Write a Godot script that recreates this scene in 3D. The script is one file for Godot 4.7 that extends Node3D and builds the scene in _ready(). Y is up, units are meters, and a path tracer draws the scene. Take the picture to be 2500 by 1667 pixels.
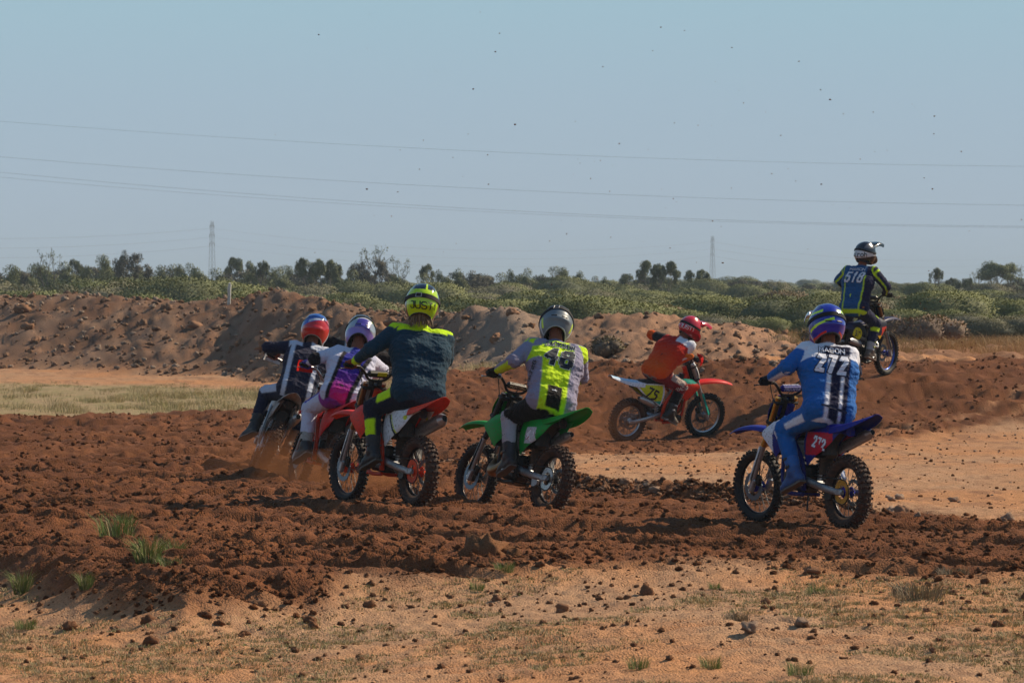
extends Node3D
# A motocross race on a red dirt track, seen through a long lens.
# Metres; the camera stands at x 0, z 0 and looks along -z; D below means metres in front of the camera (D = -z).

const CAM_HEIGHT := 2.15
var rng := RandomNumberGenerator.new()
var noise_big := FastNoiseLite.new()
var noise_mid := FastNoiseLite.new()
var noise_small := FastNoiseLite.new()
var noise_fold := FastNoiseLite.new()
var M := {}
var mesh_cache := {}
var name_count := {}

func _ready():
	rng.seed = 20240
	set_noise(noise_big, 11, 0.16, 3)
	set_noise(noise_mid, 23, 1.1, 3)
	set_noise(noise_small, 37, 4.5, 3)
	set_noise(noise_fold, 51, 5.0, 2)
	build_view()
	make_materials()
	press_ruts()
	build_ground()
	build_far_world()
	build_scrub()
	build_race()
	build_clods()
	build_grass()
	build_dust()

func set_noise(n: FastNoiseLite, s: int, f: float, o: int):
	n.seed = s
	n.noise_type = FastNoiseLite.TYPE_SIMPLEX_SMOOTH
	n.frequency = f
	n.fractal_octaves = o

# ------------------------------------------------------------------ camera, sky, sun
func build_view():
	var cam := Camera3D.new()
	cam.name = "camera"
	cam.fov = rad_to_deg(2.0 * atan(1667.0 / 2.0 / 10000.0))
	cam.near = 0.5
	cam.far = 9000.0
	cam.position = Vector3(0, CAM_HEIGHT, 0)
	cam.rotation.x = -atan(133.5 / 10000.0)
	var lens := CameraAttributesPhysical.new()
	lens.frustum_focal_length = 144.0
	lens.frustum_focus_distance = 40.0
	lens.exposure_aperture = 13.0
	lens.frustum_far = 9000.0
	lens.frustum_near = 0.5
	cam.attributes = lens
	cam.fov = rad_to_deg(2.0 * atan(1667.0 / 2.0 / 10000.0))
	add_child(cam)
	cam.make_current()
	var env := Environment.new()
	env.background_mode = Environment.BG_SKY
	env.tonemap_mode = Environment.TONE_MAPPER_LINEAR
	env.tonemap_exposure = 1.14
	env.sdfgi_enabled = true
	env.ssao_enabled = true
	env.ssil_enabled = true
	var sky := Sky.new()
	var pano := PanoramaSkyMaterial.new()
	pano.panorama = sky_texture()
	sky.sky_material = pano
	env.sky = sky
	env.volumetric_fog_enabled = true
	env.volumetric_fog_density = 0.0
	env.fog_enabled = true
	env.fog_density = 0.00026
	env.fog_light_color = Color(0.80, 0.87, 0.93)
	var world := WorldEnvironment.new()
	world.name = "world_environment"
	world.environment = env
	add_child(world)
	var sun := DirectionalLight3D.new()
	sun.name = "sun"
	sun.light_energy = 1.6
	sun.light_angular_distance = 0.5
	sun.light_color = Color(1.0, 0.93, 0.82)
	sun.shadow_enabled = true
	var to_sun := Vector3(0.690, 0.616, -0.385).normalized()
	sun.look_at_from_position(Vector3.ZERO, -to_sun, Vector3.UP)
	add_child(sun)

func sky_texture() -> ImageTexture:
	# a clear late-morning sky: one colour for each height above the horizon
	var h := 2048
	var im := Image.create(16, h, false, Image.FORMAT_RGBF)
	var el := [0.0, 1.2, 2.6, 4.2, 8.0, 20.0, 45.0, 90.0]
	var co := [Color(0.350, 0.418, 0.490), Color(0.340, 0.424, 0.508), Color(0.325, 0.436, 0.526), Color(0.305, 0.462, 0.545), Color(0.26, 0.41, 0.50), Color(0.155, 0.27, 0.41), Color(0.085, 0.165, 0.30), Color(0.055, 0.115, 0.23)]
	for y in h:
		var e := 90.0 - (y + 0.5) / h * 180.0
		var c: Color = Color(0.22, 0.16, 0.12)
		if e >= 0.0:
			var k := 0
			while k < el.size() - 2 and e > el[k + 1]:
				k += 1
			c = (co[k] as Color).lerp(co[k + 1], clampf((e - el[k]) / (el[k + 1] - el[k]), 0, 1))
		for x in 16:
			im.set_pixel(x, y, c)
	return ImageTexture.create_from_image(im)

# ------------------------------------------------------------------ naming and tagging
func numbered(called: String) -> String:
	var n: int = name_count.get(called, 0)
	name_count[called] = n + 1
	return called if n == 0 else "%s_%03d" % [called, n]

func tag(o: Node, label: String, category := "", group := "", kind := ""):
	if label: o.set_meta("label", label)
	if category: o.set_meta("category", category)
	if group: o.set_meta("group", group)
	if kind: o.set_meta("kind", kind)

func thing(called: String, label: String, category: String, at := Transform3D(), group := "") -> Node3D:
	var o := Node3D.new()
	o.name = numbered(called)
	add_child(o)
	o.transform = at
	tag(o, label, category, group)
	return o

func part(called: String, mesh: Mesh, mat: Material, parent: Node, at := Transform3D()) -> MeshInstance3D:
	var o := MeshInstance3D.new()
	o.name = numbered(called) if parent == self else called
	o.mesh = mesh
	if mat:
		o.material_override = mat
	parent.add_child(o, true)
	o.transform = at
	return o

func copy_of(root: Node3D, at: Transform3D, label := "", group := "") -> Node3D:
	var base: String = str(root.name)
	var cut := base.rfind("_")
	if cut > 0 and base.substr(cut + 1).is_valid_int():
		base = base.substr(0, cut)
	var r: Node3D = root.duplicate()
	r.name = numbered(base)
	add_child(r)
	r.transform = at
	if label: r.set_meta("label", label)
	if group: r.set_meta("group", group)
	return r

func lin(hex: String) -> Color:
	return Color(hex).srgb_to_linear()

# ------------------------------------------------------------------ mesh collector: counter-clockwise faces in, Godot's order out
class Collect:
	var v := PackedVector3Array()
	var c := PackedColorArray()
	var ix := PackedInt32Array()
	var own := PackedVector3Array()   # normals given with the faces (leaves), one for each vertex
	var tint := Color(1, 1, 1)

	func put(p: Vector3) -> int:
		v.append(p)
		c.append(tint)
		return v.size() - 1

	func tri(a: int, b: int, d: int):
		ix.append(a); ix.append(d); ix.append(b)

	func quad(a: int, b: int, d: int, e: int):
		tri(a, b, d); tri(a, d, e)

	func face(a: Vector3, b: Vector3, d: Vector3, e: Vector3):
		var i := put(a); put(b); put(d); put(e)
		quad(i, i + 1, i + 2, i + 3)

	func grid(rows: Array, closed_cols := false, closed_rows := false, flip := false):
		# rows of points -> a smooth skin
		var nr := rows.size()
		var nc: int = rows[0].size()
		var first := v.size()
		for r in rows:
			for p in r:
				put(p)
		for r in (nr if closed_rows else nr - 1):
			for k in (nc if closed_cols else nc - 1):
				var a := first + r * nc + k
				var b := first + r * nc + (k + 1) % nc
				var d := first + ((r + 1) % nr) * nc + (k + 1) % nc
				var e := first + ((r + 1) % nr) * nc + k
				if flip: quad(a, e, d, b)
				else: quad(a, b, d, e)

	func fan(ring: Array, flip := false):
		var mid := Vector3.ZERO
		for p in ring: mid += p
		var m := put(mid / ring.size())
		var first := v.size()
		for p in ring: put(p)
		var n := ring.size()
		for k in n:
			if flip: tri(m, first + (k + 1) % n, first + k)
			else: tri(m, first + k, first + (k + 1) % n)

	func tube(path: Array, radii: Array, segs := 8, caps := true, squash := 1.0, up := Vector3.UP):
		var rings := []
		var n := path.size()
		var last := Vector3.ZERO
		for i in n:
			var a: Vector3 = path[maxi(i - 1, 0)]
			var b: Vector3 = path[mini(i + 1, n - 1)]
			var t := (b - a).normalized()
			var side: Vector3
			if i == 0:
				side = t.cross(up)
				if side.length() < 0.05: side = t.cross(Vector3.RIGHT)
			else:
				side = last - t * last.dot(t)
			side = side.normalized()
			last = side
			var over := side.cross(t)
			var r: float = radii[i] if i < radii.size() else radii[-1]
			var ring := []
			for k in segs:
				var w := TAU * k / segs
				ring.append(path[i] + side * cos(w) * r + over * sin(w) * r * squash)
			rings.append(ring)
		grid(rings, true, false, false)
		if caps:
			fan(rings[0], false)
			fan(rings[n - 1], true)

	func lathe(profile: Array, at: Transform3D, segs := 24, closed := false):
		# profile of (radius, along) turned about the local x axis
		var rings := []
		for p in profile:
			var ring := []
			for k in segs:
				var w := TAU * k / segs
				ring.append(at * Vector3(p.y, cos(w) * p.x, sin(w) * p.x))
			rings.append(ring)
		grid(rings, true, closed, true)

	func box(mid: Vector3, size: Vector3, basis := Basis(), bevel := 0.006):
		# a box with chamfered edges
		var h := size * 0.5
		var b: float = minf(bevel, minf(h.x, minf(h.y, h.z)) * 0.8)
		var corner := func(s: Vector3, ax: int) -> Vector3:
			var q := Vector3(h.x - b, h.y - b, h.z - b)
			q[ax] += b
			return mid + basis * (q * s)
		for ax in 3:
			var o1 := (ax + 1) % 3
			var o2 := (ax + 2) % 3
			for sg in [-1.0, 1.0]:
				var pts := []
				for e in [[-1.0, -1.0], [1.0, -1.0], [1.0, 1.0], [-1.0, 1.0]]:
					var s := Vector3.ONE
					s[ax] = sg; s[o1] = e[0]; s[o2] = e[1]
					pts.append(corner.call(s, ax))
				if sg > 0: face(pts[0], pts[1], pts[2], pts[3])
				else: face(pts[3], pts[2], pts[1], pts[0])
		for ax in 3:   # edges run along ax
			var o1 := (ax + 1) % 3
			var o2 := (ax + 2) % 3
			for e in [[-1.0, -1.0], [1.0, -1.0], [1.0, 1.0], [-1.0, 1.0]]:
				var s0 := Vector3.ONE
				s0[o1] = e[0]; s0[o2] = e[1]
				var s1 := s0
				s0[ax] = -1; s1[ax] = 1
				var p := [corner.call(s0, o1), corner.call(s1, o1), corner.call(s1, o2), corner.call(s0, o2)]
				if e[0] * e[1] > 0: face(p[3], p[2], p[1], p[0])
				else: face(p[0], p[1], p[2], p[3])
		for sx in [-1.0, 1.0]:
			for sy in [-1.0, 1.0]:
				for sz in [-1.0, 1.0]:
					var s := Vector3(sx, sy, sz)
					var i := put(corner.call(s, 0)); put(corner.call(s, 1)); put(corner.call(s, 2))
					if sx * sy * sz > 0: tri(i, i + 1, i + 2)
					else: tri(i, i + 2, i + 1)

	func bar(a: Vector3, b: Vector3, w: float, h: float, up := Vector3.UP, bevel := 0.004):
		var z := (b - a).normalized()
		var x := up.cross(z).normalized()
		box((a + b) * 0.5, Vector3(w, h, a.distance_to(b)), Basis(x, z.cross(x), z), bevel)

	func sheet(ctrl: Array, thick: float, up_steps := 4, colour = null):
		# a curved panel through a grid of control points, with real thickness and rounded-over rim
		var rows := Collect.smooth_grid(ctrl, up_steps)
		var nr := rows.size()
		var nc: int = rows[0].size()
		var top := []
		var bot := []
		for r in nr:
			var a := []
			var b := []
			for k in nc:
				var du: Vector3 = rows[r][mini(k + 1, nc - 1)] - rows[r][maxi(k - 1, 0)]
				var dv: Vector3 = rows[mini(r + 1, nr - 1)][k] - rows[maxi(r - 1, 0)][k]
				var n := du.cross(dv).normalized()
				a.append(rows[r][k] + n * thick * 0.5)
				b.append(rows[r][k] - n * thick * 0.5)
			top.append(a); bot.append(b)
		for pass_n in 2:
			var src: Array = top if pass_n == 0 else bot
			var first := v.size()
			for r in nr:
				for k in nc:
					if colour != null:
						tint = colour.call(float(k) / (nc - 1), float(r) / (nr - 1), src[r][k])
					put(src[r][k])
			for r in nr - 1:
				for k in nc - 1:
					var i := first + r * nc + k
					if pass_n == 0: quad(i, i + 1, i + nc + 1, i + nc)
					else: quad(i, i + nc, i + nc + 1, i + 1)
		var rim := []
		for k in nc: rim.append([0, k])
		for r in range(1, nr): rim.append([r, nc - 1])
		for k in range(nc - 2, -1, -1): rim.append([nr - 1, k])
		for r in range(nr - 2, 0, -1): rim.append([r, 0])
		for i in rim.size():
			var p: Array = rim[i]
			var q: Array = rim[(i + 1) % rim.size()]
			if colour != null:
				tint = colour.call(float(p[1]) / (nc - 1), float(p[0]) / (nr - 1), top[p[0]][p[1]])
			face(top[q[0]][q[1]], top[p[0]][p[1]], bot[p[0]][p[1]], bot[q[0]][q[1]])

	static func smooth_line(pts: Array, steps: int) -> Array:
		var out := []
		var n := pts.size()
		for i in n - 1:
			var p0 = pts[i - 1] if i > 0 else pts[0] * 2.0 - pts[1]
			var p3 = pts[i + 2] if i + 2 < n else pts[n - 1] * 2.0 - pts[n - 2]
			for s in steps:
				out.append((pts[i] as Vector3).cubic_interpolate(pts[i + 1], p0, p3, float(s) / steps))
		out.append(pts[n - 1])
		return out

	static func smooth_grid(ctrl: Array, steps: int) -> Array:
		var wide := []
		for r in ctrl: wide.append(Collect.smooth_line(r, steps))
		var out := []
		var nc: int = wide[0].size()
		var cols := []
		for k in nc:
			var col := []
			for r in wide: col.append(r[k])
			cols.append(Collect.smooth_line(col, steps))
		for r in cols[0].size():
			var row := []
			for k in nc: row.append(cols[k][r])
			out.append(row)
		return out

	func done(hard := false) -> ArrayMesh:
		# hard: each face keeps its own normal; else smooth over shared vertices
		var vv := v
		var cc := c
		var ii := ix
		if hard:
			vv = PackedVector3Array(); cc = PackedColorArray(); ii = PackedInt32Array()
			for i in ix.size():
				vv.append(v[ix[i]]); cc.append(c[ix[i]]); ii.append(i)
		var nn := PackedVector3Array()
		nn.resize(vv.size())
		for t in range(0, ii.size(), 3):
			var a := vv[ii[t]]
			var n := (vv[ii[t + 2]] - a).cross(vv[ii[t + 1]] - a)
			nn[ii[t]] += n; nn[ii[t + 1]] += n; nn[ii[t + 2]] += n
		for i in nn.size():
			nn[i] = nn[i].normalized() if nn[i].length_squared() > 1e-20 else Vector3.UP
		if own.size() == vv.size() and not hard: nn = own
		var arr := []
		arr.resize(Mesh.ARRAY_MAX)
		arr[Mesh.ARRAY_VERTEX] = vv
		arr[Mesh.ARRAY_NORMAL] = nn
		arr[Mesh.ARRAY_COLOR] = cc
		arr[Mesh.ARRAY_INDEX] = ii
		var m := ArrayMesh.new()
		m.add_surface_from_arrays(Mesh.PRIMITIVE_TRIANGLES, arr)
		return m
# ------------------------------------------------------------------ materials
func noise_tex(s: int, freq: float, oct: int, ramp: Array, size := 512, ridged := false, as_normal := 0.0) -> NoiseTexture2D:
	var n := FastNoiseLite.new()
	n.seed = s
	n.noise_type = FastNoiseLite.TYPE_SIMPLEX_SMOOTH
	n.frequency = freq
	n.fractal_octaves = oct
	if ridged: n.fractal_type = FastNoiseLite.FRACTAL_RIDGED
	var t := NoiseTexture2D.new()
	t.width = size
	t.height = size
	t.seamless = true
	t.noise = n
	if as_normal > 0.0:
		t.as_normal_map = true
		t.bump_strength = as_normal
	elif ramp.size():
		var g := Gradient.new()
		var off := PackedFloat32Array()
		var col := PackedColorArray()
		for r in ramp:
			off.append(r[0]); col.append(r[1])
		g.offsets = off
		g.colors = col
		t.color_ramp = g
	return t

func std(called: String, colour: Color, rough := 0.6, metal := 0.0) -> StandardMaterial3D:
	var m := StandardMaterial3D.new()
	m.resource_name = called
	m.albedo_color = colour
	m.roughness = rough
	m.metallic = metal
	M[called] = m
	return m

func muddy(m: StandardMaterial3D, tex: Texture2D, scale := 3.0):
	# splashes of dried mud over a part
	m.detail_enabled = true
	m.detail_albedo = tex
	m.detail_uv_layer = BaseMaterial3D.DETAIL_UV_2
	m.uv2_triplanar = true
	m.uv2_scale = Vector3.ONE * scale

func grey(a: float) -> Color:
	return Color(a, a, a)

func make_materials():
	var mud_light := noise_tex(71, 0.02, 5, [[0.0, Color(0.36, 0.23, 0.15, 0.0)], [0.60, Color(0.34, 0.20, 0.12, 0.03)], [0.78, Color(0.34, 0.20, 0.12, 0.45)], [1.0, Color(0.36, 0.22, 0.14, 0.8)]])
	var mud_heavy := noise_tex(72, 0.018, 5, [[0.0, Color(0.30, 0.19, 0.12, 0.25)], [0.45, Color(0.32, 0.20, 0.13, 0.5)], [0.7, Color(0.36, 0.22, 0.14, 0.85)], [1.0, Color(0.40, 0.26, 0.17, 0.95)]])
	# ground
	var g := std("soil", Color(1, 1, 1), 0.95)
	g.vertex_color_use_as_albedo = true
	g.albedo_texture = noise_tex(3, 0.035, 6, [[0.0, grey(0.55)], [0.3, grey(0.82)], [0.5, grey(0.95)], [0.75, grey(1.0)], [1.0, grey(1.0)]], 1024)
	g.uv1_triplanar = true
	g.uv1_world_triplanar = true
	g.uv1_scale = Vector3.ONE * 0.9
	g.heightmap_enabled = true
	g.heightmap_texture = noise_tex(4, 0.05, 6, [], 1024)
	g.heightmap_scale = 1.5
	g.metallic_specular = 0.25
	var cl := std("clod_soil", Color(1, 1, 1), 0.95)
	cl.vertex_color_use_as_albedo = true
	cl.albedo_texture = noise_tex(5, 0.03, 5, [[0.0, grey(0.78)], [1.0, grey(1.0)]], 256)
	cl.uv1_triplanar = true
	cl.uv1_scale = Vector3.ONE * 1.2
	cl.heightmap_enabled = true
	cl.heightmap_texture = noise_tex(6, 0.03, 5, [], 256)
	cl.heightmap_scale = 1.0
	cl.metallic_specular = 0.2
	# foliage: colours come with the leaves
	var lf := std("foliage", Color(1, 1, 1), 0.75)
	lf.vertex_color_use_as_albedo = true
	lf.backlight_enabled = true
	lf.backlight = Color(0.35, 0.38, 0.2)
	lf.metallic_specular = 0.25
	var wd := std("wood", Color(1, 1, 1), 0.9)
	wd.vertex_color_use_as_albedo = true
	wd.albedo_texture = noise_tex(8, 0.05, 4, [[0.0, grey(0.6)], [1.0, grey(1.0)]], 256)
	wd.uv1_triplanar = true
	wd.uv1_scale = Vector3(3, 0.6, 3)
	std("tower_steel", Color(0.42, 0.43, 0.44), 0.7, 0.2)
	std("wire_metal", Color(0.45, 0.46, 0.47), 0.7, 0.2)
	var ps := std("post_paint", Color(0.83, 0.82, 0.78), 0.8)
	ps.albedo_texture = noise_tex(9, 0.04, 5, [[0.0, Color(0.45, 0.38, 0.32)], [0.3, grey(0.85)], [1.0, grey(1.0)]], 256)
	ps.uv1_triplanar = true
	# motorcycle
	var rb := std("rubber", Color(0.10, 0.095, 0.09), 0.85)
	muddy(rb, mud_heavy, 2.2)
	var rc := std("clean_rubber", Color(0.07, 0.07, 0.07), 0.75)
	muddy(rc, mud_light, 2.6)
	for a in [["rim_silver", Color(0.75, 0.75, 0.76)], ["rim_black", Color(0.13, 0.13, 0.14)], ["rim_blue", Color(0.20, 0.30, 0.62)]]:
		var r := std(a[0], a[1], 0.28, 0.9)
		muddy(r, mud_light, 4.0)
	var st := std("steel", Color(0.72, 0.72, 0.72), 0.32, 0.9)
	muddy(st, mud_light, 4.0)
	std("spoke_steel", Color(0.42, 0.41, 0.40), 0.45, 0.8)
	var al := std("alloy", Color(0.66, 0.66, 0.67), 0.42, 0.75)
	muddy(al, mud_light, 3.0)
	var dm := std("dark_metal", Color(0.16, 0.155, 0.15), 0.5, 0.5)
	muddy(dm, mud_light, 3.0)
	var gd := std("gold", Color(0.78, 0.58, 0.24), 0.35, 0.9)
	muddy(gd, mud_light, 4.0)
	var br := std("bronze_tube", Color(0.55, 0.40, 0.24), 0.35, 0.8)
	muddy(br, mud_light, 4.0)
	std("disc_steel", Color(0.42, 0.47, 0.52), 0.4, 0.85)
	std("black_plastic", Color(0.05, 0.05, 0.055), 0.45)
	muddy(M.black_plastic, mud_light, 3.0)
	std("grip_rubber", Color(0.06, 0.06, 0.06), 0.8)
	var sc := std("seat_cover", Color(0.06, 0.06, 0.07), 0.7)
	muddy(sc, mud_light, 3.0)
	for a in [["orange_plastic", Color(0.86, 0.15, 0.02)], ["white_plastic", Color(0.82, 0.82, 0.82)], ["green_plastic", Color(0.05, 0.58, 0.16)], ["blue_plastic", Color(0.05, 0.12, 0.55)], ["red_plastic", Color(0.82, 0.07, 0.03)], ["navy_plastic", Color(0.10, 0.12, 0.28)], ["teal_plastic", Color(0.05, 0.55, 0.48)], ["orange_frame", Color(0.80, 0.20, 0.06)], ["yellow_plastic", Color(0.88, 0.80, 0.06)], ["blue_frame", Color(0.06, 0.10, 0.42)], ["blue_anodised", Color(0.10, 0.16, 0.60)], ["orange_anodised", Color(0.85, 0.25, 0.06)]]:
		var p := std(a[0], a[1], 0.5)
		p.metallic_specular = 0.28
		p.clearcoat_enabled = true
		p.clearcoat = 0.08
		p.clearcoat_roughness = 0.25
		muddy(p, mud_light, 2.4)
	var pv := std("printed_plastic", Color(1, 1, 1), 0.5)
	pv.metallic_specular = 0.28
	pv.vertex_color_use_as_albedo = true
	pv.clearcoat_enabled = true
	pv.clearcoat = 0.08
	pv.clearcoat_roughness = 0.25
	muddy(pv, mud_light, 2.4)
	var hp := std("muddy_plastic", Color(0.80, 0.79, 0.77), 0.5)
	muddy(hp, mud_heavy, 2.0)
	# riders
	var ct := std("cloth", Color(1, 1, 1), 0.88)
	ct.vertex_color_use_as_albedo = true
	ct.rim_enabled = true
	ct.rim = 0.12
	ct.metallic_specular = 0.3
	ct.heightmap_enabled = true
	ct.heightmap_texture = noise_tex(12, 0.010, 4, [], 512, true)
	ct.heightmap_scale = 0.9
	ct.uv1_triplanar = true
	ct.uv1_scale = Vector3.ONE * 2.5
	var flecks := noise_tex(73, 0.045, 4, [[0.0, Color(0.40, 0.25, 0.16, 0.0)], [0.66, Color(0.40, 0.25, 0.16, 0.02)], [0.82, Color(0.40, 0.25, 0.16, 0.35)], [1.0, Color(0.36, 0.22, 0.14, 0.7)]])
	muddy(ct, flecks, 2.2)
	var hs := std("helmet_paint", Color(1, 1, 1), 0.25)
	hs.vertex_color_use_as_albedo = true
	hs.clearcoat_enabled = true
	hs.clearcoat = 0.6
	hs.clearcoat_roughness = 0.12
	var hm := std("helmet_matt", Color(1, 1, 1), 0.42)
	hm.vertex_color_use_as_albedo = true
	std("helmet_lining", Color(0.05, 0.05, 0.055), 0.9)
	std("goggle_lens", Color(0.05, 0.05, 0.07), 0.12)
	std("strap_black", Color(0.07, 0.065, 0.075), 0.85)
	std("strap_purple", Color(0.13, 0.09, 0.13), 0.85)
	var hr := std("hair", Color(1, 1, 1), 0.6)
	hr.vertex_color_use_as_albedo = true
	var bt := std("boot_leather", Color(1, 1, 1), 0.55)
	bt.vertex_color_use_as_albedo = true
	muddy(bt, mud_light, 3.2)
	var pr := std("print", Color(1, 1, 1), 0.75)
	pr.vertex_color_use_as_albedo = true
	var pg := std("glossy_print", Color(1, 1, 1), 0.4)
	pg.vertex_color_use_as_albedo = true
	std("paper_white", Color(0.85, 0.84, 0.80), 0.8)
# ------------------------------------------------------------------ the ground
func ramp_at(x: float, pts: Array) -> float:
	if x <= pts[0][0]: return pts[0][1]
	for i in range(1, pts.size()):
		if x <= pts[i][0]:
			var t: float = (x - pts[i - 1][0]) / (pts[i][0] - pts[i - 1][0])
			return lerpf(pts[i - 1][1], pts[i][1], t)
	return pts[-1][1]

const NEAR_EDGE := [[-9.0, 35.6], [-4.6, 34.0], [-3.2, 30.4], [-2.3, 28.8], [-1.05, 30.2], [0.0, 30.8], [1.39, 30.9], [2.6, 30.6], [3.9, 30.0], [9.0, 29.5]]
const INFIELD_NEAR := [[-1.0, 50.0], [-0.85, 49.5], [-0.23, 46.4], [0.65, 43.2], [1.86, 41.3], [2.6, 40.2], [3.6, 38.5], [4.67, 37.4], [12.0, 36.0]]
const INFIELD_FAR := [[-1.0, 50.0], [-0.85, 50.2], [0.8, 53.2], [2.4, 54.2], [3.9, 56.0], [5.5, 57.8], [7.5, 59.5], [14.0, 62.0]]
const TRACK_FAR := [[-12.0, 67.0], [-6.4, 68.0], [-4.5, 69.0], [-2.5, 70.5], [0.0, 69.5], [2.0, 68.0], [5.0, 66.5], [12.0, 66.5]]
const BANK_FOOT := [[-6.0, 60.0], [-1.0, 60.0], [1.7, 61.0], [3.2, 59.0], [5.0, 56.8], [12.0, 56.5]]
const PLATEAU := [[-6.0, 0.0], [-4.5, 0.05], [-2.5, 0.30], [-1.0, 0.68], [1.5, 0.86], [5.0, 0.93], [14.0, 0.98]]
const BERM_LINE := [[-26.0, 130.0], [-15.1, 123.0], [-7.0, 109.5], [-2.75, 93.0], [0.0, 81.0], [1.9, 78.0], [3.8, 76.5], [5.4, 75.0], [9.0, 73.5]]
const BERM_TOP := [[-26.0, 1.75], [-14.7, 1.86], [-13.0, 1.90], [-11.0, 1.80], [-8.2, 1.74], [-7.2, 1.80], [-6.4, 2.00], [-5.6, 1.98], [-4.6, 1.78], [-3.6, 1.70], [-2.7, 1.56], [-1.3, 1.58], [-0.6, 1.66], [0.05, 1.68], [0.7, 1.46], [1.9, 1.55], [2.7, 1.60], [3.8, 1.49], [4.8, 1.30], [5.4, 1.16], [6.2, 0.95], [9.0, 0.6]]

# the same lines as tables, one value every 5 cm
var near_edge_t := table(NEAR_EDGE)
var infield_near_t := table(INFIELD_NEAR)
var infield_far_t := table(INFIELD_FAR)
var track_far_t := table(TRACK_FAR)
var bank_foot_t := table(BANK_FOOT)
var plateau_t := table(PLATEAU)
var berm_line_t := table(BERM_LINE)
var berm_top_t := table(BERM_TOP)

func table(pts: Array) -> PackedFloat32Array:
	var t := PackedFloat32Array()
	for i in 2001: t.append(ramp_at(-50.0 + 0.05 * i, pts))
	return t

func along(t: PackedFloat32Array, x: float) -> float:
	var f := clampf((x + 50.0) * 20.0, 0.0, 1999.5)
	var i := int(f)
	return lerpf(t[i], t[i + 1], f - i)

# where the wheels run: start, way and its inverse squared length, heights at both ends; filled before the ground is built
var wheel_lines := []

func press_ruts():
	for k in BIKES:
		var b: Array = BIKES[k]
		var at := base_at(b[0], b[1], b[2], b[3])
		var rear := at * Vector3(0, 0, 1.4)
		var front := at * Vector3(0, 0, -1.75)
		var way := Vector2(front.x - rear.x, rear.z - front.z)
		wheel_lines.append([Vector2(rear.x, -rear.z), way, 1.0 / way.length_squared(), rear.y + 0.012, front.y + 0.012])

# how much of the spot is loose, churned track (0 hard ground, 1 churned)
func churn_at(x: float, d: float) -> float:
	var wob := noise_mid.get_noise_2d(x * 0.5, d * 0.25) * 0.9
	var t := smoothstep(-0.7, 0.35, d - along(near_edge_t, x) + wob)
	t *= 1.0 - smoothstep(-0.5, 0.5, d - along(track_far_t, x) + wob * 1.2)
	var inside := minf(d - along(infield_near_t, x), along(infield_far_t, x) - d) + wob * 0.7
	if x > -1.2:
		t *= 1.0 - smoothstep(-0.35, 0.6, inside) * smoothstep(-1.2, -0.6, x)
	return t

func base_height(x: float, d: float) -> float:
	# the lie of the land without lumps
	var h := 0.0
	if d < 45.0:
		var e: float = along(near_edge_t, x)
		h -= 0.26 * (1.0 - smoothstep(-0.9, 1.2, d - e)) * smoothstep(2.0, -2.0, x) + 0.05 * (1.0 - smoothstep(-3.0, 0.0, d - e))
		h += 0.09 * exp(-pow((d - e - 0.2) / 0.8, 2.0))
	h += 0.10 * smoothstep(0.5, -1.5, x) * smoothstep(33.0, 37.0, d) * (1.0 - smoothstep(44.0, 52.0, d))
	h -= 0.13 * smoothstep(0.0, 1.5, x) * smoothstep(50.0, 58.0, d) * (1.0 - smoothstep(60.0, 64.0, d)) * (1.0 - smoothstep(2.6, 4.0, x))
	# ridge of thrown-up stones between track and infield
	if x > -1.0 and x < 3.6 and d < 50.0:
		h += 0.13 * exp(-pow((d - along(infield_near_t, x) - 0.1) / 0.55, 2.0)) * smoothstep(-1.0, 0.2, x) * smoothstep(3.4, 2.2, x)
	if d > 50.0:
		var p: float = along(plateau_t, x)
		h += p * smoothstep(along(bank_foot_t, x), along(track_far_t, x) - 0.5, d) * (1.0 - 0.55 * smoothstep(80.0, 130.0, d))
	if d > 64.0 and d < 150.0:
		var line: float = along(berm_line_t, x)
		var top: float = along(berm_top_t, x)
		var low := h
		var k := (d - line)
		var w := lerpf(7.5, 11.5, smoothstep(80.0, 110.0, line))
		var t := (0.45 * smoothstep(-w, -0.4, k) + 0.55 * clampf((k + w) / (w - 0.4), 0.0, 1.0)) if k < 0.0 else 1.0 - smoothstep(0.8, 7.0, k)
		h = maxf(low, lerpf(low, top, t))
	return h

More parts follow.
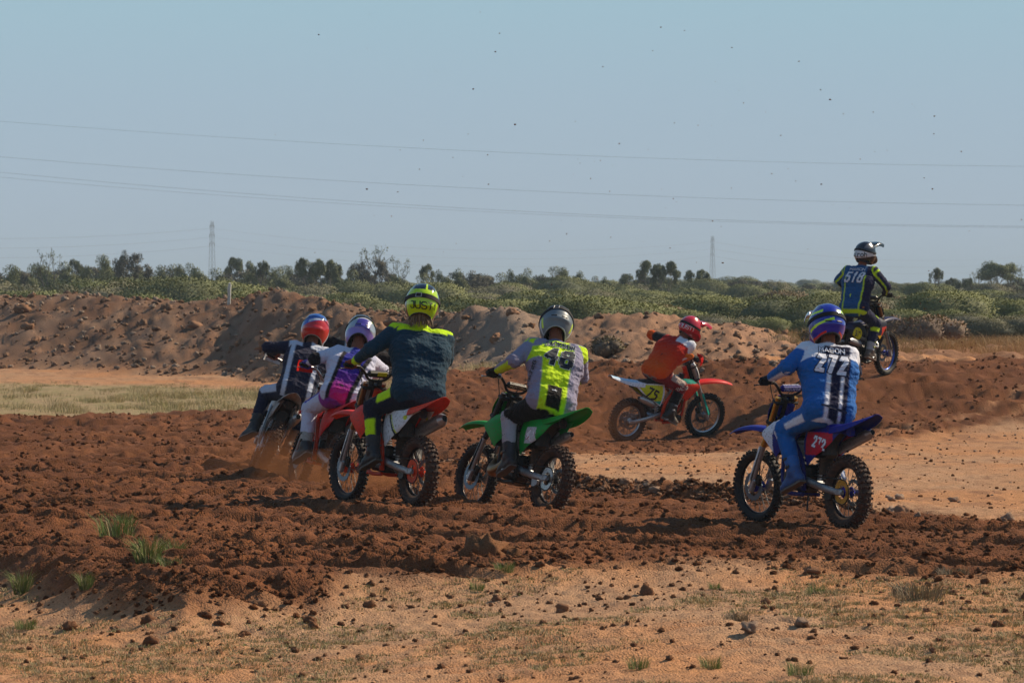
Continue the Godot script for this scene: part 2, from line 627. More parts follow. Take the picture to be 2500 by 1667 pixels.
func height_at(x: float, z: float) -> float:
	var d := -z
	if d < 2.0 or d > 190.0:
		return base_height(x, clampf(d, 0.0, 190.0)) + noise_big.get_noise_2d(x * 0.2, z * 0.2) * 0.3 * smoothstep(190.0, 400.0, d)
	var h := base_height(x, d)
	var c := churn_at(x, d)
	h += noise_big.get_noise_2d(x, z) * 0.05
	# churned soil: ruts along the riding line and lumps of every size
	if c > 0.01:
		var rut := noise_mid.get_noise_2d(x * 0.10, (d + 0.35 * x) * 0.62)
		h += c * (-0.085 * exp(-pow(rut / 0.10, 2.0)) + 0.05 * exp(-pow((rut - 0.22) / 0.10, 2.0)) + noise_mid.get_noise_2d(x * 0.35, z * 1.0) * 0.05 + absf(noise_mid.get_noise_2d(x * 1.6 + 40.0, z * 1.2)) * 0.045 + noise_small.get_noise_2d(x, z) * 0.036 + absf(noise_small.get_noise_2d(x * 2.1 + 5.0, z * 1.6)) * 0.026)
	h += (1.0 - c) * (noise_small.get_noise_2d(x * 1.2, z * 0.8) * 0.020 + noise_mid.get_noise_2d(x * 0.4, z * 0.9) * 0.02)
	if d > 66.0 and d < 135.0:
		var line: float = along(berm_line_t, x)
		var near := smoothstep(-11.5, -7.0, d - line) * (1.0 - smoothstep(4.0, 8.0, d - line))
		if near > 0.01:
			h += near * (noise_mid.get_noise_2d(x * 0.6, z * 0.35) * 0.17 + noise_mid.get_noise_2d(x * 1.7 + 9.0, z * 0.5) * 0.07 + noise_small.get_noise_2d(x * 0.6, z * 0.3) * 0.05)
	# each bike rolls in the rut it has pressed
	if d > 32.0 and d < 66.0:
		for w in wheel_lines:
			var t := clampf((Vector2(x, d) - w[0]).dot(w[1]) * w[2], 0.0, 1.0)
			var gap: Vector2 = Vector2(x, d) - w[0] - w[1] * t
			var q := gap.length_squared()
			if q < 1.2:
				h = lerpf(h, lerpf(w[3], w[4], t) + 0.10 * (h - lerpf(w[3], w[4], t)), exp(-q / 0.085))
	# wheel marks on the hard ground in front and on the vehicle lane behind the grass
	if d < 31.0 and c < 0.6:
		var q := d + x * 0.55 + noise_big.get_noise_2d(x * 0.8, 3.0) * 1.5
		var q2 := d - 25.0 - x * 0.10 + noise_big.get_noise_2d(x, 8.0) * 0.8
		for a in [-0.5, 0.1, 0.55, 1.4, 2.0]:
			var f := exp(-pow((q2 - a) / 0.12, 2.0)) - 0.5 * exp(-pow((q2 - a) / 0.28, 2.0))
			h -= 0.075 * f * (0.6 + 0.5 * noise_mid.get_noise_2d(x * 1.4, a * 9.0)) * (1.0 - c)
		h -= 0.03 * exp(-pow((q - 27.0) / 0.14, 2.0))
	if x < 3.0 and d > 66.0:
		var lane: float = 100.0 + (x + 10.0) * -1.1
		for a in [-3.0, -1.0, 2.2, 4.4]:
			h -= 0.06 * exp(-pow((d - lane - a + noise_big.get_noise_2d(x * 0.6, a) * 1.2) / 0.5, 2.0))
	return h

func soil_colour(x: float, z: float, h: float) -> Color:
	var d := -z
	var dark := Color(0.225, 0.084, 0.034)
	var dark2 := Color(0.155, 0.056, 0.023)
	var pale := Color(0.58, 0.275, 0.125)
	var pale2 := Color(0.53, 0.305, 0.170)
	var n1 := noise_big.get_noise_2d(x * 2.0 + 50.0, z * 1.2)
	var n2 := noise_mid.get_noise_2d(x * 1.1 + 7.0, z * 0.8)
	var n3 := noise_small.get_noise_2d(x * 1.3, z * 1.3)
	var c := churn_at(x, d)
	var hard := pale.lerp(pale2, clampf(0.5 + n1 * 1.2 + n2 * 0.5, 0, 1))
	# moist crumbs trodden into the hard ground
	var crumbs := smoothstep(0.10, 0.34, n2 + n3 * 0.6 - 0.05)
	if d < 34.0:
		crumbs = smoothstep(0.05, 0.50, n2 * 0.8 + n3 * 0.6 + 0.05) * 0.75
	hard = hard.lerp(Color(0.33, 0.16, 0.085), crumbs * 0.65)
	if d < 31.0:
		# fresher sand turned up in the wheel marks
		var q2 := d - 25.0 - x * 0.10 + noise_big.get_noise_2d(x, 8.0) * 0.8
		for a in [-0.5, 0.1, 0.55, 1.4, 2.0]:
			hard = hard.lerp(Color(0.50, 0.225, 0.10), exp(-pow((q2 - a) / 0.16, 2.0)) * clampf(0.45 + n2 * 1.6, 0, 0.8))
	if d > 68.0:
		# dry grass litter behind the turn, then the vehicle lane, then the heap of stony soil
		var line: float = along(berm_line_t, x)
		var lane_near: float = 90.0 - smoothstep(-9.0, 1.0, x) * 19.0
		var g := (1.0 - smoothstep(-2.0, 2.0, d - lane_near + n1 * 3.0)) * smoothstep(2.5, -2.0, x)
		hard = hard.lerp(Color(0.42, 0.31, 0.18).lerp(Color(0.34, 0.29, 0.14), clampf(0.5 + n2 * 2.0, 0, 1)), g * 0.85)
		var b := smoothstep(-12.5, -9.0, d - line)
		var earth := Color(0.195, 0.098, 0.054).lerp(Color(0.285, 0.168, 0.105), clampf(0.45 + n1 * 1.3 + n2 * 1.0, 0, 1)).lerp(Color(0.34, 0.18, 0.10), smoothstep(0.15, 0.5, noise_big.get_noise_2d(x * 1.3 + 5.0, z * 0.7)) * 0.6)
		earth = earth.lerp(Color(0.46, 0.25, 0.145), smoothstep(0.0, 4.0, x) * 0.75)
		earth = earth.lerp(Color(0.33, 0.235, 0.17), exp(-pow((x - 0.0) / 1.1, 2.0)) * 0.8)
		hard = hard.lerp(earth, b)
		if d > line + 9.0:
			hard = hard.lerp(Color(0.33, 0.22, 0.14), smoothstep(9.0, 14.0, d - line))
	var wet := dark.lerp(dark2, clampf(0.5 + n1 * 0.9 + n3 * 0.7, 0, 1))
	# lighter dried streaks along the riding line of the far straight
	if x > 2.0 and d > 56.0:
		var q := d - 1.5 * x + noise_mid.get_noise_2d(x * 0.3, 4.0) * 0.5
		for a in [50.3, 49.2, 47.0]:
			wet = wet.lerp(Color(0.50, 0.25, 0.125), exp(-pow((q - a) / 0.16, 2.0)) * clampf(0.75 + n3 * 1.5, 0, 1))
	return hard.lerp(wet, c)

func build_ground():
	var rows := PackedFloat32Array([-60.0, -20.0, 0.0, 8.0, 13.0, 16.0])
	var d := 18.0
	while d < 150.0:
		rows.append(d)
		d += maxf(0.06, 0.06 * pow(d / 31.0, 2.0))
	while d < 8500.0:
		rows.append(d)
		d *= 1.06
	var nc := 500
	var nr := rows.size()
	var V := PackedVector3Array(); V.resize(nr * nc)
	var C := PackedColorArray(); C.resize(nr * nc)
	for r in nr:
		var dd := rows[r]
		var w: float = 0.19 * maxf(dd, 0.0) + 4.0
		if dd < 10.0: w = 40.0
		for k in nc:
			var t := 2.0 * k / (nc - 1) - 1.0
			var x: float = w * (0.62 * t + 0.38 * t * t * t * t * t)
			var h := height_at(x, -dd)
			V[r * nc + k] = Vector3(x, h, -dd)
			C[r * nc + k] = soil_colour(x, -dd, h)
	var N := PackedVector3Array(); N.resize(nr * nc)
	for r in nr:
		var r0 := maxi(r - 1, 0) * nc
		var r1 := mini(r + 1, nr - 1) * nc
		for k in nc:
			var k0 := maxi(k - 1, 0)
			var k1 := mini(k + 1, nc - 1)
			N[r * nc + k] = (V[r * nc + k1] - V[r * nc + k0]).cross(V[r1 + k] - V[r0 + k]).normalized()
	var I := PackedInt32Array(); I.resize((nr - 1) * (nc - 1) * 6)
	var o := 0
	for r in nr - 1:
		for k in nc - 1:
			var a := r * nc + k
			I[o] = a; I[o + 1] = a + nc; I[o + 2] = a + 1
			I[o + 3] = a + 1; I[o + 4] = a + nc; I[o + 5] = a + nc + 1
			o += 6
	var arr := []
	arr.resize(Mesh.ARRAY_MAX)
	arr[Mesh.ARRAY_VERTEX] = V; arr[Mesh.ARRAY_NORMAL] = N; arr[Mesh.ARRAY_COLOR] = C; arr[Mesh.ARRAY_INDEX] = I
	var m := ArrayMesh.new()
	m.add_surface_from_arrays(Mesh.PRIMITIVE_TRIANGLES, arr)
	var g := part("ground", m, M.soil, self)
	tag(g, "red dirt motocross track with churned ruts, pale infield and earth bank", "", "", "structure")
# ------------------------------------------------------------------ power line, marker post, trees and scrub
func spot(px: float, d: float) -> float:
	# sideways place of something seen px along the 2500-wide photograph, d metres away
	return (px - 1250.0) * d / 10000.0

func tower_mesh(h: float) -> ArrayMesh:
	var m := Collect.new()
	var half := func(t: float) -> float: return lerpf(h * 0.045, h * 0.015, pow(t, 0.8))
	var n := 11
	for k in n:
		var t0 := float(k) / n
		var t1 := float(k + 1) / n
		var a: float = half.call(t0)
		var b: float = half.call(t1)
		for c in 4:
			var s := Vector2([1, 1, -1, -1][c], [1, -1, -1, 1][c])
			var s2 := Vector2([1, -1, -1, 1][c], [-1, -1, 1, 1][c])
			var p := Vector3(s.x * a, h * t0, s.y * a)
			var q := Vector3(s.x * b, h * t1, s.y * b)
			m.tube([p, q], [0.13], 5, false)
			m.tube([p, Vector3(s2.x * b, h * t1, s2.y * b)], [0.065], 4, false)
			m.tube([q, Vector3(s2.x * b, h * t1, s2.y * b)], [0.06], 4, false)
	return m.done()

func arm_mesh(h: float, w: float) -> ArrayMesh:
	var m := Collect.new()
	for sd in [-1.0, 1.0]:
		for zz in [-0.5, 0.5]:
			m.tube([Vector3(0, h, zz), Vector3(sd * w, h + 0.5, 0)], [0.10], 4, false)
			m.tube([Vector3(0, h + 1.4, zz), Vector3(sd * w, h + 0.6, 0)], [0.10], 4, false)
		m.tube([Vector3(sd * w, h + 0.5, 0), Vector3(sd * w, h - 1.2, 0)], [0.14], 6)
	return m.done()

func build_far_world():
	var tower := thing("transmission_tower", "thin steel lattice tower of the far power line, beside a bare dead tree", "pylon", Transform3D(Basis(Vector3.UP, 0.9), Vector3(spot(517, 2300), 0, -2300)), "far pylons")
	part("mast", tower_mesh(39.0), M.tower_steel, tower)
	for k in 3: part("cross_arm", arm_mesh(26.0 + k * 5.0, 2.2 - 0.2 * k), M.tower_steel, tower)
	var t2 := copy_of(tower, Transform3D(Basis(Vector3.UP, 0.9), Vector3(spot(1740, 2600), -2.0, -2600)), "thin steel lattice tower of the far power line, behind the umbrella-shaped gum trees")
	t2.scale.y = 0.93
	# the conductors of the far line sag between the towers
	for k in 3:
		for sd in [-1.0, 1.0]:
			var pts := []
			var a := Vector3(spot(517, 2300), 26.0 + k * 5.0 - 1.0, -2300 + sd * 2.5)
			var b := Vector3(spot(1740, 2600), 22.5 + k * 4.6 - 1.0, -2600 + sd * 2.5)
			var left := a - (b - a) * 0.9
			var right := b + (b - a) * 0.9
			for span in [[left, a], [a, b], [b, right]]:
				for j in 13:
					var t := j / 12.0
					pts.append(span[0].lerp(span[1], t) - Vector3(0, 9.0 * 4.0 * t * (1.0 - t), 0))
			var m := Collect.new()
			m.tube(pts, [0.03], 4, false)
			var w := part("power_cable", m.done(), M.wire_metal, self)
			tag(w, "faint sagging cable strung between the far lattice towers", "cable", "cables of the far line")
	# nearer line: four conductors crossing the whole sky
	var heights := [[295.0, 358.0, 390.0, 405.0, 0.024, "topmost thin cable crossing the sky alone above the others"], [382.0, 445.0, 486.0, 500.0, 0.026, "second cable from the top crossing the sky between two gaps"], [420.0, 496.0, 538.0, 552.0, 0.026, "upper cable of the close pair crossing the sky lowest"], [432.0, 504.0, 541.0, 555.0, 0.022, "lower cable of the close pair crossing the sky lowest"]]
	for hh in heights:
		var pts := []
		var d := 320.0
		for j in 41:
			var px := -1200.0 + 4900.0 * j / 40.0
			# a parabola through the heights seen at the frame's edge, third points and far edge
			var t := px / 2500.0
			var y: float = hh[0] + (hh[3] - hh[0]) * t + ((hh[1] + hh[2]) * 0.5 - (hh[0] + hh[3]) * 0.5) * 4.0 * t * (1.0 - t) * 0.9
			pts.append(Vector3(spot(px, d), CAM_HEIGHT + (700.0 - y) * d / 10000.0, -d - 0.5 * hh[4] * 100.0))
		var m := Collect.new()
		m.tube(pts, [hh[4] * 0.30], 5, false)
		var w := part("overhead_cable", m.done(), M.wire_metal, self)
		tag(w, hh[5], "cable", "cables of the near power line")
	# white marker post on the heap
	var px := 558.0
	var d := 109.0
	var x := spot(px, d)
	var y := 1.74
	var post := thing("marker_post", "weathered white wooden post standing on top of the earth bank", "post", Transform3D(Basis(Vector3(0, 0, 1), -0.03), Vector3(x, y - 0.08, -d)))
	var pm := Collect.new()
	pm.tube([Vector3(0, 0, 0), Vector3(0.005, 0.28, 0), Vector3(-0.006, 0.42, 0), Vector3(0.012, 0.56, 0)], [0.048, 0.046, 0.052, 0.043], 9)
	part("shaft", pm.done(), M.post_paint, post)
	var pc := Collect.new()
	pc.tube([Vector3(0.012, 0.555, 0), Vector3(-0.02, 0.585, 0)], [0.046, 0.03], 9)
	part("splintered_top", pc.done(), M.post_paint, post)

# ---------------------------------------------------------------- plants
func leaf(m: Collect, p: Vector3, dir: Vector3, side: Vector3, l: float, w: float, out: Vector3):
	# a leaf spray; it bends with the surface of its clump, which out gives
	var n := side.cross(dir)
	if n.dot(out) < 0.0:
		side = -side
		n = -n
	var i := m.put(p - side * w * 0.5)
	m.put(p + side * w * 0.5)
	m.put(p + dir * l)
	m.tri(i, i + 1, i + 2)
	n = (out + n * 0.45).normalized()
	for k in 3: m.own.append(n)

func unit(g: RandomNumberGenerator) -> Vector3:
	var y := g.randf_range(-1, 1)
	var a := g.randf() * TAU
	var r := sqrt(1.0 - y * y)
	return Vector3(cos(a) * r, y, sin(a) * r)

func shrub(s: int, wide: float, tall: float, tone: Color, dry: float, blades: int) -> Dictionary:
	# a dense desert shrub: lobes of fine upright sprigs over a dark twiggy heart
	var g := RandomNumberGenerator.new()
	g.seed = s
	var lobes := []
	var n := g.randi_range(6, 8)
	for i in n:
		var a := g.randf() * TAU
		var r := wide * 0.5 * g.randf_range(0.15, 0.66)
		var h := tall * g.randf_range(0.42, 0.66) * (1.0 - 0.35 * r / (wide * 0.5))
		lobes.append([Vector3(cos(a) * r, h, sin(a) * r), Vector3(wide * g.randf_range(0.20, 0.30), tall * g.randf_range(0.30, 0.44), wide * g.randf_range(0.20, 0.30))])
	var m := Collect.new()
	for k in blades:
		var lb: Array = lobes[g.randi() % n]
		var u := unit(g)
		if u.y < -0.55: u.y = -u.y
		var p: Vector3 = lb[0] + u * lb[1] * g.randf_range(0.74, 1.04)
		if p.y < tall * 0.06: p.y = tall * g.randf_range(0.05, 0.25)
		var dir := (u * 0.7 + Vector3.UP * 0.15 + unit(g) * 0.9).normalized()
		var side := dir.cross(unit(g)).normalized()
		var c := tone.lerp(Color(0.24, 0.18, 0.11), dry * g.randf())
		if g.randf() < 0.10: c = c.lerp(Color(0.20, 0.19, 0.08), 0.6)
		m.tint = c * g.randf_range(0.82, 1.18)
		leaf(m, p, dir, side, g.randf_range(0.04, 0.08), g.randf_range(0.024, 0.044), (u + (p - Vector3(0, tall * 0.3, 0)).normalized() * 0.6).normalized())
	var core := Collect.new()
	core.tint = tone.lerp(Color(0.24, 0.18, 0.11), dry * 0.5)
	for lb in lobes:
		var rows := []
		for j in 7:
			var row := []
			for i in 10:
				var e := -PI * 0.5 + PI * j / 6.0
				var a := TAU * i / 10.0
				var u := Vector3(cos(a) * cos(e), sin(e), sin(a) * cos(e))
				var q: Vector3 = lb[0] + u * lb[1] * (0.80 + 0.14 * noise_mid.get_noise_3dv(u * 2.0 + lb[0]))
				q.y = maxf(q.y, 0.02)
				row.append(q)
			rows.append(row)
		core.grid(rows, true, false, true)
	var stems := Collect.new()
	stems.tint = Color(0.13, 0.10, 0.075)
	for i in 9:
		var a := g.randf() * TAU
		var lb: Array = lobes[i % n]
		stems.tube([Vector3(cos(a) * 0.12, -0.1, sin(a) * 0.12), (lb[0] as Vector3) * Vector3(0.5, 0.5, 0.5) + unit(g) * 0.1, lb[0]], [0.035, 0.025, 0.010], 5, false)
	return {leaves = m.done(), core = core.done(), stems = stems.done()}

func limb(wood: Collect, g: RandomNumberGenerator, ends: Array, p: Vector3, dir: Vector3, l: float, r: float, depth: int, droop: float):
	var pts := [p]
	var rad := [r]
	var q := p
	var d := dir
	for k in 3:
		d = (d + unit(g) * 0.24 + Vector3.UP * (0.10 - droop)).normalized()
		q = q + d * l / 3.0
		pts.append(q)
		rad.append(r * (1.0 - 0.16 * (k + 1)))
	wood.tube(pts, rad, 6 if depth > 1 else 4, false)
	if depth == 0:
		ends.append([q, d])
		return
	var n := 3 if depth > 1 else g.randi_range(2, 4)
	for i in n:
		var nd := (d + unit(g) * 0.85).normalized()
		if nd.y < -0.1: nd.y *= -0.5
		limb(wood, g, ends, q if i > 0 or depth > 1 else pts[2], nd, l * g.randf_range(0.58, 0.8), r * 0.52, depth - 1, droop)

func tree_kind(s: int, tall: float, spread: float, tone: Color, clump: float, blades: int, trunk_share: float, wood_tone: Color, umbrella := false) -> Dictionary:
	var g := RandomNumberGenerator.new()
	g.seed = s
	var wood := Collect.new()
	wood.tint = wood_tone
	var ends := []
	var n := g.randi_range(3, 5)
	var foot := tall * trunk_share
	wood.tube([Vector3(0, -0.2, 0), Vector3(g.randf_range(-0.1, 0.1), foot * 0.5, 0), Vector3(0, foot, 0)], [tall * 0.030, tall * 0.024, tall * 0.020], 8, false)
	for i in n:
		var a := TAU * i / n + g.randf() * 0.8
		limb(wood, g, ends, Vector3(0, foot * g.randf_range(0.8, 1.0), 0), Vector3(cos(a) * spread, 1.0, sin(a) * spread).normalized(), tall * (1.0 - trunk_share) * 0.45, tall * 0.017, 2, 0.02)
	var m := Collect.new()
	var each := int(blades / float(maxi(ends.size(), 1)))
	for e in ends:
		if umbrella and (e[0] as Vector3).y < tall * 0.62 and g.randf() < 0.7: continue
		var size := clump * g.randf_range(0.6, 1.25)
		for k in each:
			var u := unit(g)
			var p: Vector3 = e[0] + u * Vector3(size, size * 0.62, size) * pow(g.randf(), 0.45)
			var dir := (u + unit(g) * 0.8 + Vector3.UP * 0.2).normalized()
			m.tint = tone * g.randf_range(0.65, 1.35)
			leaf(m, p, dir, dir.cross(unit(g)).normalized(), g.randf_range(0.14, 0.26), g.randf_range(0.06, 0.11), (u + (p - Vector3(0, tall * 0.6, 0)).normalized() * 0.6).normalized())
	return {leaves = m.done() if each > 0 else null, wood = wood.done()}

func place_plant(called: String, kind: Dictionary, label: String, category: String, group: String, at: Transform3D) -> Node3D:
	var o: Node3D
	var key := "%s|%d" % [called, kind.hash() if kind.is_empty() else kind.values()[-1].get_instance_id()]
	if mesh_cache.has(key):
		o = copy_of(mesh_cache[key], at, label, group)
	else:
		o = thing(called, label, category, at, group)
		if kind.has("wood"):
			part("trunk", kind.wood, M.wood, o)
			if kind.leaves: part("crown", kind.leaves, M.foliage, o)
		else:
			part("foliage", kind.leaves, M.foliage, o)
			part("twig_core", kind.core, M.wood, o)
			part("stems", kind.stems, M.wood, o)
		mesh_cache[key] = o
	return o

func beyond(px: float) -> String:
	# something one can find, seen in front of or over a spot of the scrub
	if px < 330.0: return "beyond the strip of dry grass"
	if px < 640.0: return "beyond the white marker post"
	if px < 900.0: return "beyond the tricolour helmet"
	if px < 1170.0: return "beyond the yellow helmet"
	if px < 1450.0: return "beyond the grey helmet"
	if px < 1720.0: return "beyond the rider in red"
	if px < 2010.0: return "beyond the end of the bank"
	if px < 2230.0: return "beyond the 518 rider"
	return "beyond the flung-up dirt"

func build_scrub():
	var g := RandomNumberGenerator.new()
	g.seed = 5150
	var olive := Color(0.185, 0.200, 0.092)
	var kinds := [shrub(1, 3.4, 1.75, olive, 0.05, 19000), shrub(2, 2.8, 1.55, Color(0.225, 0.235, 0.108), 0.05, 16000), shrub(3, 4.2, 1.95, Color(0.155, 0.170, 0.085), 0.10, 23000), shrub(4, 2.4, 1.30, Color(0.255, 0.262, 0.135), 0.10, 12000), shrub(5, 3.0, 1.85, Color(0.185, 0.182, 0.120), 0.35, 17000), shrub(6, 2.2, 1.25, Color(0.25, 0.19, 0.13), 0.8, 11000)]
	var words := ["dense olive green shrub", "rounded mid green shrub", "broad dark green shrub", "small light green shrub", "greyish half-dry shrub", "brown dry shrub"]
	var talls := [1.75, 1.55, 1.95, 1.30, 1.85, 1.25]
	var list := []
	# the belt behind the bank, nearest rows first; it stands closer at the right, where the bank has ended
	var d := 86.0
	while d < 250.0:
		var w := d * 0.150 + 4.0
		var x := -w + g.randf() * 2.0
		while x < w:
			var line: float = along(berm_line_t, x)
			var dd := d + g.randf_range(-1.3, 1.3)
			var start := line + 9.0
			if x > 2.2: start = 96.0
			if dd > start and noise_big.get_noise_2d(x * 0.45 + 70.0, dd * 0.3) > -0.42:
				list.append([x, dd])
			x += g.randf_range(3.2, 5.6) * (1.0 + (d - 86.0) / 260.0)
		d += 4.0 * (1.0 + (d - 86.0) / 130.0)
	# big single bushes in the front row
	for e in [[1560, 92.0, 752, 190, 0], [1660, 94.0, 748, 200, 1], [1765, 93.0, 755, 210, 4], [1870, 92.0, 762, 180, 0], [1985, 90.0, 770, 170, 1], [2080, 88.5, 768, 190, 3], [2215, 92.5, 748, 210, 1], [2320, 91.0, 742, 230, 0], [2430, 90.0, 752, 220, 4], [2520, 92.0, 750, 200, 1]]:
		var x := spot(e[0], e[1])
		var y := height_at(x, -e[1])
		var sy: float = (CAM_HEIGHT + (700.0 - e[2]) * e[1] / 10000.0 - y) / (talls[e[4]] * 1.02)
		var s: float = e[3] * e[1] / 10000.0 / [3.4, 2.8, 4.2, 2.4, 3.0][e[4]] * 1.15
		place_plant("scrub_bush", kinds[e[4]], "full rounded %s in the front row %s" % [words[e[4]], beyond(e[0])], "bush", "big bushes of the front row", Transform3D(Basis(Vector3.UP, e[0]).scaled(Vector3(s, sy, s)), Vector3(x, y - 0.04, -e[1])))
	var masses := []
	for k in kinds.size(): masses.append([])
	var made := 0
	for e in list:
		var k: int = [0, 0, 0, 1, 1, 1, 2, 2, 3, 3, 4, 5][g.randi() % 12]
		if e[0] > 5.0 and e[1] < 98.0: k = [1, 3, 4, 5, 1, 0][g.randi() % 6]
		var s := g.randf_range(0.75, 1.25) * (1.0 + clampf((e[1] - 110.0) / 200.0, 0.0, 0.6))
		var y := height_at(e[0], -e[1])
		var px: float = 1250.0 + e[0] * 10000.0 / e[1]
		var most: float = CAM_HEIGHT + (700.0 - lerpf(654.0, 692.0, smoothstep(300.0, 1900.0, px)) - g.randf_range(0.0, 45.0)) * e[1] / 10000.0
		var sy: float = minf(s * g.randf_range(0.85, 1.15), maxf((most - y) / (talls[k] * 1.06), 0.35))
		s = clampf(s * 1.2, sy * 0.8, sy * 2.0)
		var at := Transform3D(Basis(Vector3.UP, g.randf() * TAU).scaled(Vector3(s, sy, s)), Vector3(e[0], y - 0.05, -e[1]))
		if absf(e[0]) < e[1] * 0.131 + 2.0 and made < 290:
			made += 1
			place_plant("scrub_bush", kinds[k], "%s %s %s" % [words[k], "in the front row" if e[1] - along(berm_line_t, e[0]) < 22.0 else ("deep in the belt" if e[1] > 150.0 else "amid the scrub"), beyond(px)], "bush", "%ss of the scrub belt" % words[k], at)
		else:
			masses[k].append(at)
	# farther scrub reads as one mass
	var dd := 250.0
	while dd < 900.0:
		var x := -dd * 0.16
		while x < dd * 0.16:
			var k := g.randi() % 5
			var s := g.randf_range(0.9, 1.45) * lerpf(1.0, 0.85, smoothstep(0.0, 0.07, x / dd)) * (1.0 + (dd - 250.0) / 1400.0)
			masses[k].append(Transform3D(Basis(Vector3.UP, g.randf() * TAU).scaled(Vector3(s * 1.2, s * g.randf_range(0.8, 1.1), s * 1.2)), Vector3(x + g.randf_range(-1, 1), height_at(x, -dd) - 0.1, -dd - g.randf() * 8.0)))
			x += g.randf_range(3.0, 5.5) * (1.0 + (dd - 250.0) / 500.0)
		dd += 14.0 * (1.0 + (dd - 250.0) / 400.0)
	for k in kinds.size():
		for layer in [["leaves", M.foliage], ["core", M.wood]]:
			if masses[k].is_empty(): continue
			var mm := MultiMesh.new()
			mm.transform_format = MultiMesh.TRANSFORM_3D
			mm.mesh = kinds[k][layer[0]]
			mm.instance_count = masses[k].size()
			for i in masses[k].size(): mm.set_instance_transform(i, masses[k][i])
			var o := MultiMeshInstance3D.new()
			o.name = numbered("distant_scrub")
			o.multimesh = mm
			o.material_override = layer[1]
			add_child(o)
			tag(o, "far scrub stretching to the horizon behind the nearer bushes", "", "", "stuff")
	# trees along the skyline: kind, place along the picture, height of the top, width
	var gum := Color(0.125, 0.138, 0.072)
	var tk := {
		round = tree_kind(21, 5.0, 1.35, Color(0.150, 0.160, 0.080), 0.80, 12000, 0.10, Color(0.16, 0.14, 0.12)),
		gum = tree_kind(22, 5.5, 1.05, gum, 0.58, 9000, 0.28, Color(0.24, 0.21, 0.18), true),
		grey = tree_kind(23, 4.5, 1.0, Color(0.125, 0.118, 0.095), 0.46, 4200, 0.12, Color(0.10, 0.085, 0.078)),
		dead = tree_kind(24, 5.0, 0.6, gum, 0.3, 260, 0.25, Color(0.13, 0.115, 0.10)),
		wispy = tree_kind(25, 5.5, 0.45, Color(0.115, 0.128, 0.068), 0.36, 3000, 0.42, Color(0.20, 0.17, 0.15), true),
		willow = tree_kind(26, 6.0, 0.65, Color(0.150, 0.168, 0.088), 0.72, 10000, 0.18, Color(0.20, 0.18, 0.14))}
	var says := {round = "round bushy skyline tree", gum = "umbrella-topped gum tree on the skyline", grey = "grey sprawling half-bare tree", dead = "bare dead tree sticking up from the scrub", wispy = "thin tall tree with small tufted crown", willow = "large leafy spreading tree"}
	var trees := [["round", 40, 648, 110], ["round", 95, 640, 90], ["dead", 118, 603, 50], ["wispy", 178, 628, 40], ["round", 245, 616, 75], ["grey", 318, 606, 80], ["round", 400, 640, 100], ["round", 470, 648, 90], ["gum", 585, 624, 70], ["round", 625, 650, 80], ["wispy", 642, 632, 26], ["round", 668, 646, 75], ["gum", 760, 626, 70], ["gum", 800, 630, 70], ["dead", 912, 594, 90], ["grey", 895, 622, 90], ["dead", 975, 622, 60], ["wispy", 1046, 640, 44], ["round", 1092, 651, 50], ["grey", 1170, 665, 70], ["round", 1268, 650, 48], ["round", 1358, 646, 120], ["round", 1400, 655, 80], ["round", 1462, 670, 70], ["gum", 1540, 664, 80], ["gum", 1588, 632, 70], ["gum", 1628, 634, 60], ["round", 1612, 655, 90], ["gum", 1700, 655, 70], ["grey", 1795, 678, 70], ["grey", 1850, 686, 70], ["round", 1890, 686, 80], ["grey", 1985, 690, 70], ["round", 2060, 690, 70], ["grey", 2200, 690, 80], ["round", 2260, 684, 60], ["wispy", 2288, 650, 26], ["gum", 2324, 676, 36], ["gum", 2356, 676, 36], ["dead", 2385, 656, 30], ["willow", 2440, 634, 125], ["dead", 2488, 645, 40], ["round", 2475, 698, 60]]
	for k in 42:
		var px := -60.0 + 63.0 * k + g.randf_range(-25.0, 25.0)
		trees.append([["round", "grey", "round"][k % 3], px, lerpf(640.0, 686.0, smoothstep(500.0, 1900.0, px)) + g.randf_range(-8.0, 16.0), g.randf_range(80.0, 150.0)])
	var n := 0
	for e in trees:
		var kind: Dictionary = tk[e[0]]
		var dist: float = 265.0 + fmod(n * 37.0, 60.0)
		n += 1
		var box: AABB = kind.wood.get_aabb()
		if kind.leaves: box = box.merge(kind.leaves.get_aabb())
		var top: float = CAM_HEIGHT + (700.0 - e[2]) * dist / 10000.0
		var wide: float = e[3] * dist / 10000.0
		var x := spot(e[1], dist)
		var y := height_at(x, -dist)
		var sy: float = (top - y) / box.end.y
		var sx := wide / maxf(box.size.x, box.size.z) * 1.05
		sx = clampf(sx * 1.15, sy * 0.5, sy * 2.2)
		place_plant("skyline_tree", kind, "%s %s" % [says[e[0]], beyond(e[1])], "tree", "skyline trees, %s" % e[0], Transform3D(Basis(Vector3.UP, g.randf() * TAU).scaled(Vector3(sx, sy, sx)), Vector3(x, y, -dist)))
# ------------------------------------------------------------------ motocross bikes
# own axes of a bike: x to its right, y up, z backwards; rear wheel touches the ground at the origin. P(x, y, u): u metres ahead of the rear axle
func P(x: float, y: float, u: float) -> Vector3:
	return Vector3(x, y, -u)

const STEER_POINT := Vector3(0, 1.0, -1.06)
const STEER_AXIS := Vector3(0, 0.891, 0.454)

func kept(key: String, maker: Callable) -> ArrayMesh:
	if not mesh_cache.has(key):
		mesh_cache[key] = maker.call()
	return mesh_cache[key]

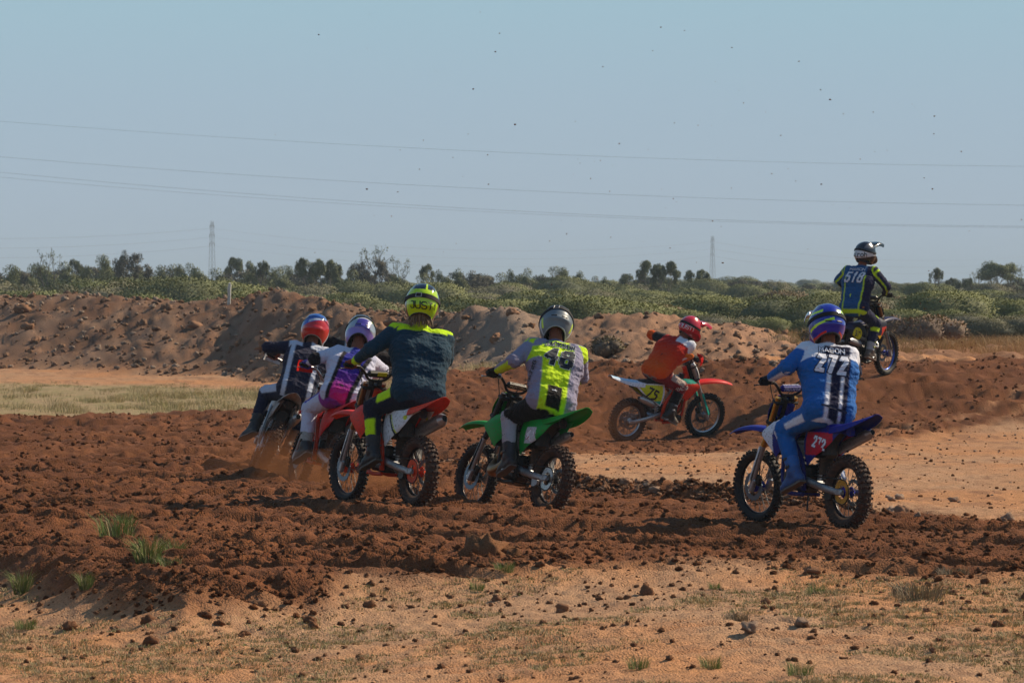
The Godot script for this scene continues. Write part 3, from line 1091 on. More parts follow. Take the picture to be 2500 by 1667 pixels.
func tyre_mesh(r: float, w: float, blocks: int, rear: bool) -> ArrayMesh:
	var m := Collect.new()
	var prof := []
	var body := r - 0.014
	var rim_r := r - (0.105 if rear else 0.085)
	for k in 15:
		var a := -PI * 0.62 + PI * 1.24 * k / 14.0
		var mid := (body + rim_r) * 0.5
		prof.append(Vector2(mid + cos(a) * (body - mid), sin(a) * w * 0.5))
	prof.append(Vector2(rim_r - 0.004, w * 0.22))
	prof.append(Vector2(rim_r - 0.004, -w * 0.22))
	prof.reverse()
	m.lathe(prof, Transform3D(), 64, true)
	var knob := func(ang: float, side: float, sx: float, sy: float, tall: float):
		var a := side * 1.05
		var mid := (body + rim_r) * 0.5
		var rad := mid + cos(a) * (body - mid)
		var lat := sin(a) * w * 0.5
		var out := Vector3(sin(a) * 0.9, cos(a), 0).normalized()
		var turn := Basis(Vector3.RIGHT, ang)
		var zz := Vector3(0, 0, 1)
		var bs := Basis(turn * out.cross(zz).normalized() * -1.0, turn * out, turn * zz)
		if bs.determinant() < 0: bs.x = -bs.x
		m.box(turn * Vector3(lat, rad, 0) + turn * out * tall * 0.35, Vector3(sx, tall, sy), bs, 0.0025)
	for k in blocks:
		var ang := TAU * k / blocks
		var half := PI / blocks
		if rear:
			if k % 2 == 0:
				knob.call(ang, 0.0, 0.034, 0.020, 0.022)
				knob.call(ang, 0.62, 0.026, 0.020, 0.022)
				knob.call(ang, -0.62, 0.026, 0.020, 0.022)
			else:
				knob.call(ang, 0.30, 0.028, 0.020, 0.022)
				knob.call(ang, -0.30, 0.028, 0.020, 0.022)
			knob.call(ang, 1.05, 0.022, 0.022, 0.020)
			knob.call(ang, -1.05, 0.022, 0.022, 0.020)
		else:
			knob.call(ang, 0.28 if k % 2 == 0 else 0.55, 0.022, 0.020, 0.020)
			knob.call(ang, -0.28 if k % 2 == 0 else -0.55, 0.022, 0.020, 0.020)
			knob.call(ang + half, 1.0, 0.018, 0.020, 0.018)
			knob.call(ang + half, -1.0, 0.018, 0.020, 0.018)
	return m.done()

func rim_mesh(rr: float, w: float) -> ArrayMesh:
	var m := Collect.new()
	m.lathe([Vector2(rr + 0.006, -w), Vector2(rr + 0.004, -w * 0.8), Vector2(rr - 0.010, -w * 0.6), Vector2(rr - 0.018, -w * 0.2), Vector2(rr - 0.018, w * 0.2), Vector2(rr - 0.010, w * 0.6), Vector2(rr + 0.004, w * 0.8), Vector2(rr + 0.006, w), Vector2(rr + 0.012, 0)], Transform3D(), 56, true)
	return m.done()

func spoke_mesh(rr: float, hub: float, w: float, count: int) -> ArrayMesh:
	var m := Collect.new()
	for k in count:
		var a := TAU * k / count
		var side := 1.0 if k % 2 == 0 else -1.0
		var lean := (0.55 if (k / 2) % 2 == 0 else -0.55)
		var p := Vector3(side * w, cos(a + lean) * hub, sin(a + lean) * hub)
		var q := Vector3(side * 0.006, cos(a) * (rr - 0.014), sin(a) * (rr - 0.014))
		m.tube([p, q], [0.0026, 0.0022], 5, false)
	return m.done()

func toothed_ring(r0: float, r1: float, teeth: int, tall: float, thick: float, holes := 0) -> ArrayMesh:
	var m := Collect.new()
	var rows := [[], [], [], []]
	var n := teeth * 4
	for k in n:
		var a := TAU * k / n
		var out := r1 + (tall if k % 4 in [1, 2] else 0.0)
		var inn := r0
		if holes > 0:
			inn = r0 + 0.007 * (1.0 if sin(a * holes) > 0.0 else 0.0)
		for e in [[0, inn, -thick], [1, out, -thick], [2, out, thick], [3, inn, thick]]:
			rows[e[0]].append(Vector3(e[2] * 0.5, cos(a) * e[1], sin(a) * e[1]))
	m.grid(rows, true, true, true)
	return m.done(true)

func wheel(parent: Node3D, called: String, rear: bool, s: Dictionary, at: Transform3D):
	var hub_node := Node3D.new()
	hub_node.name = called
	parent.add_child(hub_node, true)
	hub_node.transform = at
	var r := 0.338 if rear else 0.346
	var w := 0.128 if rear else 0.092
	var rr := r - (0.105 if rear else 0.085)
	part("tyre", kept("tyre%s" % rear, func(): return tyre_mesh(r, w, 40 if rear else 44, rear)), M.rubber if rear else M.clean_rubber, hub_node)
	part("rim", kept("rim%s" % rear, func(): return rim_mesh(rr, 0.028 if rear else 0.022)), M[s.rim], hub_node)
	part("spoke_set", kept("spokes%s" % rear, func(): return spoke_mesh(rr, 0.045, 0.030, 36)), M.spoke_steel, hub_node)
	part("hub", kept("hub%s" % rear, func():
		var m := Collect.new()
		m.lathe([Vector2(0.0, -0.075), Vector2(0.018, -0.075), Vector2(0.020, -0.045), Vector2(0.052, -0.040), Vector2(0.050, -0.030), Vector2(0.028, -0.022), Vector2(0.028, 0.022), Vector2(0.050, 0.030), Vector2(0.052, 0.040), Vector2(0.020, 0.045), Vector2(0.018, 0.075), Vector2(0.0, 0.075)], Transform3D(), 20)
		return m.done()), M[s.hub], hub_node)
	part("brake_disc", kept("disc%s" % rear, func(): return toothed_ring(0.085, 0.118 if rear else 0.130, 18, 0.005, 0.005, 14)), M.disc_steel, hub_node, Transform3D(Basis(), Vector3(0.062 if rear else -0.058, 0, 0)))
	if rear:
		part("sprocket", kept("sprocket", func(): return toothed_ring(0.060, 0.112, 49, 0.007, 0.007, 12)), M[s.sprocket], hub_node, Transform3D(Basis(), Vector3(-0.060, 0, 0)))

func mirrored(rows: Array, side: float) -> Array:
	# control points are given for the right side (x > 0); the left side is its mirror, kept facing outwards
	var out := []
	for r in rows:
		var row := []
		for p in r: row.append(Vector3(p.x * side, p.y, p.z))
		if side < 0: row.reverse()
		out.append(row)
	return out

func mesh_of(fill: Callable, hard := false) -> ArrayMesh:
	var m := Collect.new()
	fill.call(m)
	return m.done(hard)

func steer_turn(angle: float) -> Transform3D:
	var b := Basis(STEER_AXIS.normalized(), angle)
	return Transform3D(b, STEER_POINT - b * STEER_POINT)

func grip_point(side: float, steer: float) -> Vector3:
	return steer_turn(steer) * P(side * 0.355, 1.315, 0.915)

func print_on(parent: Node3D, called: String, text: String, place: Callable, size: Vector2, colour: Color, mat: Material, slant := 0.0, bold := 0.9, spread := 0.0):
	# lettering fitted to size.x by size.y metres and laid on a surface by place(x, y)
	var tris := text_triangles(text, size, slant, bold, spread)
	var m := Collect.new()
	m.tint = colour
	lay(m, tris, place)
	return part(called, m.done(), mat, parent)

func lay(m: Collect, tris: Array, place: Callable, offset := Vector2.ZERO):
	var seen_at := {}
	for t in tris:
		var ids := []
		for p in t:
			var key := Vector2i((p * 20000.0).round())
			if not seen_at.has(key):
				var q: Vector2 = p + offset
				var w: Vector3 = place.call(q.x, q.y)
				seen_at[key] = m.put(w) if w.y > -100.0 else -1
			ids.append(seen_at[key])
		if -1 in ids: continue
		m.tri(ids[0], ids[1], ids[2])

# single-stroke letters on a box 0..1 by 0..1; a stroke is drawn with a given half width
const LETTERS := {
	"A": [[0, 0, 0.5, 1, 1, 0], [0.2, 0.33, 0.8, 0.33]], "C": [[1, 0.82, 0.75, 1, 0.25, 1, 0, 0.78, 0, 0.22, 0.25, 0, 0.75, 0, 1, 0.18]], "E": [[1, 1, 0, 1, 0, 0, 1, 0], [0, 0.5, 0.85, 0.5]], "F": [[1, 1, 0, 1, 0, 0], [0, 0.5, 0.85, 0.5]],
	"G": [[1, 0.82, 0.75, 1, 0.25, 1, 0, 0.78, 0, 0.22, 0.25, 0, 0.75, 0, 1, 0.2, 1, 0.48, 0.6, 0.48]], "H": [[0, 0, 0, 1], [1, 0, 1, 1], [0, 0.5, 1, 0.5]], "I": [[0.5, 0, 0.5, 1]], "J": [[0, 0.2, 0.25, 0, 0.7, 0, 1, 0.22, 1, 1, 0.4, 1]], "K": [[0, 0, 0, 1], [1, 1, 0.05, 0.48, 1, 0]],
	"L": [[0, 1, 0, 0, 1, 0]], "M": [[0, 0, 0, 1, 0.5, 0.35, 1, 1, 1, 0]], "N": [[0, 0, 0, 1, 1, 0, 1, 1]], "O": [[0.25, 0, 0, 0.22, 0, 0.78, 0.25, 1, 0.75, 1, 1, 0.78, 1, 0.22, 0.75, 0, 0.25, 0]], "P": [[0, 0, 0, 1, 0.8, 1, 1, 0.85, 1, 0.6, 0.8, 0.45, 0, 0.45]],
	"R": [[0, 0, 0, 1, 0.8, 1, 1, 0.85, 1, 0.62, 0.8, 0.48, 0, 0.48], [0.5, 0.48, 1, 0]], "S": [[1, 0.84, 0.78, 1, 0.22, 1, 0, 0.84, 0, 0.64, 0.22, 0.52, 0.78, 0.48, 1, 0.36, 1, 0.16, 0.78, 0, 0.22, 0, 0, 0.16]], "T": [[0, 1, 1, 1], [0.5, 1, 0.5, 0]], "U": [[0, 1, 0, 0.22, 0.25, 0, 0.75, 0, 1, 0.22, 1, 1]],
	"X": [[0, 0, 1, 1], [0, 1, 1, 0]], "Y": [[0, 1, 0.5, 0.5, 1, 1], [0.5, 0.5, 0.5, 0]], "1": [[0.2, 0.8, 0.55, 1, 0.55, 0]], "2": [[0, 0.8, 0.2, 1, 0.8, 1, 1, 0.82, 1, 0.62, 0, 0.0, 1, 0]], "4": [[0.75, 0, 0.75, 1, 0, 0.32, 1, 0.32]],
	"5": [[0.95, 1, 0.1, 1, 0.05, 0.55, 0.75, 0.58, 1, 0.42, 1, 0.18, 0.75, 0, 0.2, 0, 0, 0.15]], "7": [[0, 1, 1, 1, 0.35, 0]], "8": [[0.25, 0.53, 0.04, 0.66, 0.04, 0.86, 0.25, 1, 0.75, 1, 0.96, 0.86, 0.96, 0.66, 0.75, 0.53, 0.25, 0.53, 0, 0.38, 0, 0.15, 0.22, 0, 0.78, 0, 1, 0.15, 1, 0.38, 0.75, 0.53]],
	"a": [[0.1, 0.62, 0.7, 0.66, 0.95, 0.5, 0.95, 0], [0.95, 0.36, 0.25, 0.36, 0.03, 0.2, 0.2, 0, 0.7, 0, 0.95, 0.15]], "i": [[0.5, 0, 0.5, 0.64], [0.5, 0.86, 0.5, 0.9]], "r": [[0.1, 0, 0.1, 0.64], [0.1, 0.45, 0.45, 0.64, 0.95, 0.62]], "o": [[0.3, 0, 0.03, 0.2, 0.03, 0.46, 0.3, 0.66, 0.7, 0.66, 0.97, 0.46, 0.97, 0.2, 0.7, 0, 0.3, 0]],
	"h": [[0.05, 0, 0.05, 1], [0.05, 0.46, 0.4, 0.66, 0.8, 0.62, 0.95, 0.45, 0.95, 0]], "s": [[0.95, 0.6, 0.2, 0.66, 0.03, 0.48, 0.2, 0.36, 0.8, 0.30, 0.97, 0.16, 0.8, 0, 0.03, 0.05]], "t": [[0.4, 0.95, 0.4, 0.15, 0.6, 0, 0.95, 0.02], [0.05, 0.64, 0.9, 0.64]]}

func text_triangles(text: String, size: Vector2, slant: float, bold: float, spread := 0.0) -> Array:
	# letters fill size; bold 1 gives strokes a fifth of the height wide; spread widens every stroke by that many metres
	var key := "text|%s|%s|%s|%s|%s" % [text, size, slant, bold, spread]
	if mesh_cache.has(key): return mesh_cache[key]
	var n := text.length()
	var half := size.y * 0.075 * (0.55 + bold * 0.45)
	var gap := half * 0.75
	var pitch := (size.x + gap) / n
	half = minf(half, pitch * 0.20)
	var out := []
	for i in n:
		var ch := text[i]
		if not LETTERS.has(ch): continue
		var x0 := -size.x * 0.5 + pitch * i + half
		var w := pitch - gap - half * 2.0
		if ch in ["1", "I", "i"]:
			x0 += w * 0.15; w *= 0.7
		var segs := []
		for line in LETTERS[ch]:
			for k in range(0, line.size() - 2, 2):
				segs.append([Vector2(x0 + line[k] * w, -size.y * 0.5 + half + line[k + 1] * (size.y - half * 2.0)), Vector2(x0 + line[k + 2] * w, -size.y * 0.5 + half + line[k + 3] * (size.y - half * 2.0))])
		var r := half + spread
		var step := maxf(size.y / 26.0, 0.0022)
		var y := -size.y * 0.5 - spread
		while y < size.y * 0.5 + spread - 1e-6:
			var y1 := minf(y + step, size.y * 0.5 + spread)
			var ym := (y + y1) * 0.5
			var spans := []
			for s in segs:
				var sp := stroke_span(s[0], s[1], r, ym)
				if sp.y > sp.x: spans.append(sp)
			spans.sort_custom(func(p, q): return p.x < q.x)
			var joined := []
			for sp in spans:
				if joined.size() and sp.x <= joined[-1].y: joined[-1] = Vector2(joined[-1].x, maxf(joined[-1].y, sp.y))
				else: joined.append(sp)
			for sp in joined:
				var m := maxi(1, ceili((sp.y - sp.x) / 0.018))
				for k in m:
					var a := lerpf(sp.x, sp.y, float(k) / m)
					var b := lerpf(sp.x, sp.y, float(k + 1) / m)
					out.append([Vector2(a + y * slant, y), Vector2(b + y * slant, y), Vector2(b + y1 * slant, y1)])
					out.append([Vector2(a + y * slant, y), Vector2(b + y1 * slant, y1), Vector2(a + y1 * slant, y1)])
			y = y1
	mesh_cache[key] = out
	return out

func stroke_span(p: Vector2, q: Vector2, r: float, y: float) -> Vector2:
	# where the line at height y crosses a thick, square-ended stroke
	var d := (q - p).normalized() if p.distance_to(q) > 1e-6 else Vector2.RIGHT
	var n := Vector2(-d.y, d.x) * r
	var e := d * r * 0.9
	var c := [p - e + n, q + e + n, q + e - n, p - e - n]
	var lo := 1e9
	var hi := -1e9
	for k in 4:
		var a: Vector2 = c[k]
		var b: Vector2 = c[(k + 1) % 4]
		if (a.y > y) == (b.y > y): continue
		var x := lerpf(a.x, b.x, (y - a.y) / (b.y - a.y))
		lo = minf(lo, x); hi = maxf(hi, x)
	return Vector2(lo, hi)

func finer(t: Array, most: float) -> Array:
	var todo := [t]
	var out := []
	while todo.size():
		var a: Array = todo.pop_back()
		var l := [a[0].distance_to(a[1]), a[1].distance_to(a[2]), a[2].distance_to(a[0])]
		var k := 0
		if l[1] > l[k]: k = 1
		if l[2] > l[k]: k = 2
		if l[k] <= most:
			out.append(a)
			continue
		var mid: Vector2 = (a[k] + a[(k + 1) % 3]) * 0.5
		todo.append([a[k], mid, a[(k + 2) % 3]])
		todo.append([mid, a[(k + 1) % 3], a[(k + 2) % 3]])
	return out

func polygon_triangles(poly: PackedVector2Array, most := 0.022) -> Array:
	var ids := Geometry2D.triangulate_polygon(poly)
	var out := []
	for i in range(0, ids.size(), 3):
		var t := [poly[ids[i]], poly[ids[i + 1]], poly[ids[i + 2]]]
		if (t[1] - t[0]).cross(t[2] - t[0]) < 0: t.reverse()
		out += finer(t, most)
	return out

const SIDE_PANEL := [
	[Vector3(0.070, 0.905, 0.10), Vector3(0.098, 0.905, -0.13), Vector3(0.112, 0.895, -0.34), Vector3(0.112, 0.875, -0.53)],
	[Vector3(0.098, 0.855, -0.02), Vector3(0.124, 0.835, -0.19), Vector3(0.132, 0.810, -0.36), Vector3(0.126, 0.770, -0.54)],
	[Vector3(0.112, 0.775, -0.12), Vector3(0.132, 0.740, -0.25), Vector3(0.138, 0.705, -0.38), Vector3(0.132, 0.665, -0.52)],
	[Vector3(0.112, 0.705, -0.24), Vector3(0.128, 0.655, -0.33), Vector3(0.132, 0.600, -0.41), Vector3(0.126, 0.555, -0.48)]]

const SHROUD := [
	[Vector3(0.09, 0.905, -0.62), Vector3(0.115, 0.935, -0.76), Vector3(0.13, 0.955, -0.90), Vector3(0.145, 0.940, -1.03)],
	[Vector3(0.11, 0.865, -0.60), Vector3(0.15, 0.868, -0.78), Vector3(0.18, 0.868, -0.97), Vector3(0.185, 0.835, -1.16)],
	[Vector3(0.115, 0.820, -0.63), Vector3(0.16, 0.780, -0.80), Vector3(0.185, 0.752, -0.94), Vector3(0.18, 0.730, -1.06)],
	[Vector3(0.115, 0.775, -0.70), Vector3(0.155, 0.710, -0.82), Vector3(0.17, 0.660, -0.89), Vector3(0.165, 0.620, -0.94)]]

func panel_point(side: float, u: float, y: float, lift := 0.006) -> Vector3:
	# a point on the outside of a side panel, u metres ahead of the rear axle and y high
	var z := -u
	var best := 0.0
	var total := 0.0
	for r in SIDE_PANEL:
		for p in r:
			var w := 1.0 / (pow(p.z - z, 2.0) + pow(p.y - y, 2.0) + 0.0008)
			w *= w
			best += p.x * w
			total += w
	return Vector3(side * (best / total + lift), y, z)

func build_bike(label: String, at: Transform3D, s: Dictionary) -> Node3D:
	var b := thing("motocross_bike", label, "motorbike", at, "racing motocross bikes")
	var steer: float = s.get("steer", 0.0)
	var st := steer_turn(steer)
	wheel(b, "rear_wheel", true, s, Transform3D(Basis(Vector3.RIGHT, 0.3), P(0, 0.335, 0)))
	wheel(b, "front_wheel", false, s, st * Transform3D(Basis(Vector3.RIGHT, 0.7), P(0, 0.343, 1.48)))
	# front fork
	for sd in [-1.0, 1.0]:
		var lo := P(sd * 0.095, 0.335, 1.465)
		var hi := P(sd * 0.095, 1.165, 1.045)
		var mid := lo.lerp(hi, 0.46)
		var leg := part("fork_leg", mesh_of(func(m):
			m.tube([mid, hi], [0.0285], 12)
			m.tube([mid.lerp(hi, 0.02), mid.lerp(hi, 0.06)], [0.032], 12)), M[s.fork_upper], b, st)
		part("slider", mesh_of(func(m):
			m.tube([lo.lerp(mid, 0.18), mid], [0.0235], 12)
			m.box(lo.lerp(mid, 0.06) + Vector3(0, 0, 0.01), Vector3(0.045, 0.13, 0.06), Basis(Vector3.RIGHT, 0.47), 0.012)), M.bronze_tube if s.get("gold_fork", false) else M.alloy, leg)
		part("fork_guard", mesh_of(func(m):
			var rows := []
			for k in 4:
				var c: Vector3 = lo.lerp(hi, 0.06 + 0.125 * k)
				var f := Vector3(0, 0.454, -0.891)
				var wd: float = [0.038, 0.034, 0.030, 0.026][k]
				rows.append([c + Vector3(sd * -wd, 0, 0) + f * 0.012, c + f * 0.040 + Vector3(sd * -0.012, 0, 0), c + f * 0.040 + Vector3(sd * 0.018, 0, 0), c + Vector3(sd * (wd + 0.004), 0, 0) + f * 0.004])
				if sd < 0: rows[-1].reverse()
			m.sheet(rows, 0.004, 3)), M[s.guard], leg)
	part("triple_clamp", mesh_of(func(m):
		m.box(P(0, 1.125, 1.07), Vector3(0.26, 0.035, 0.085), Basis(Vector3.RIGHT, 0.47), 0.012)
		m.box(P(0, 0.935, 1.165), Vector3(0.26, 0.045, 0.085), Basis(Vector3.RIGHT, 0.47), 0.012)
		m.tube([P(0, 0.91, 1.15), P(0, 1.15, 1.03)], [0.03], 12)), M.dark_metal, b, st)
	# handlebar and controls
	var bar_line := []
	for sd in [-1.0, 1.0]:
		var half := [P(sd * 0.415, 1.318, 0.90), P(sd * 0.30, 1.312, 0.93), P(sd * 0.22, 1.305, 0.955), P(sd * 0.15, 1.26, 0.985), P(sd * 0.10, 1.205, 1.01), P(sd * 0.045, 1.185, 1.02)]
		if sd > 0: half.reverse()
		bar_line += half
	var hb := part("handlebar", mesh_of(func(m):
		m.tube(Collect.smooth_line(bar_line, 4), [0.0135], 10)
		m.tube([P(-0.135, 1.245, 0.99), P(0.135, 1.245, 0.99)], [0.009], 8)
		for sd in [-1.0, 1.0]: m.box(P(sd * 0.045, 1.165, 1.03), Vector3(0.04, 0.06, 0.05), Basis(), 0.01)), M[s.bar], b, st)
	var pad := part("bar_pad", mesh_of(func(m):
		m.box(P(0, 1.250, 0.988), Vector3(0.225, 0.062, 0.058), Basis(Vector3.RIGHT, 0.25), 0.018)), M[s.pad], hb)
	if s.has("pad_text"):
		var tilt := Basis(Vector3.RIGHT, 0.25)
		for face in 2:
			print_on(pad, "lettering", s.pad_text, func(x, y): return P(0, 1.250, 0.988) + tilt * (Vector3(x, y, 0.0305) if face == 0 else Vector3(x, 0.0325, -y)), Vector2(0.18, 0.034), s.pad_ink, M.glossy_print, 0.12)
	if s.has("pad_patch"):
		part("sticker", mesh_of(func(m): m.box(P(0.03, 1.250, 0.988) + Basis(Vector3.RIGHT, 0.25) * Vector3(0, 0.004, 0.030), Vector3(0.10, 0.036, 0.004), Basis(Vector3.RIGHT, 0.25), 0.001)), M[s.pad_patch], pad)
	for sd in [-1.0, 1.0]:
		part("grip", mesh_of(func(m):
			m.tube([P(sd * 0.425, 1.319, 0.897), P(sd * 0.30, 1.312, 0.93), P(sd * 0.292, 1.312, 0.932)], [0.0175, 0.017, 0.028], 12)), M.grip_rubber, hb)
		part("lever", mesh_of(func(m):
			m.tube([P(sd * 0.245, 1.30, 0.965), P(sd * 0.30, 1.295, 0.992), P(sd * 0.40, 1.285, 0.985), P(sd * 0.425, 1.283, 0.975)], [0.008, 0.006, 0.0055, 0.008], 8)
			m.box(P(sd * 0.235, 1.305, 0.965), Vector3(0.05, 0.035, 0.045), Basis(Vector3.UP, sd * 0.25), 0.008)
			m.box(P(sd * 0.225, 1.325, 0.985), Vector3(0.045, 0.028, 0.035), Basis(), 0.008)), M.steel if s.get("bright_lever", false) else M.dark_metal, hb)
		part("control_cable", mesh_of(func(m):
			m.tube(Collect.smooth_line([P(sd * 0.235, 1.305, 0.985), P(sd * 0.16, 1.30, 1.09), P(sd * 0.08, 1.15, 1.15), P(sd * 0.08, 0.92, 1.05)], 4), [0.0045], 6)), M.grip_rubber, hb)
		if s.has("hand_guard"):
			var rows := []
			for k in 4:
				var yy: float = [1.375, 1.345, 1.295, 1.255][k]
				var row := []
				for j in 4:
					row.append(P(sd * [0.235, 0.31, 0.39, 0.435][j], yy - 0.006 * j, [1.015, 1.045, 1.02, 0.95][j] - absf(k - 1.5) * 0.012))
				if sd > 0: row.reverse()
				rows.append(row)
			part("hand_guard", mesh_of(func(m): m.sheet(rows, 0.005, 3)), M[s.hand_guard], hb)
	# front number plate, front fender
	var plate := []
	for k in 4:
		var yy: float = [1.185, 1.10, 1.0, 0.905][k]
		var ww: float = [0.075, 0.12, 0.125, 0.085][k]
		var uu: float = [1.115, 1.165, 1.215, 1.245][k]
		plate.append([P(ww, yy, uu - 0.045), P(ww * 0.5, yy, uu - 0.005), P(-ww * 0.5, yy, uu - 0.005), P(-ww, yy, uu - 0.045)])
	part("number_plate", mesh_of(func(m): m.sheet(plate, 0.005, 4)), M[s.front_plate], b, st)
	var fend := []
	for k in 6:
		var uu: float = [1.02, 1.17, 1.36, 1.55, 1.73, 1.87][k]
		var yy: float = [0.790, 0.850, 0.888, 0.893, 0.868, 0.822][k]
		var ww: float = [0.060, 0.075, 0.085, 0.085, 0.072, 0.040][k]
		var dr: float = [0.015, 0.030, 0.036, 0.034, 0.026, 0.012][k]
		fend.append([P(-ww, yy - dr, uu), P(-ww * 0.78, yy - 0.004, uu), P(0, yy + 0.008, uu), P(ww * 0.78, yy - 0.004, uu), P(ww, yy - dr, uu)])
	part("front_fender", mesh_of(func(m): m.sheet(fend, 0.005, 4)), M[s.front_fender], b, st)
	# frame
	part("frame", mesh_of(func(m):
		for sd in [-1.0, 1.0]:
			m.tube(Collect.smooth_line([P(sd * 0.025, 0.985, 1.02), P(sd * 0.085, 0.90, 0.90), P(sd * 0.125, 0.79, 0.74), P(sd * 0.125, 0.60, 0.58), P(sd * 0.115, 0.44, 0.555), P(sd * 0.10, 0.335, 0.57)], 4), [0.026], 10, true, 1.3)
			m.tube(Collect.smooth_line([P(sd * 0.01, 0.90, 1.045), P(sd * 0.03, 0.62, 1.03), P(sd * 0.065, 0.40, 0.97), P(sd * 0.075, 0.305, 0.86), P(sd * 0.085, 0.295, 0.60)], 4), [0.019], 10)
			m.tube([P(sd * 0.075, 0.885, 0.06), P(sd * 0.095, 0.865, 0.60)], [0.013], 8)
			m.tube([P(sd * 0.075, 0.875, 0.14), P(sd * 0.105, 0.60, 0.545)], [0.012], 8)
		m.tube([P(0, 0.90, 1.07), P(0, 1.10, 0.975)], [0.036], 12)
		m.box(P(0, 0.30, 0.76), Vector3(0.20, 0.02, 0.30), Basis(), 0.008)), M[s.frame], b)
	# engine
	var eng := part("engine", mesh_of(func(m):
		m.box(P(0, 0.425, 0.72), Vector3(0.19, 0.21, 0.34), Basis(Vector3.RIGHT, 0.08), 0.04)
		m.box(P(0, 0.50, 0.60), Vector3(0.17, 0.13, 0.16), Basis(), 0.03)
		m.lathe([Vector2(0.0, -0.128), Vector2(0.070, -0.125), Vector2(0.085, -0.110), Vector2(0.092, -0.085)], Transform3D(Basis(), P(0, 0.44, 0.80)), 24)
		m.lathe([Vector2(0.098, 0.085), Vector2(0.090, 0.118), Vector2(0.072, 0.136), Vector2(0.0, 0.140)], Transform3D(Basis(), P(0, 0.43, 0.74)), 24)
		m.lathe([Vector2(0.045, 0.085), Vector2(0.042, 0.125), Vector2(0.0, 0.128)], Transform3D(Basis(), P(0, 0.36, 0.88)), 18)), M.dark_metal, b)
	part("cylinder", mesh_of(func(m):
		var lean := Basis(Vector3.RIGHT, -0.12)
		for k in 7: m.box(P(0, 0.565 + 0.024 * k, 0.81 + 0.003 * k), Vector3(0.150 - 0.002 * k, 0.013, 0.165), lean, 0.004)
		m.box(P(0, 0.645, 0.82), Vector3(0.118, 0.22, 0.13), lean, 0.02)
		m.box(P(0, 0.760, 0.835), Vector3(0.135, 0.075, 0.15), lean, 0.025)), M.alloy, eng)
	for sd in [-1.0, 1.0]:
		part("foot_peg", mesh_of(func(m): m.box(P(sd * 0.205, 0.385, 0.53), Vector3(0.12, 0.022, 0.055), Basis(), 0.006)), M.steel, b)
	for a in [["shift_lever", -1.0], ["brake_pedal", 1.0]]:
		part(a[0], mesh_of(func(m): m.tube([P(a[1] * 0.13, 0.40, 0.58), P(a[1] * 0.155, 0.385, 0.70), P(a[1] * 0.19, 0.40, 0.735)], [0.009], 8)), M.steel, b)
	for sd in [-1.0, 1.0]:
		part("radiator", mesh_of(func(m): m.box(P(sd * 0.125, 0.77, 0.985), Vector3(0.10, 0.26, 0.035), Basis(Vector3.UP, sd * 0.25), 0.008)), M.dark_metal, b)
	# air box and inner fender close the tail
	part("air_box", mesh_of(func(m):
		m.box(P(0, 0.755, 0.40), Vector3(0.17, 0.25, 0.26), Basis(), 0.03)
		m.sheet([[P(-0.07, 0.86, 0.18), P(0, 0.875, 0.18), P(0.07, 0.86, 0.18)], [P(-0.075, 0.74, 0.30), P(0, 0.745, 0.325), P(0.075, 0.74, 0.30)], [P(-0.07, 0.60, 0.36), P(0, 0.60, 0.385), P(0.07, 0.60, 0.36)], [P(-0.06, 0.48, 0.385), P(0, 0.48, 0.40), P(0.06, 0.48, 0.385)]], 0.005, 3)), M.black_plastic, b)
	# swingarm, chain, shock
	part("swingarm", mesh_of(func(m):
		for sd in [-1.0, 1.0]:
			m.tube([P(sd * 0.098, 0.335, -0.07), P(sd * 0.098, 0.337, 0.04), P(sd * 0.094, 0.365, 0.25), P(sd * 0.082, 0.40, 0.45), P(sd * 0.078, 0.43, 0.59)], [0.014, 0.017, 0.019, 0.021, 0.021], 10, true, 1.75)
			m.box(P(sd * 0.102, 0.335, 0.0), Vector3(0.026, 0.058, 0.10), Basis(), 0.01)
		m.box(P(0, 0.395, 0.435), Vector3(0.16, 0.06, 0.09), Basis(), 0.02)
		m.tube([P(-0.115, 0.335, 0), P(0.115, 0.335, 0)], [0.013], 12)), M[s.swingarm], b)
	part("chain_guide", mesh_of(func(m):
		m.sheet([[P(-0.075, 0.275, 0.14), P(-0.075, 0.26, 0.18), P(-0.075, 0.26, 0.23)], [P(-0.075, 0.315, 0.13), P(-0.075, 0.315, 0.18), P(-0.075, 0.315, 0.24)], [P(-0.075, 0.345, 0.15), P(-0.075, 0.35, 0.19), P(-0.075, 0.35, 0.23)]], 0.03, 2)), M[s.guide], b)
	part("chain", mesh_of(func(m):
		var loop := []
		for k in 9:
			var a := PI * 0.5 + PI * k / 8.0
			loop.append(P(-0.062, 0.335 + sin(a) * 0.113, cos(a) * 0.113))
		for k in 5:
			var a := -PI * 0.5 + PI * k / 4.0
			loop.append(P(-0.062, 0.435 + sin(a) * 0.035, 0.63 + cos(a) * 0.035))
		loop.append(loop[0])
		m.tube(loop, [0.0065], 6, false)), M.dark_metal, b)
	var shock := part("shock_body", mesh_of(func(m):
		m.tube([P(0.02, 0.40, 0.50), P(0.02, 0.82, 0.46)], [0.022], 12)
		m.tube([P(0.065, 0.62, 0.44), P(0.065, 0.80, 0.44)], [0.024], 12)), M.alloy, b)
	part("shock_spring", mesh_of(func(m):
		var coil := []
		for k in 97:
			var t := k / 96.0
			var a := t * TAU * 7.0
			coil.append(P(0.02 + cos(a) * 0.040, 0.47 + 0.26 * t, 0.49 - 0.02 * t + sin(a) * 0.040))
		m.tube(coil, [0.0075], 6)), M[s.spring], shock)
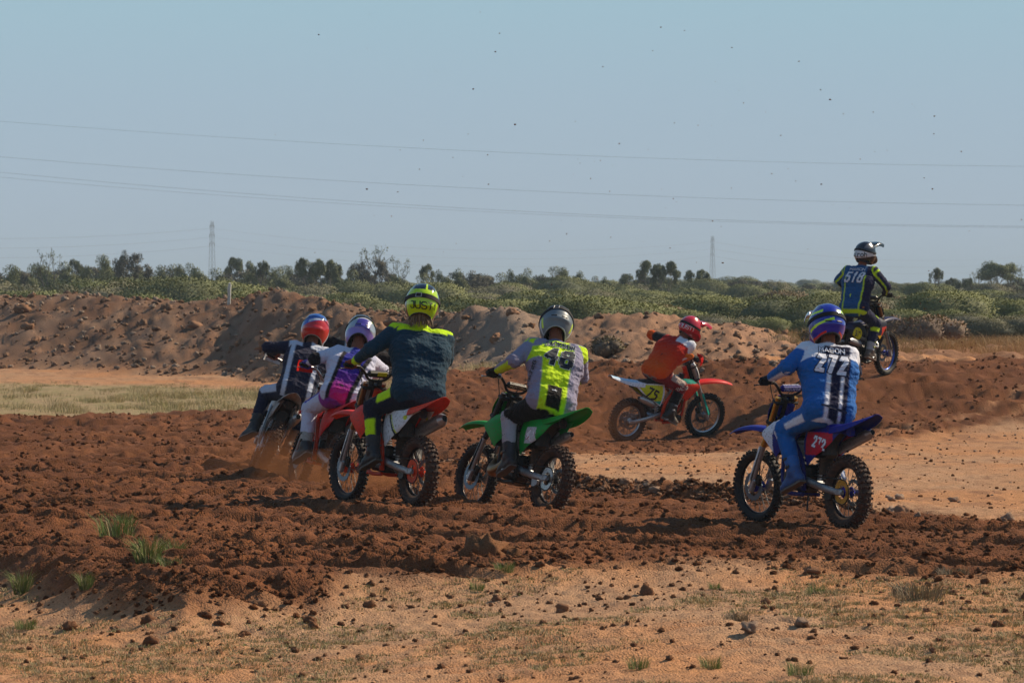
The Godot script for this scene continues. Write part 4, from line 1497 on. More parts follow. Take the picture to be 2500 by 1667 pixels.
	# exhaust on the right side
	part("exhaust_pipe", mesh_of(func(m):
		if s.get("two_stroke", false):
			m.tube(Collect.smooth_line([P(0, 0.66, 0.91), P(-0.04, 0.52, 1.06), P(-0.11, 0.40, 0.99), P(-0.115, 0.42, 0.84), P(-0.10, 0.56, 0.66), P(0.05, 0.68, 0.52), P(0.125, 0.69, 0.42)], 5), [0.024, 0.024, 0.026, 0.028, 0.030, 0.034, 0.039, 0.044, 0.05, 0.055, 0.06, 0.062, 0.062, 0.062, 0.060, 0.055, 0.05, 0.045, 0.04, 0.034, 0.028, 0.024, 0.022], 14)
		else:
			m.tube(Collect.smooth_line([P(0.0, 0.66, 0.90), P(0.06, 0.56, 1.03), P(0.13, 0.50, 0.93), P(0.145, 0.55, 0.74), P(0.145, 0.64, 0.56), P(0.14, 0.70, 0.36)], 5), [0.021], 12)), M.bronze_tube if s.get("two_stroke", false) else M.steel, b)
	var ma: Vector3 = s.get("muffler_from", P(0.135, 0.695, 0.40))
	var mb: Vector3 = s.get("muffler_to", P(0.140, 0.815, -0.07))
	var mr: float = s.get("muffler_r", 0.050)
	var muf := part("muffler", mesh_of(func(m):
		var ax := (mb - ma).normalized()
		m.tube([ma, ma + ax * 0.05, ma + ax * 0.07, mb - ax * 0.05, mb - ax * 0.045, mb], [0.024, mr * 0.85, mr, mr, mr * 0.94, mr * 0.62], 18, false, 1.15)
		m.tube([mb, mb + ax * 0.012], [mr * 0.62, mr * 0.5], 18, false, 1.15)
		m.tube([mb - ax * 0.06, mb + ax * 0.013], [0.024, 0.026], 16, false)), M.alloy, b)
	part("outlet", mesh_of(func(m):
		var ax := (mb - ma).normalized()
		m.tube([mb - ax * 0.05, mb - ax * 0.002], [0.026, mr * 0.60], 16, true)), M.grip_rubber, muf)
	# seat and bodywork
	part("seat", mesh_of(func(m):
		var rings := []
		var us := [-0.02, 0.06, 0.20, 0.38, 0.55, 0.70, 0.82, 0.93]
		var ys := [0.918, 0.938, 0.942, 0.936, 0.928, 0.935, 0.958, 0.985]
		var ws := [0.045, 0.075, 0.098, 0.104, 0.096, 0.082, 0.066, 0.050]
		for k in 8:
			var ring := []
			for j in 14:
				var a := TAU * j / 14.0
				var cx: float = signf(cos(a)) * pow(absf(cos(a)), 0.55) * ws[k]
				var cy := signf(sin(a)) * pow(absf(sin(a)), 0.6) * 0.042
				ring.append(P(cx, ys[k] - 0.042 + cy, us[k]))
			rings.append(ring)
		m.grid(rings, true, false, true)
		m.fan(rings[0], true); m.fan(rings[7], false)), M[s.seat], b)
	part("fuel_tank", mesh_of(func(m):
		m.box(P(0, 0.90, 0.86), Vector3(0.18, 0.14, 0.26), Basis(Vector3.RIGHT, 0.12), 0.04)
		m.tube([P(0, 0.97, 0.93), P(0, 1.005, 0.935)], [0.034], 16)), M.black_plastic, b)
	var tail := []
	for k in 7:
		var uu: float = [0.45, 0.28, 0.10, -0.07, -0.22, -0.35, -0.43][k]
		var yy: float = [0.885, 0.900, 0.920, 0.944, 0.972, 1.002, 1.024][k]
		var ww: float = [0.088, 0.104, 0.118, 0.120, 0.108, 0.085, 0.058][k]
		var dr: float = [0.030, 0.050, 0.064, 0.062, 0.048, 0.030, 0.014][k]
		tail.append([P(ww * 1.04, yy - dr, uu), P(ww * 0.86, yy - 0.008, uu), P(ww * 0.3, yy + 0.012, uu), P(-ww * 0.3, yy + 0.012, uu), P(-ww * 0.86, yy - 0.008, uu), P(-ww * 1.04, yy - dr, uu)])
	part("rear_fender", mesh_of(func(m): m.sheet(tail, 0.005, 7, s.get("tail_print"))), M[s.tail] if not s.has("tail_print") else M.printed_plastic, b)
	for sd in [-1.0, 1.0]:
		var pn := part("side_panel", mesh_of(func(m): m.sheet(mirrored(SIDE_PANEL, sd), 0.006, 13, s.get("panel_print"))), M.printed_plastic if s.has("panel_print") else M[s.panel], b)
		if s.has("number"):
			var nc: Vector2 = s.get("number_at", Vector2(0.30, 0.745))
			var tilt: float = s.get("number_tilt", -0.12)
			var place := func(x, y):
				var q := Vector2(x, y).rotated(tilt * sd)
				return panel_point(sd, nc.x + q.x * sd, nc.y + q.y, 0.009)
			print_on(pn, "number", s.number, place, s.number_size, s.number_ink, M.glossy_print, 0.15, 1.6)
			if s.has("number_edge"):
				var back := func(x, y):
					var q := Vector2(x, y).rotated(tilt * sd)
					return panel_point(sd, nc.x + q.x * sd, nc.y + q.y, 0.007)
				print_on(pn, "number_outline", s.number, back, s.number_size, s.number_edge, M.glossy_print, 0.15, 1.6, 0.005)
		part("shroud", mesh_of(func(m): m.sheet(mirrored(SHROUD, sd), 0.006, 12, s.get("shroud_print"))), M.printed_plastic if s.has("shroud_print") else M[s.shroud], b)
	if s.get("side_stand", false):
		part("stand_peg", mesh_of(func(m): m.tube([P(-0.08, 0.30, 0.52), P(-0.10, 0.16, 0.50)], [0.008], 8)), M.dark_metal, b)
	part("caliper", mesh_of(func(m):
		m.box(P(-0.070, 0.40, 1.385), Vector3(0.045, 0.10, 0.07), Basis(Vector3.RIGHT, 0.4), 0.014)
		m.tube(Collect.smooth_line([P(-0.075, 0.44, 1.37), P(-0.09, 0.62, 1.32), P(-0.11, 0.80, 1.24), P(-0.10, 1.0, 1.18)], 4), [0.006], 6)), M.dark_metal, b, st)
	return b
# ------------------------------------------------------------------ bodies: tapered capsules joined by a smooth minimum, meshed as surface nets
class Flesh:
	var a := PackedVector3Array()
	var ab := PackedVector3Array()
	var inv := PackedFloat32Array()
	var r0 := PackedFloat32Array()
	var dr := PackedFloat32Array()
	var kk := PackedFloat32Array()
	var region := PackedInt32Array()

	func bone(p: Vector3, q: Vector3, ra: float, rb: float, reg: int, k := 0.035):
		a.append(p); ab.append(q - p)
		inv.append(1.0 / maxf((q - p).length_squared(), 1e-9))
		r0.append(ra); dr.append(rb - ra); kk.append(k); region.append(reg)

	func one(i: int, p: Vector3) -> float:
		var w := p - a[i]
		var h := clampf(w.dot(ab[i]) * inv[i], 0.0, 1.0)
		return (w - ab[i] * h).length() - r0[i] - dr[i] * h

	func dist(p: Vector3, use: PackedInt32Array) -> float:
		var d := 1e3
		for i in use:
			var w := p - a[i]
			var h := clampf(w.dot(ab[i]) * inv[i], 0.0, 1.0)
			var e := (w - ab[i] * h).length() - r0[i] - dr[i] * h
			var k := kk[i]
			var m := k - absf(d - e)
			if m > 0.0: d = minf(d, e) - m * m * 0.25 / k
			else: d = minf(d, e)
		return d

	func everything() -> PackedInt32Array:
		return PackedInt32Array(range(a.size()))

	func nearest(p: Vector3, use: PackedInt32Array) -> int:
		var best := 0
		var bd := 1e9
		for i in use:
			var d := one(i, p)
			if d < bd: bd = d; best = i
		return best

	func mesh(cell: float, colour: Callable, shift = null) -> ArrayMesh:
		var lo := Vector3(1e9, 1e9, 1e9)
		var hi := -lo
		for i in a.size():
			var r := maxf(r0[i], r0[i] + dr[i]) + 0.02
			lo = lo.min(a[i] - Vector3.ONE * r).min(a[i] + ab[i] - Vector3.ONE * r)
			hi = hi.max(a[i] + Vector3.ONE * r).max(a[i] + ab[i] + Vector3.ONE * r)
		var B := 4
		var nb := Vector3i(((hi - lo) / (cell * B)).ceil()) + Vector3i.ONE
		var n := nb * B + Vector3i.ONE
		var val := PackedFloat32Array()
		val.resize(n.x * n.y * n.z)
		val.fill(1e3)
		var sy := n.x
		var sz := n.x * n.y
		var half := cell * B * 0.5
		var diag := half * 1.7321
		var all := everything()
		var active := []
		var lists := []
		var owner := PackedInt32Array()
		for bz in nb.z:
			for by in nb.y:
				for bx in nb.x:
					var o := Vector3i(bx, by, bz) * B
					var mid := lo + Vector3(o) * cell + Vector3.ONE * half
					var ds := PackedFloat32Array()
					var dmin := 1e9
					for i in all:
						var d := one(i, mid)
						ds.append(d)
						dmin = minf(dmin, d)
					if dmin > diag + 0.03: continue
					if dmin < -diag - 0.01:
						for z in B + 1:
							for y in B + 1:
								for x in B + 1:
									var q := (o.x + x) + (o.y + y) * sy + (o.z + z) * sz
									if val[q] == 1e3: val[q] = -1.0
						continue
					var use := PackedInt32Array()
					for i in all:
						if ds[i] < maxf(dmin, 0.0) + diag * 2.0 + 0.04: use.append(i)
					active.append(o)
					lists.append(use)
					for z in B + 1:
						for y in B + 1:
							for x in B + 1:
								var q := (o.x + x) + (o.y + y) * sy + (o.z + z) * sz
								if val[q] == 1e3 or val[q] == -1.0:
									val[q] = dist(lo + Vector3(o.x + x, o.y + y, o.z + z) * cell, use)
		var at := PackedInt32Array()
		at.resize(val.size())
		at.fill(-1)
		var V := PackedVector3Array()
		var cells := PackedInt32Array()
		for oi in active.size():
			var o: Vector3i = active[oi]
			for z in B:
				for y in B:
					for x in B:
						var q: int = (o.x + x) + (o.y + y) * sy + (o.z + z) * sz
						if at[q] >= 0: continue
						var c := [val[q], val[q + 1], val[q + sy], val[q + sy + 1], val[q + sz], val[q + sz + 1], val[q + sz + sy], val[q + sz + sy + 1]]
						var neg := 0
						for w in c: neg += 1 if w < 0.0 else 0
						if neg == 0 or neg == 8: continue
						var sum := Vector3.ZERO
						var cnt := 0
						for e in [[0, 1], [2, 3], [4, 5], [6, 7], [0, 2], [1, 3], [4, 6], [5, 7], [0, 4], [1, 5], [2, 6], [3, 7]]:
							var f: float = c[e[0]]
							var g: float = c[e[1]]
							if (f < 0.0) == (g < 0.0): continue
							var t := f / (f - g)
							var p := Vector3(e[0] & 1, (e[0] >> 1) & 1, e[0] >> 2)
							var s := Vector3(e[1] & 1, (e[1] >> 1) & 1, e[1] >> 2)
							sum += p.lerp(s, clampf(t, 0.0, 1.0))
							cnt += 1
						at[q] = V.size()
						V.append(lo + (Vector3(o.x + x, o.y + y, o.z + z) + sum / cnt) * cell)
						cells.append(q)
						owner.append(oi)
		var I := PackedInt32Array()
		for q in cells:
			var s0 := val[q] < 0.0
			for ax in 3:
				var st: int = [1, sy, sz][ax]
				var u: int = [sy, sz, 1][ax]
				var w: int = [sz, 1, sy][ax]
				var s1 := val[q + st] < 0.0
				if s0 == s1: continue
				if q - u < 0 or q - w < 0 or q - u - w < 0: continue
				var i0 := at[q]; var i1 := at[q - u]; var i2 := at[q - u - w]; var i3 := at[q - w]
				if i1 < 0 or i2 < 0 or i3 < 0: continue
				if s0:
					I.append_array([i0, i2, i1, i0, i3, i2])
				else:
					I.append_array([i0, i1, i2, i0, i2, i3])
		var N := normals(V, I)
		if shift != null:
			for i in V.size():
				V[i] += N[i] * shift.call(V[i], nearest(V[i], lists[owner[i]]))
			N = normals(V, I)
		var C := PackedColorArray()
		C.resize(V.size())
		for i in V.size():
			var best := nearest(V[i], lists[owner[i]])
			var s := N[i].cross(Vector3.UP if absf(N[i].y) < 0.9 else Vector3.RIGHT).normalized() * cell * 0.42
			var t := N[i].cross(s)
			C[i] = (colour.call(V[i] + s, N[i], best) + colour.call(V[i] - s, N[i], best) + colour.call(V[i] + t, N[i], best) + colour.call(V[i] - t, N[i], best)) * 0.25
		var arr := []
		arr.resize(Mesh.ARRAY_MAX)
		arr[Mesh.ARRAY_VERTEX] = V; arr[Mesh.ARRAY_NORMAL] = N; arr[Mesh.ARRAY_COLOR] = C; arr[Mesh.ARRAY_INDEX] = I
		var m := ArrayMesh.new()
		m.add_surface_from_arrays(Mesh.PRIMITIVE_TRIANGLES, arr)
		return m

	static func normals(V: PackedVector3Array, I: PackedInt32Array) -> PackedVector3Array:
		var N := PackedVector3Array()
		N.resize(V.size())
		for t in range(0, I.size(), 3):
			var p := V[I[t]]
			var n := (V[I[t + 2]] - p).cross(V[I[t + 1]] - p)
			N[I[t]] += n; N[I[t + 1]] += n; N[I[t + 2]] += n
		for i in N.size(): N[i] = N[i].normalized()
		return N

enum { TORSO, ARM_L, ARM_R, FORE_L, FORE_R, THIGH_L, THIGH_R, SHIN_L, SHIN_R, NECK, HEAD, HIP }

func bend(a: Vector3, c: Vector3, l1: float, l2: float, pole: Vector3) -> Vector3:
	# the elbow or knee of a limb from a to c
	var d := a.distance_to(c)
	var dir := (c - a) / d
	if d >= l1 + l2 - 0.005: return a + dir * d * l1 / (l1 + l2)
	var x := (l1 * l1 - l2 * l2 + d * d) / (2.0 * d)
	var h := sqrt(maxf(l1 * l1 - x * x, 0.0))
	var side := (pole - dir * pole.dot(dir)).normalized()
	return a + dir * x + side * h

func cloth_fold(p: Vector3) -> float:
	var f := 1.0 - absf(noise_fold.get_noise_3d(p.x * 1.1, p.y * 2.2, p.z * 1.1)) * 2.2
	var g := noise_fold.get_noise_3d(p.x * 2.6 + 30.0, p.y * 4.0, p.z * 2.6)
	return 0.010 * f * absf(f) + 0.0045 * g - 0.001

func limb_fold(p: Vector3, h: float, joint: float) -> float:
	# creases that run round a sleeve or trouser leg, deepest at the bent joint
	var near := exp(-pow((h - joint) / 0.35, 2.0))
	var c := noise_fold.get_noise_3d(p.x * 2.2, p.y * 2.2, p.z * 2.2)
	var w := sin(h * 34.0 + c * 7.0)
	return 0.003 + 0.0065 * near * w * absf(w) + 0.007 * c * (0.4 + near)

func build_rider(label: String, at: Transform3D, r: Dictionary, steer: float) -> Node3D:
	var person := thing("person", label, "rider", at, "motocross riders")
	var cell: float = r.get("cell", 0.0125)
	var pel: Vector3 = r.pelvis
	var ls: Vector3 = r.left_shoulder
	var rs: Vector3 = r.right_shoulder
	var bulk: float = r.get("bulk", 1.0)
	var mid_s := (ls + rs) * 0.5
	var up := (mid_s - pel).normalized()
	var right := (rs - ls).normalized()
	var back := right.cross(up).normalized()
	var hip_axis: Vector3 = (Vector3(1, 0, 0) + right * 0.3).normalized()
	var f := Flesh.new()
	# torso: four stations across the spine
	var len_t := pel.distance_to(mid_s)
	var bow := back * 0.035
	var st := [pel + up * 0.0, pel + up * len_t * 0.30 + bow * 0.7, pel + up * len_t * 0.66 + bow, mid_s - up * 0.035 + bow * 0.5]
	var wid := [0.085, 0.085, 0.115, 0.145]
	var rad := [0.135, 0.125, 0.130, 0.092]
	for i in 4:
		var ax: Vector3 = hip_axis.lerp(right, i / 3.0).normalized()
		wid[i] *= bulk; rad[i] *= bulk
		f.bone(st[i] - ax * wid[i], st[i] + ax * wid[i], rad[i], rad[i], TORSO if i > 0 else HIP, 0.05)
		if i > 0:
			var ax0: Vector3 = hip_axis.lerp(right, (i - 1) / 3.0).normalized()
			for sd in [-1.0, 0.0, 1.0]:
				f.bone(st[i - 1] + ax0 * wid[i - 1] * sd, st[i] + ax * wid[i] * sd, rad[i - 1] * 0.98, rad[i] * 0.98, TORSO, 0.05)
	# hem of the jersey hangs over the seat
	f.bone(pel + back * 0.045 - hip_axis * 0.10 - up * 0.01, pel + back * 0.045 + hip_axis * 0.10 - up * 0.01, 0.124 * bulk, 0.124 * bulk, TORSO, 0.03)
	# arms
	var arm: float = r.get("arm", 1.0)
	var gl := grip_point(-1.0, steer)
	var gr := grip_point(1.0, steer)
	var wl: Vector3 = gl + Vector3(0.02, 0.045, 0.085)
	var wr: Vector3 = gr + Vector3(-0.02, 0.045, 0.085)
	var el: Vector3 = bend(ls, wl, 0.30 * arm, 0.265 * arm, r.get("left_elbow", Vector3(-0.8, 0.35, 0.3)))
	var er: Vector3 = bend(rs, wr, 0.30 * arm, 0.265 * arm, r.get("right_elbow", Vector3(0.8, 0.1, 0.3)))
	f.bone(ls + up * 0.005, el, 0.082 * bulk, 0.060, ARM_L)
	f.bone(rs + up * 0.005, er, 0.082 * bulk, 0.060, ARM_R)
	f.bone(el, wl, 0.060, 0.042, FORE_L)
	f.bone(er, wr, 0.060, 0.042, FORE_R)
	# neck and head
	var head: Vector3 = r.head
	var hdir: Basis = r.head_turn
	f.bone(mid_s - up * 0.02 + back * 0.01, head + hdir * Vector3(0, -0.08, 0.03), 0.070, 0.062, NECK, 0.03)
	f.bone(mid_s - right * 0.06 - up * 0.01, mid_s + right * 0.06 - up * 0.01, 0.085, 0.085, TORSO, 0.04)
	f.bone(head + hdir * Vector3(0, 0.03, 0.02), head + hdir * Vector3(0, -0.03, -0.02), 0.088, 0.080, HEAD, 0.02)
	f.bone(head + hdir * Vector3(0, -0.02, -0.10), head + hdir * Vector3(0, -0.045, -0.108), 0.012, 0.017, HEAD, 0.02)
	# legs
	var feet := [r.get("left_foot", P(-0.215, 0.50, 0.50)), r.get("right_foot", P(0.215, 0.50, 0.50))]
	var knees := []
	for k in 2:
		var sd := -1.0 if k == 0 else 1.0
		var hip: Vector3 = pel + hip_axis * 0.095 * sd - up * 0.03
		var pole: Vector3 = r.get("left_knee" if k == 0 else "right_knee", Vector3(sd * 0.45, 0.5, -1.0))
		var kn := bend(hip, feet[k], 0.43, 0.42, pole)
		knees.append(kn)
		f.bone(hip, kn, 0.116 * bulk, 0.082, THIGH_L if k == 0 else THIGH_R, 0.04)
		f.bone(kn, feet[k].lerp(kn, 0.40), 0.082, 0.072, SHIN_L if k == 0 else SHIN_R, 0.03)
	var all := f.everything()
	var crease := func(p: Vector3, i: int) -> float:
		var reg := f.region[i]
		if reg == HEAD or reg == NECK: return 0.0
		if reg == TORSO or reg == HIP: return cloth_fold(p)
		var h := clampf((p - f.a[i]).dot(f.ab[i]) * f.inv[i], 0.0, 1.0)
		var near := minf(1.0, minf(h, 1.0 - h) * 5.0 + 0.3)
		return lerpf(cloth_fold(p), limb_fold(p, h, 1.0 if reg in [ARM_L, ARM_R, THIGH_L, THIGH_R] else 0.0), near)
	var paint: Callable = r.paint
	var info := {pel = pel, up = up, right = right, back = back, len = len_t}
	var skin := lin(r.get("skin", "#8a5a44"))
	var colour := func(p: Vector3, n: Vector3, i: int) -> Color:
		var reg := f.region[i]
		if reg == HEAD: return skin
		var w := p - pel
		if reg == NECK:
			return skin if (p - mid_s).dot(up) > 0.075 else paint.call(TORSO, w.dot(right), w.dot(up) / len_t, w.dot(back), n)
		if reg == TORSO or reg == HIP:
			var ty := w.dot(up) / len_t
			if reg == HIP and ty < -0.22: return paint.call(HIP, w.dot(right), ty, w.dot(back), n)
			return paint.call(TORSO if ty > -0.27 else HIP, w.dot(right), ty, w.dot(back), n)
		var h := clampf((p - f.a[i]).dot(f.ab[i]) * f.inv[i], 0.0, 1.0)
		var axis := f.ab[i].normalized()
		var dq := (p - f.a[i] - f.ab[i] * h).normalized()
		# t along the limb; outward: away from the bike; over: up or forward
		var outward := dq.x * (-1.0 if reg in [ARM_L, FORE_L, THIGH_L, SHIN_L] else 1.0)
		return paint.call(reg, h, outward, dq.y if reg != SHIN_L and reg != SHIN_R else -dq.z, n)
	part("body", f.mesh(cell, colour, crease), M.cloth, person)
	# gloves round the grips
	for k in 2:
		var sd := -1.0 if k == 0 else 1.0
		var hand := kept("hand%d" % k, func(): return glove_mesh(sd))
		var g: Vector3 = gl if k == 0 else gr
		var axis: Vector3 = (steer_turn(steer).basis * (P(sd * 0.415, 1.318, 0.90) - P(sd * 0.30, 1.312, 0.93))).normalized() * sd
		var zz := axis.cross(Vector3.UP).normalized()
		var gm := StandardMaterial3D.new()
		gm.resource_name = "glove"
		gm.albedo_color = Color(r.get("glove", "#141416"))
		gm.roughness = 0.85
		part("glove", hand, gm, person, Transform3D(Basis(axis, zz.cross(axis), zz), g))
	# boots
	for k in 2:
		boot(person, knees[k], feet[k], r.get("left_toe" if k == 0 else "right_toe", Vector3(0, -0.30, -1.0)), r.boot, -1.0 if k == 0 else 1.0, cell)
	if r.has("hair"): hair(person, r, head, hdir, mid_s, back)
	helmet(person, Transform3D(hdir.scaled(Vector3.ONE * r.get("helmet_size", 1.28)), head), r.helmet)
	info.flesh = f
	info.all = all
	if r.has("prints"):
		for p in r.prints: jersey_print(person, info, p)
	return person

func jersey_point(info: Dictionary, from: Vector3, dir: Vector3, lift: float) -> Vector3:
	var p := from
	var d := 1.0
	for i in 40:
		d = info.flesh.dist(p, info.all)
		if d < 0.0012: break
		p += dir * maxf(d * 0.9, 0.0008)
	if d > 0.004: return Vector3(0, -1e6, 0)
	return p - dir * (maxf(cloth_fold(p), -0.002) + lift)

func jersey_print(person: Node3D, info: Dictionary, a: Dictionary):
	# a = text or polygon on the cloth; at = place in metres right of and share of the way up the spine; or from/axis/over for a limb
	var origin: Vector3
	var ax: Vector3
	var ay: Vector3
	var look: Vector3
	if a.has("limb"):
		var e: Array = a.limb
		origin = e[0]; ax = e[1].normalized(); look = -(e[2] as Vector3).normalized()
		ay = -look.cross(ax).normalized() * -1.0
		ay = ax.cross(look).normalized() * -1.0
		if ay.dot(e[3]) < 0: ay = -ay
	else:
		origin = info.pel + info.up * info.len * a.at.y + info.right * a.at.x + info.back * 0.5
		ax = info.right; ay = info.up; look = -info.back
	var turn: float = a.get("turn", 0.0)
	var bow: float = a.get("bow", 0.0)
	var place := func(x: float, y: float, lift: float):
		var q := Vector2(x, y).rotated(turn)
		q.y += bow * x * x
		return jersey_point(info, origin + ax * q.x + ay * q.y, look, lift)
	var tris: Array
	for layer in (2 if a.has("edge") else 1):
		var under: bool = a.has("edge") and layer == 0
		var m := Collect.new()
		m.tint = a.edge if under else a.ink
		if a.has("text"):
			tris = text_triangles(a.text, a.size, a.get("slant", 0.0), a.get("bold", 1.0), a.get("rim", 0.008) if under else 0.0)
		else:
			var poly: PackedVector2Array = a.shape
			if under: poly = Geometry2D.offset_polygon(poly, 0.008)[0]
			tris = polygon_triangles(poly, 0.02)
		var lift: float = (0.004 if under or not a.has("edge") else 0.0058) + (0.008 if a.has("limb") else 0.0)
		lay(m, tris, func(x, y): return place.call(x, y, lift))
		if m.ix.size(): part("lettering" if a.has("text") else "emblem", m.done(), M.print, person)

func glove_mesh(sd: float) -> ArrayMesh:
	# a fist round a bar that runs along x; the wrist lies behind (+z) and above
	var f := Flesh.new()
	f.bone(Vector3(-0.036, 0.030, 0.030), Vector3(0.036, 0.028, 0.030), 0.020, 0.018, 0, 0.018)
	f.bone(Vector3(-0.030, 0.036, 0.050), Vector3(0.028, 0.034, 0.052), 0.021, 0.020, 0, 0.018)
	f.bone(Vector3(-sd * 0.004, 0.040, 0.060), Vector3(-sd * 0.018, 0.045, 0.100), 0.033, 0.036, 0, 0.02)
	for k in 4:
		var x: float = sd * (-0.036 + 0.0235 * k)
		var l: float = [0.98, 1.06, 1.0, 0.86][k]
		var p := Vector3(x, 0.036, 0.014)
		var q := Vector3(x, 0.030, -0.020 * l)
		var s := Vector3(x, -0.002, -0.033 * l)
		var t := Vector3(x, -0.026, -0.018)
		var u := Vector3(x, -0.027, 0.004)
		f.bone(p, q, 0.0112, 0.0102, 1, 0.004)
		f.bone(q, s, 0.0102, 0.0096, 1, 0.006)
		f.bone(s, t, 0.0096, 0.0088, 1, 0.006)
		f.bone(t, u, 0.0088, 0.0082, 1, 0.006)
	f.bone(Vector3(-sd * 0.036, 0.024, 0.044), Vector3(-sd * 0.052, -0.006, 0.026), 0.014, 0.012, 1, 0.010)
	f.bone(Vector3(-sd * 0.052, -0.006, 0.026), Vector3(-sd * 0.046, -0.026, -0.002), 0.012, 0.0095, 1, 0.006)
	return f.mesh(0.0050, func(_p, _n, _i): return Color(1, 1, 1))

func boot(person: Node3D, knee: Vector3, foot: Vector3, toe_dir: Vector3, look: Dictionary, sd: float, cell: float):
	var f := Flesh.new()
	var top := foot.lerp(knee, 0.74)
	var shin := (knee - foot).normalized()
	var fwd := toe_dir.normalized()
	var heel := foot - shin * 0.075 - fwd * 0.045
	var ball := foot + fwd * 0.135 - shin * 0.075
	var toe := foot + fwd * 0.200 - shin * 0.082
	f.bone(top, foot.lerp(knee, 0.25), 0.072, 0.062, 0, 0.02)
	f.bone(foot.lerp(knee, 0.25), foot, 0.062, 0.056, 0, 0.03)
	f.bone(foot, heel, 0.056, 0.044, 1, 0.03)
	f.bone(foot + fwd * 0.02, ball, 0.052, 0.044, 1, 0.03)
	f.bone(heel, ball, 0.044, 0.046, 1, 0.02)
	f.bone(ball, toe, 0.046, 0.036, 1, 0.02)
	var low := fwd.cross(Vector3.RIGHT).normalized()
	if low.dot(shin) > 0: low = -low
	var sole_y := (heel + low * 0.028)
	var b := person
	var paint: Callable = look.paint
	var o := part("boot", f.mesh(cell * 0.95, func(p: Vector3, n: Vector3, i: int) -> Color:
		var d := (p - sole_y).dot(low)
		if d > 0.0 and f.region[i] == 1: return look.sole
		var h := (p - foot).dot(shin) / foot.distance_to(knee)
		var n2 := n
		return paint.call(h, n2.x * sd, -n2.z, (p - foot).dot(fwd))), M.boot_leather, b)
	var sm := Collect.new()
	var rows := []
	for e in [[-0.085, 0.034], [-0.05, 0.042], [0.03, 0.040], [0.10, 0.048], [0.17, 0.046], [0.225, 0.026]]:
		var c: Vector3 = foot + fwd * e[0] - shin * 0.075 + low * 0.042
		rows.append([c + Vector3(e[1], 0, 0), c + Vector3(0, 0, 0), c - Vector3(e[1], 0, 0)])
	sm.tint = look.sole
	sm.sheet(rows, 0.016, 3)
	part("sole", sm.done(), M.boot_leather, o)
	for k in 3:
		var t: float = [0.12, 0.30, 0.52][k]
		var c := foot.lerp(knee, t)
		var bm := Collect.new()
		bm.tint = look.buckle
		var ring := []
		for j in 9:
			var a := -PI * 0.62 + PI * 1.24 * j / 8.0
			var rr := 0.066 + 0.008 * t
			var q := Basis(shin, 0.0) * (Vector3(sd, 0, 0) * sin(a) + (fwd - shin * fwd.dot(shin)).normalized() * cos(a))
			ring.append(c + q * rr)
		bm.tube(ring, [0.008], 6, true)
		bm.box(c + Vector3(sd * 0.066, 0, 0), Vector3(0.016, 0.026, 0.045), Basis(), 0.006)
		part("buckle", bm.done(), M.boot_leather, o)

func hair(person: Node3D, r: Dictionary, head: Vector3, hdir: Basis, mid_s: Vector3, back: Vector3):
	var m := Collect.new()
	var g := RandomNumberGenerator.new()
	g.seed = 77
	for k in 90:
		var a := g.randf_range(-1.15, 1.15)
		var p := head + hdir * Vector3(sin(a) * 0.085, -0.085 + g.randf_range(0.0, 0.02), cos(a) * 0.10)
		var l: float = r.get("hair_length", 0.13) * g.randf_range(0.7, 1.1)
		var out := (hdir * Vector3(sin(a), 0, cos(a))).normalized()
		var q := p + Vector3(0, -l * 0.5, 0) + out * (0.018 + g.randf() * 0.02)
		var s := p + Vector3(g.randf_range(-0.02, 0.02), -l, g.randf_range(-0.02, 0.02)) + out * (0.03 + g.randf() * 0.035)
		var c: Color = lin(r.hair)
		m.tint = c * g.randf_range(0.6, 1.3)
		m.tube(Collect.smooth_line([p, q, s], 3), [0.005, 0.0055, 0.006, 0.0055, 0.005, 0.003, 0.001], 5, false)
	part("hair", m.done(), M.hair, person)

# ------------------------------------------------------------------ helmets. Own axes: x right, y up, -z the way the face looks
func helmet_radius(dir: Vector3) -> float:
	var a := Vector3(dir.x / 0.128, dir.y / (0.150 if dir.y > 0 else 0.165), dir.z / (0.158 if dir.z > 0 else 0.150))
	var r := 1.0 / a.length()
	# chin bar reaches forward and down
	var az := atan2(dir.x, -dir.z)
	var e := asin(clampf(dir.y, -1, 1))
	var chin := exp(-pow(az / 0.62, 4.0)) * exp(-pow((e + 0.55) / 0.36, 2.0))
	r += 0.062 * chin
	# spoiler lip over the nape
	var nape := exp(-pow((PI - absf(az)) / 0.7, 4.0)) * exp(-pow((e + 0.20) / 0.13, 2.0))
	r += 0.012 * nape
	# ridge along each side of the crown
	r += 0.004 * exp(-pow((absf(dir.x) - 0.45) / 0.10, 2.0)) * smoothstep(0.1, 0.6, dir.y)
	return r

func helmet_dir(az: float, e: float) -> Vector3:
	return Vector3(sin(az) * cos(e), sin(e), -cos(az) * cos(e))

func helmet_point(az: float, e: float, lift := 0.0) -> Vector3:
	var d := helmet_dir(az, e)
	return d * (helmet_radius(d) + lift)

func low_edge(az: float) -> float:
	# the shell's lower rim: higher at the nape, lower at the cheeks and chin
	var b := absf(az) / PI
	return lerpf(-0.98, -0.60, smoothstep(0.55, 1.0, b))

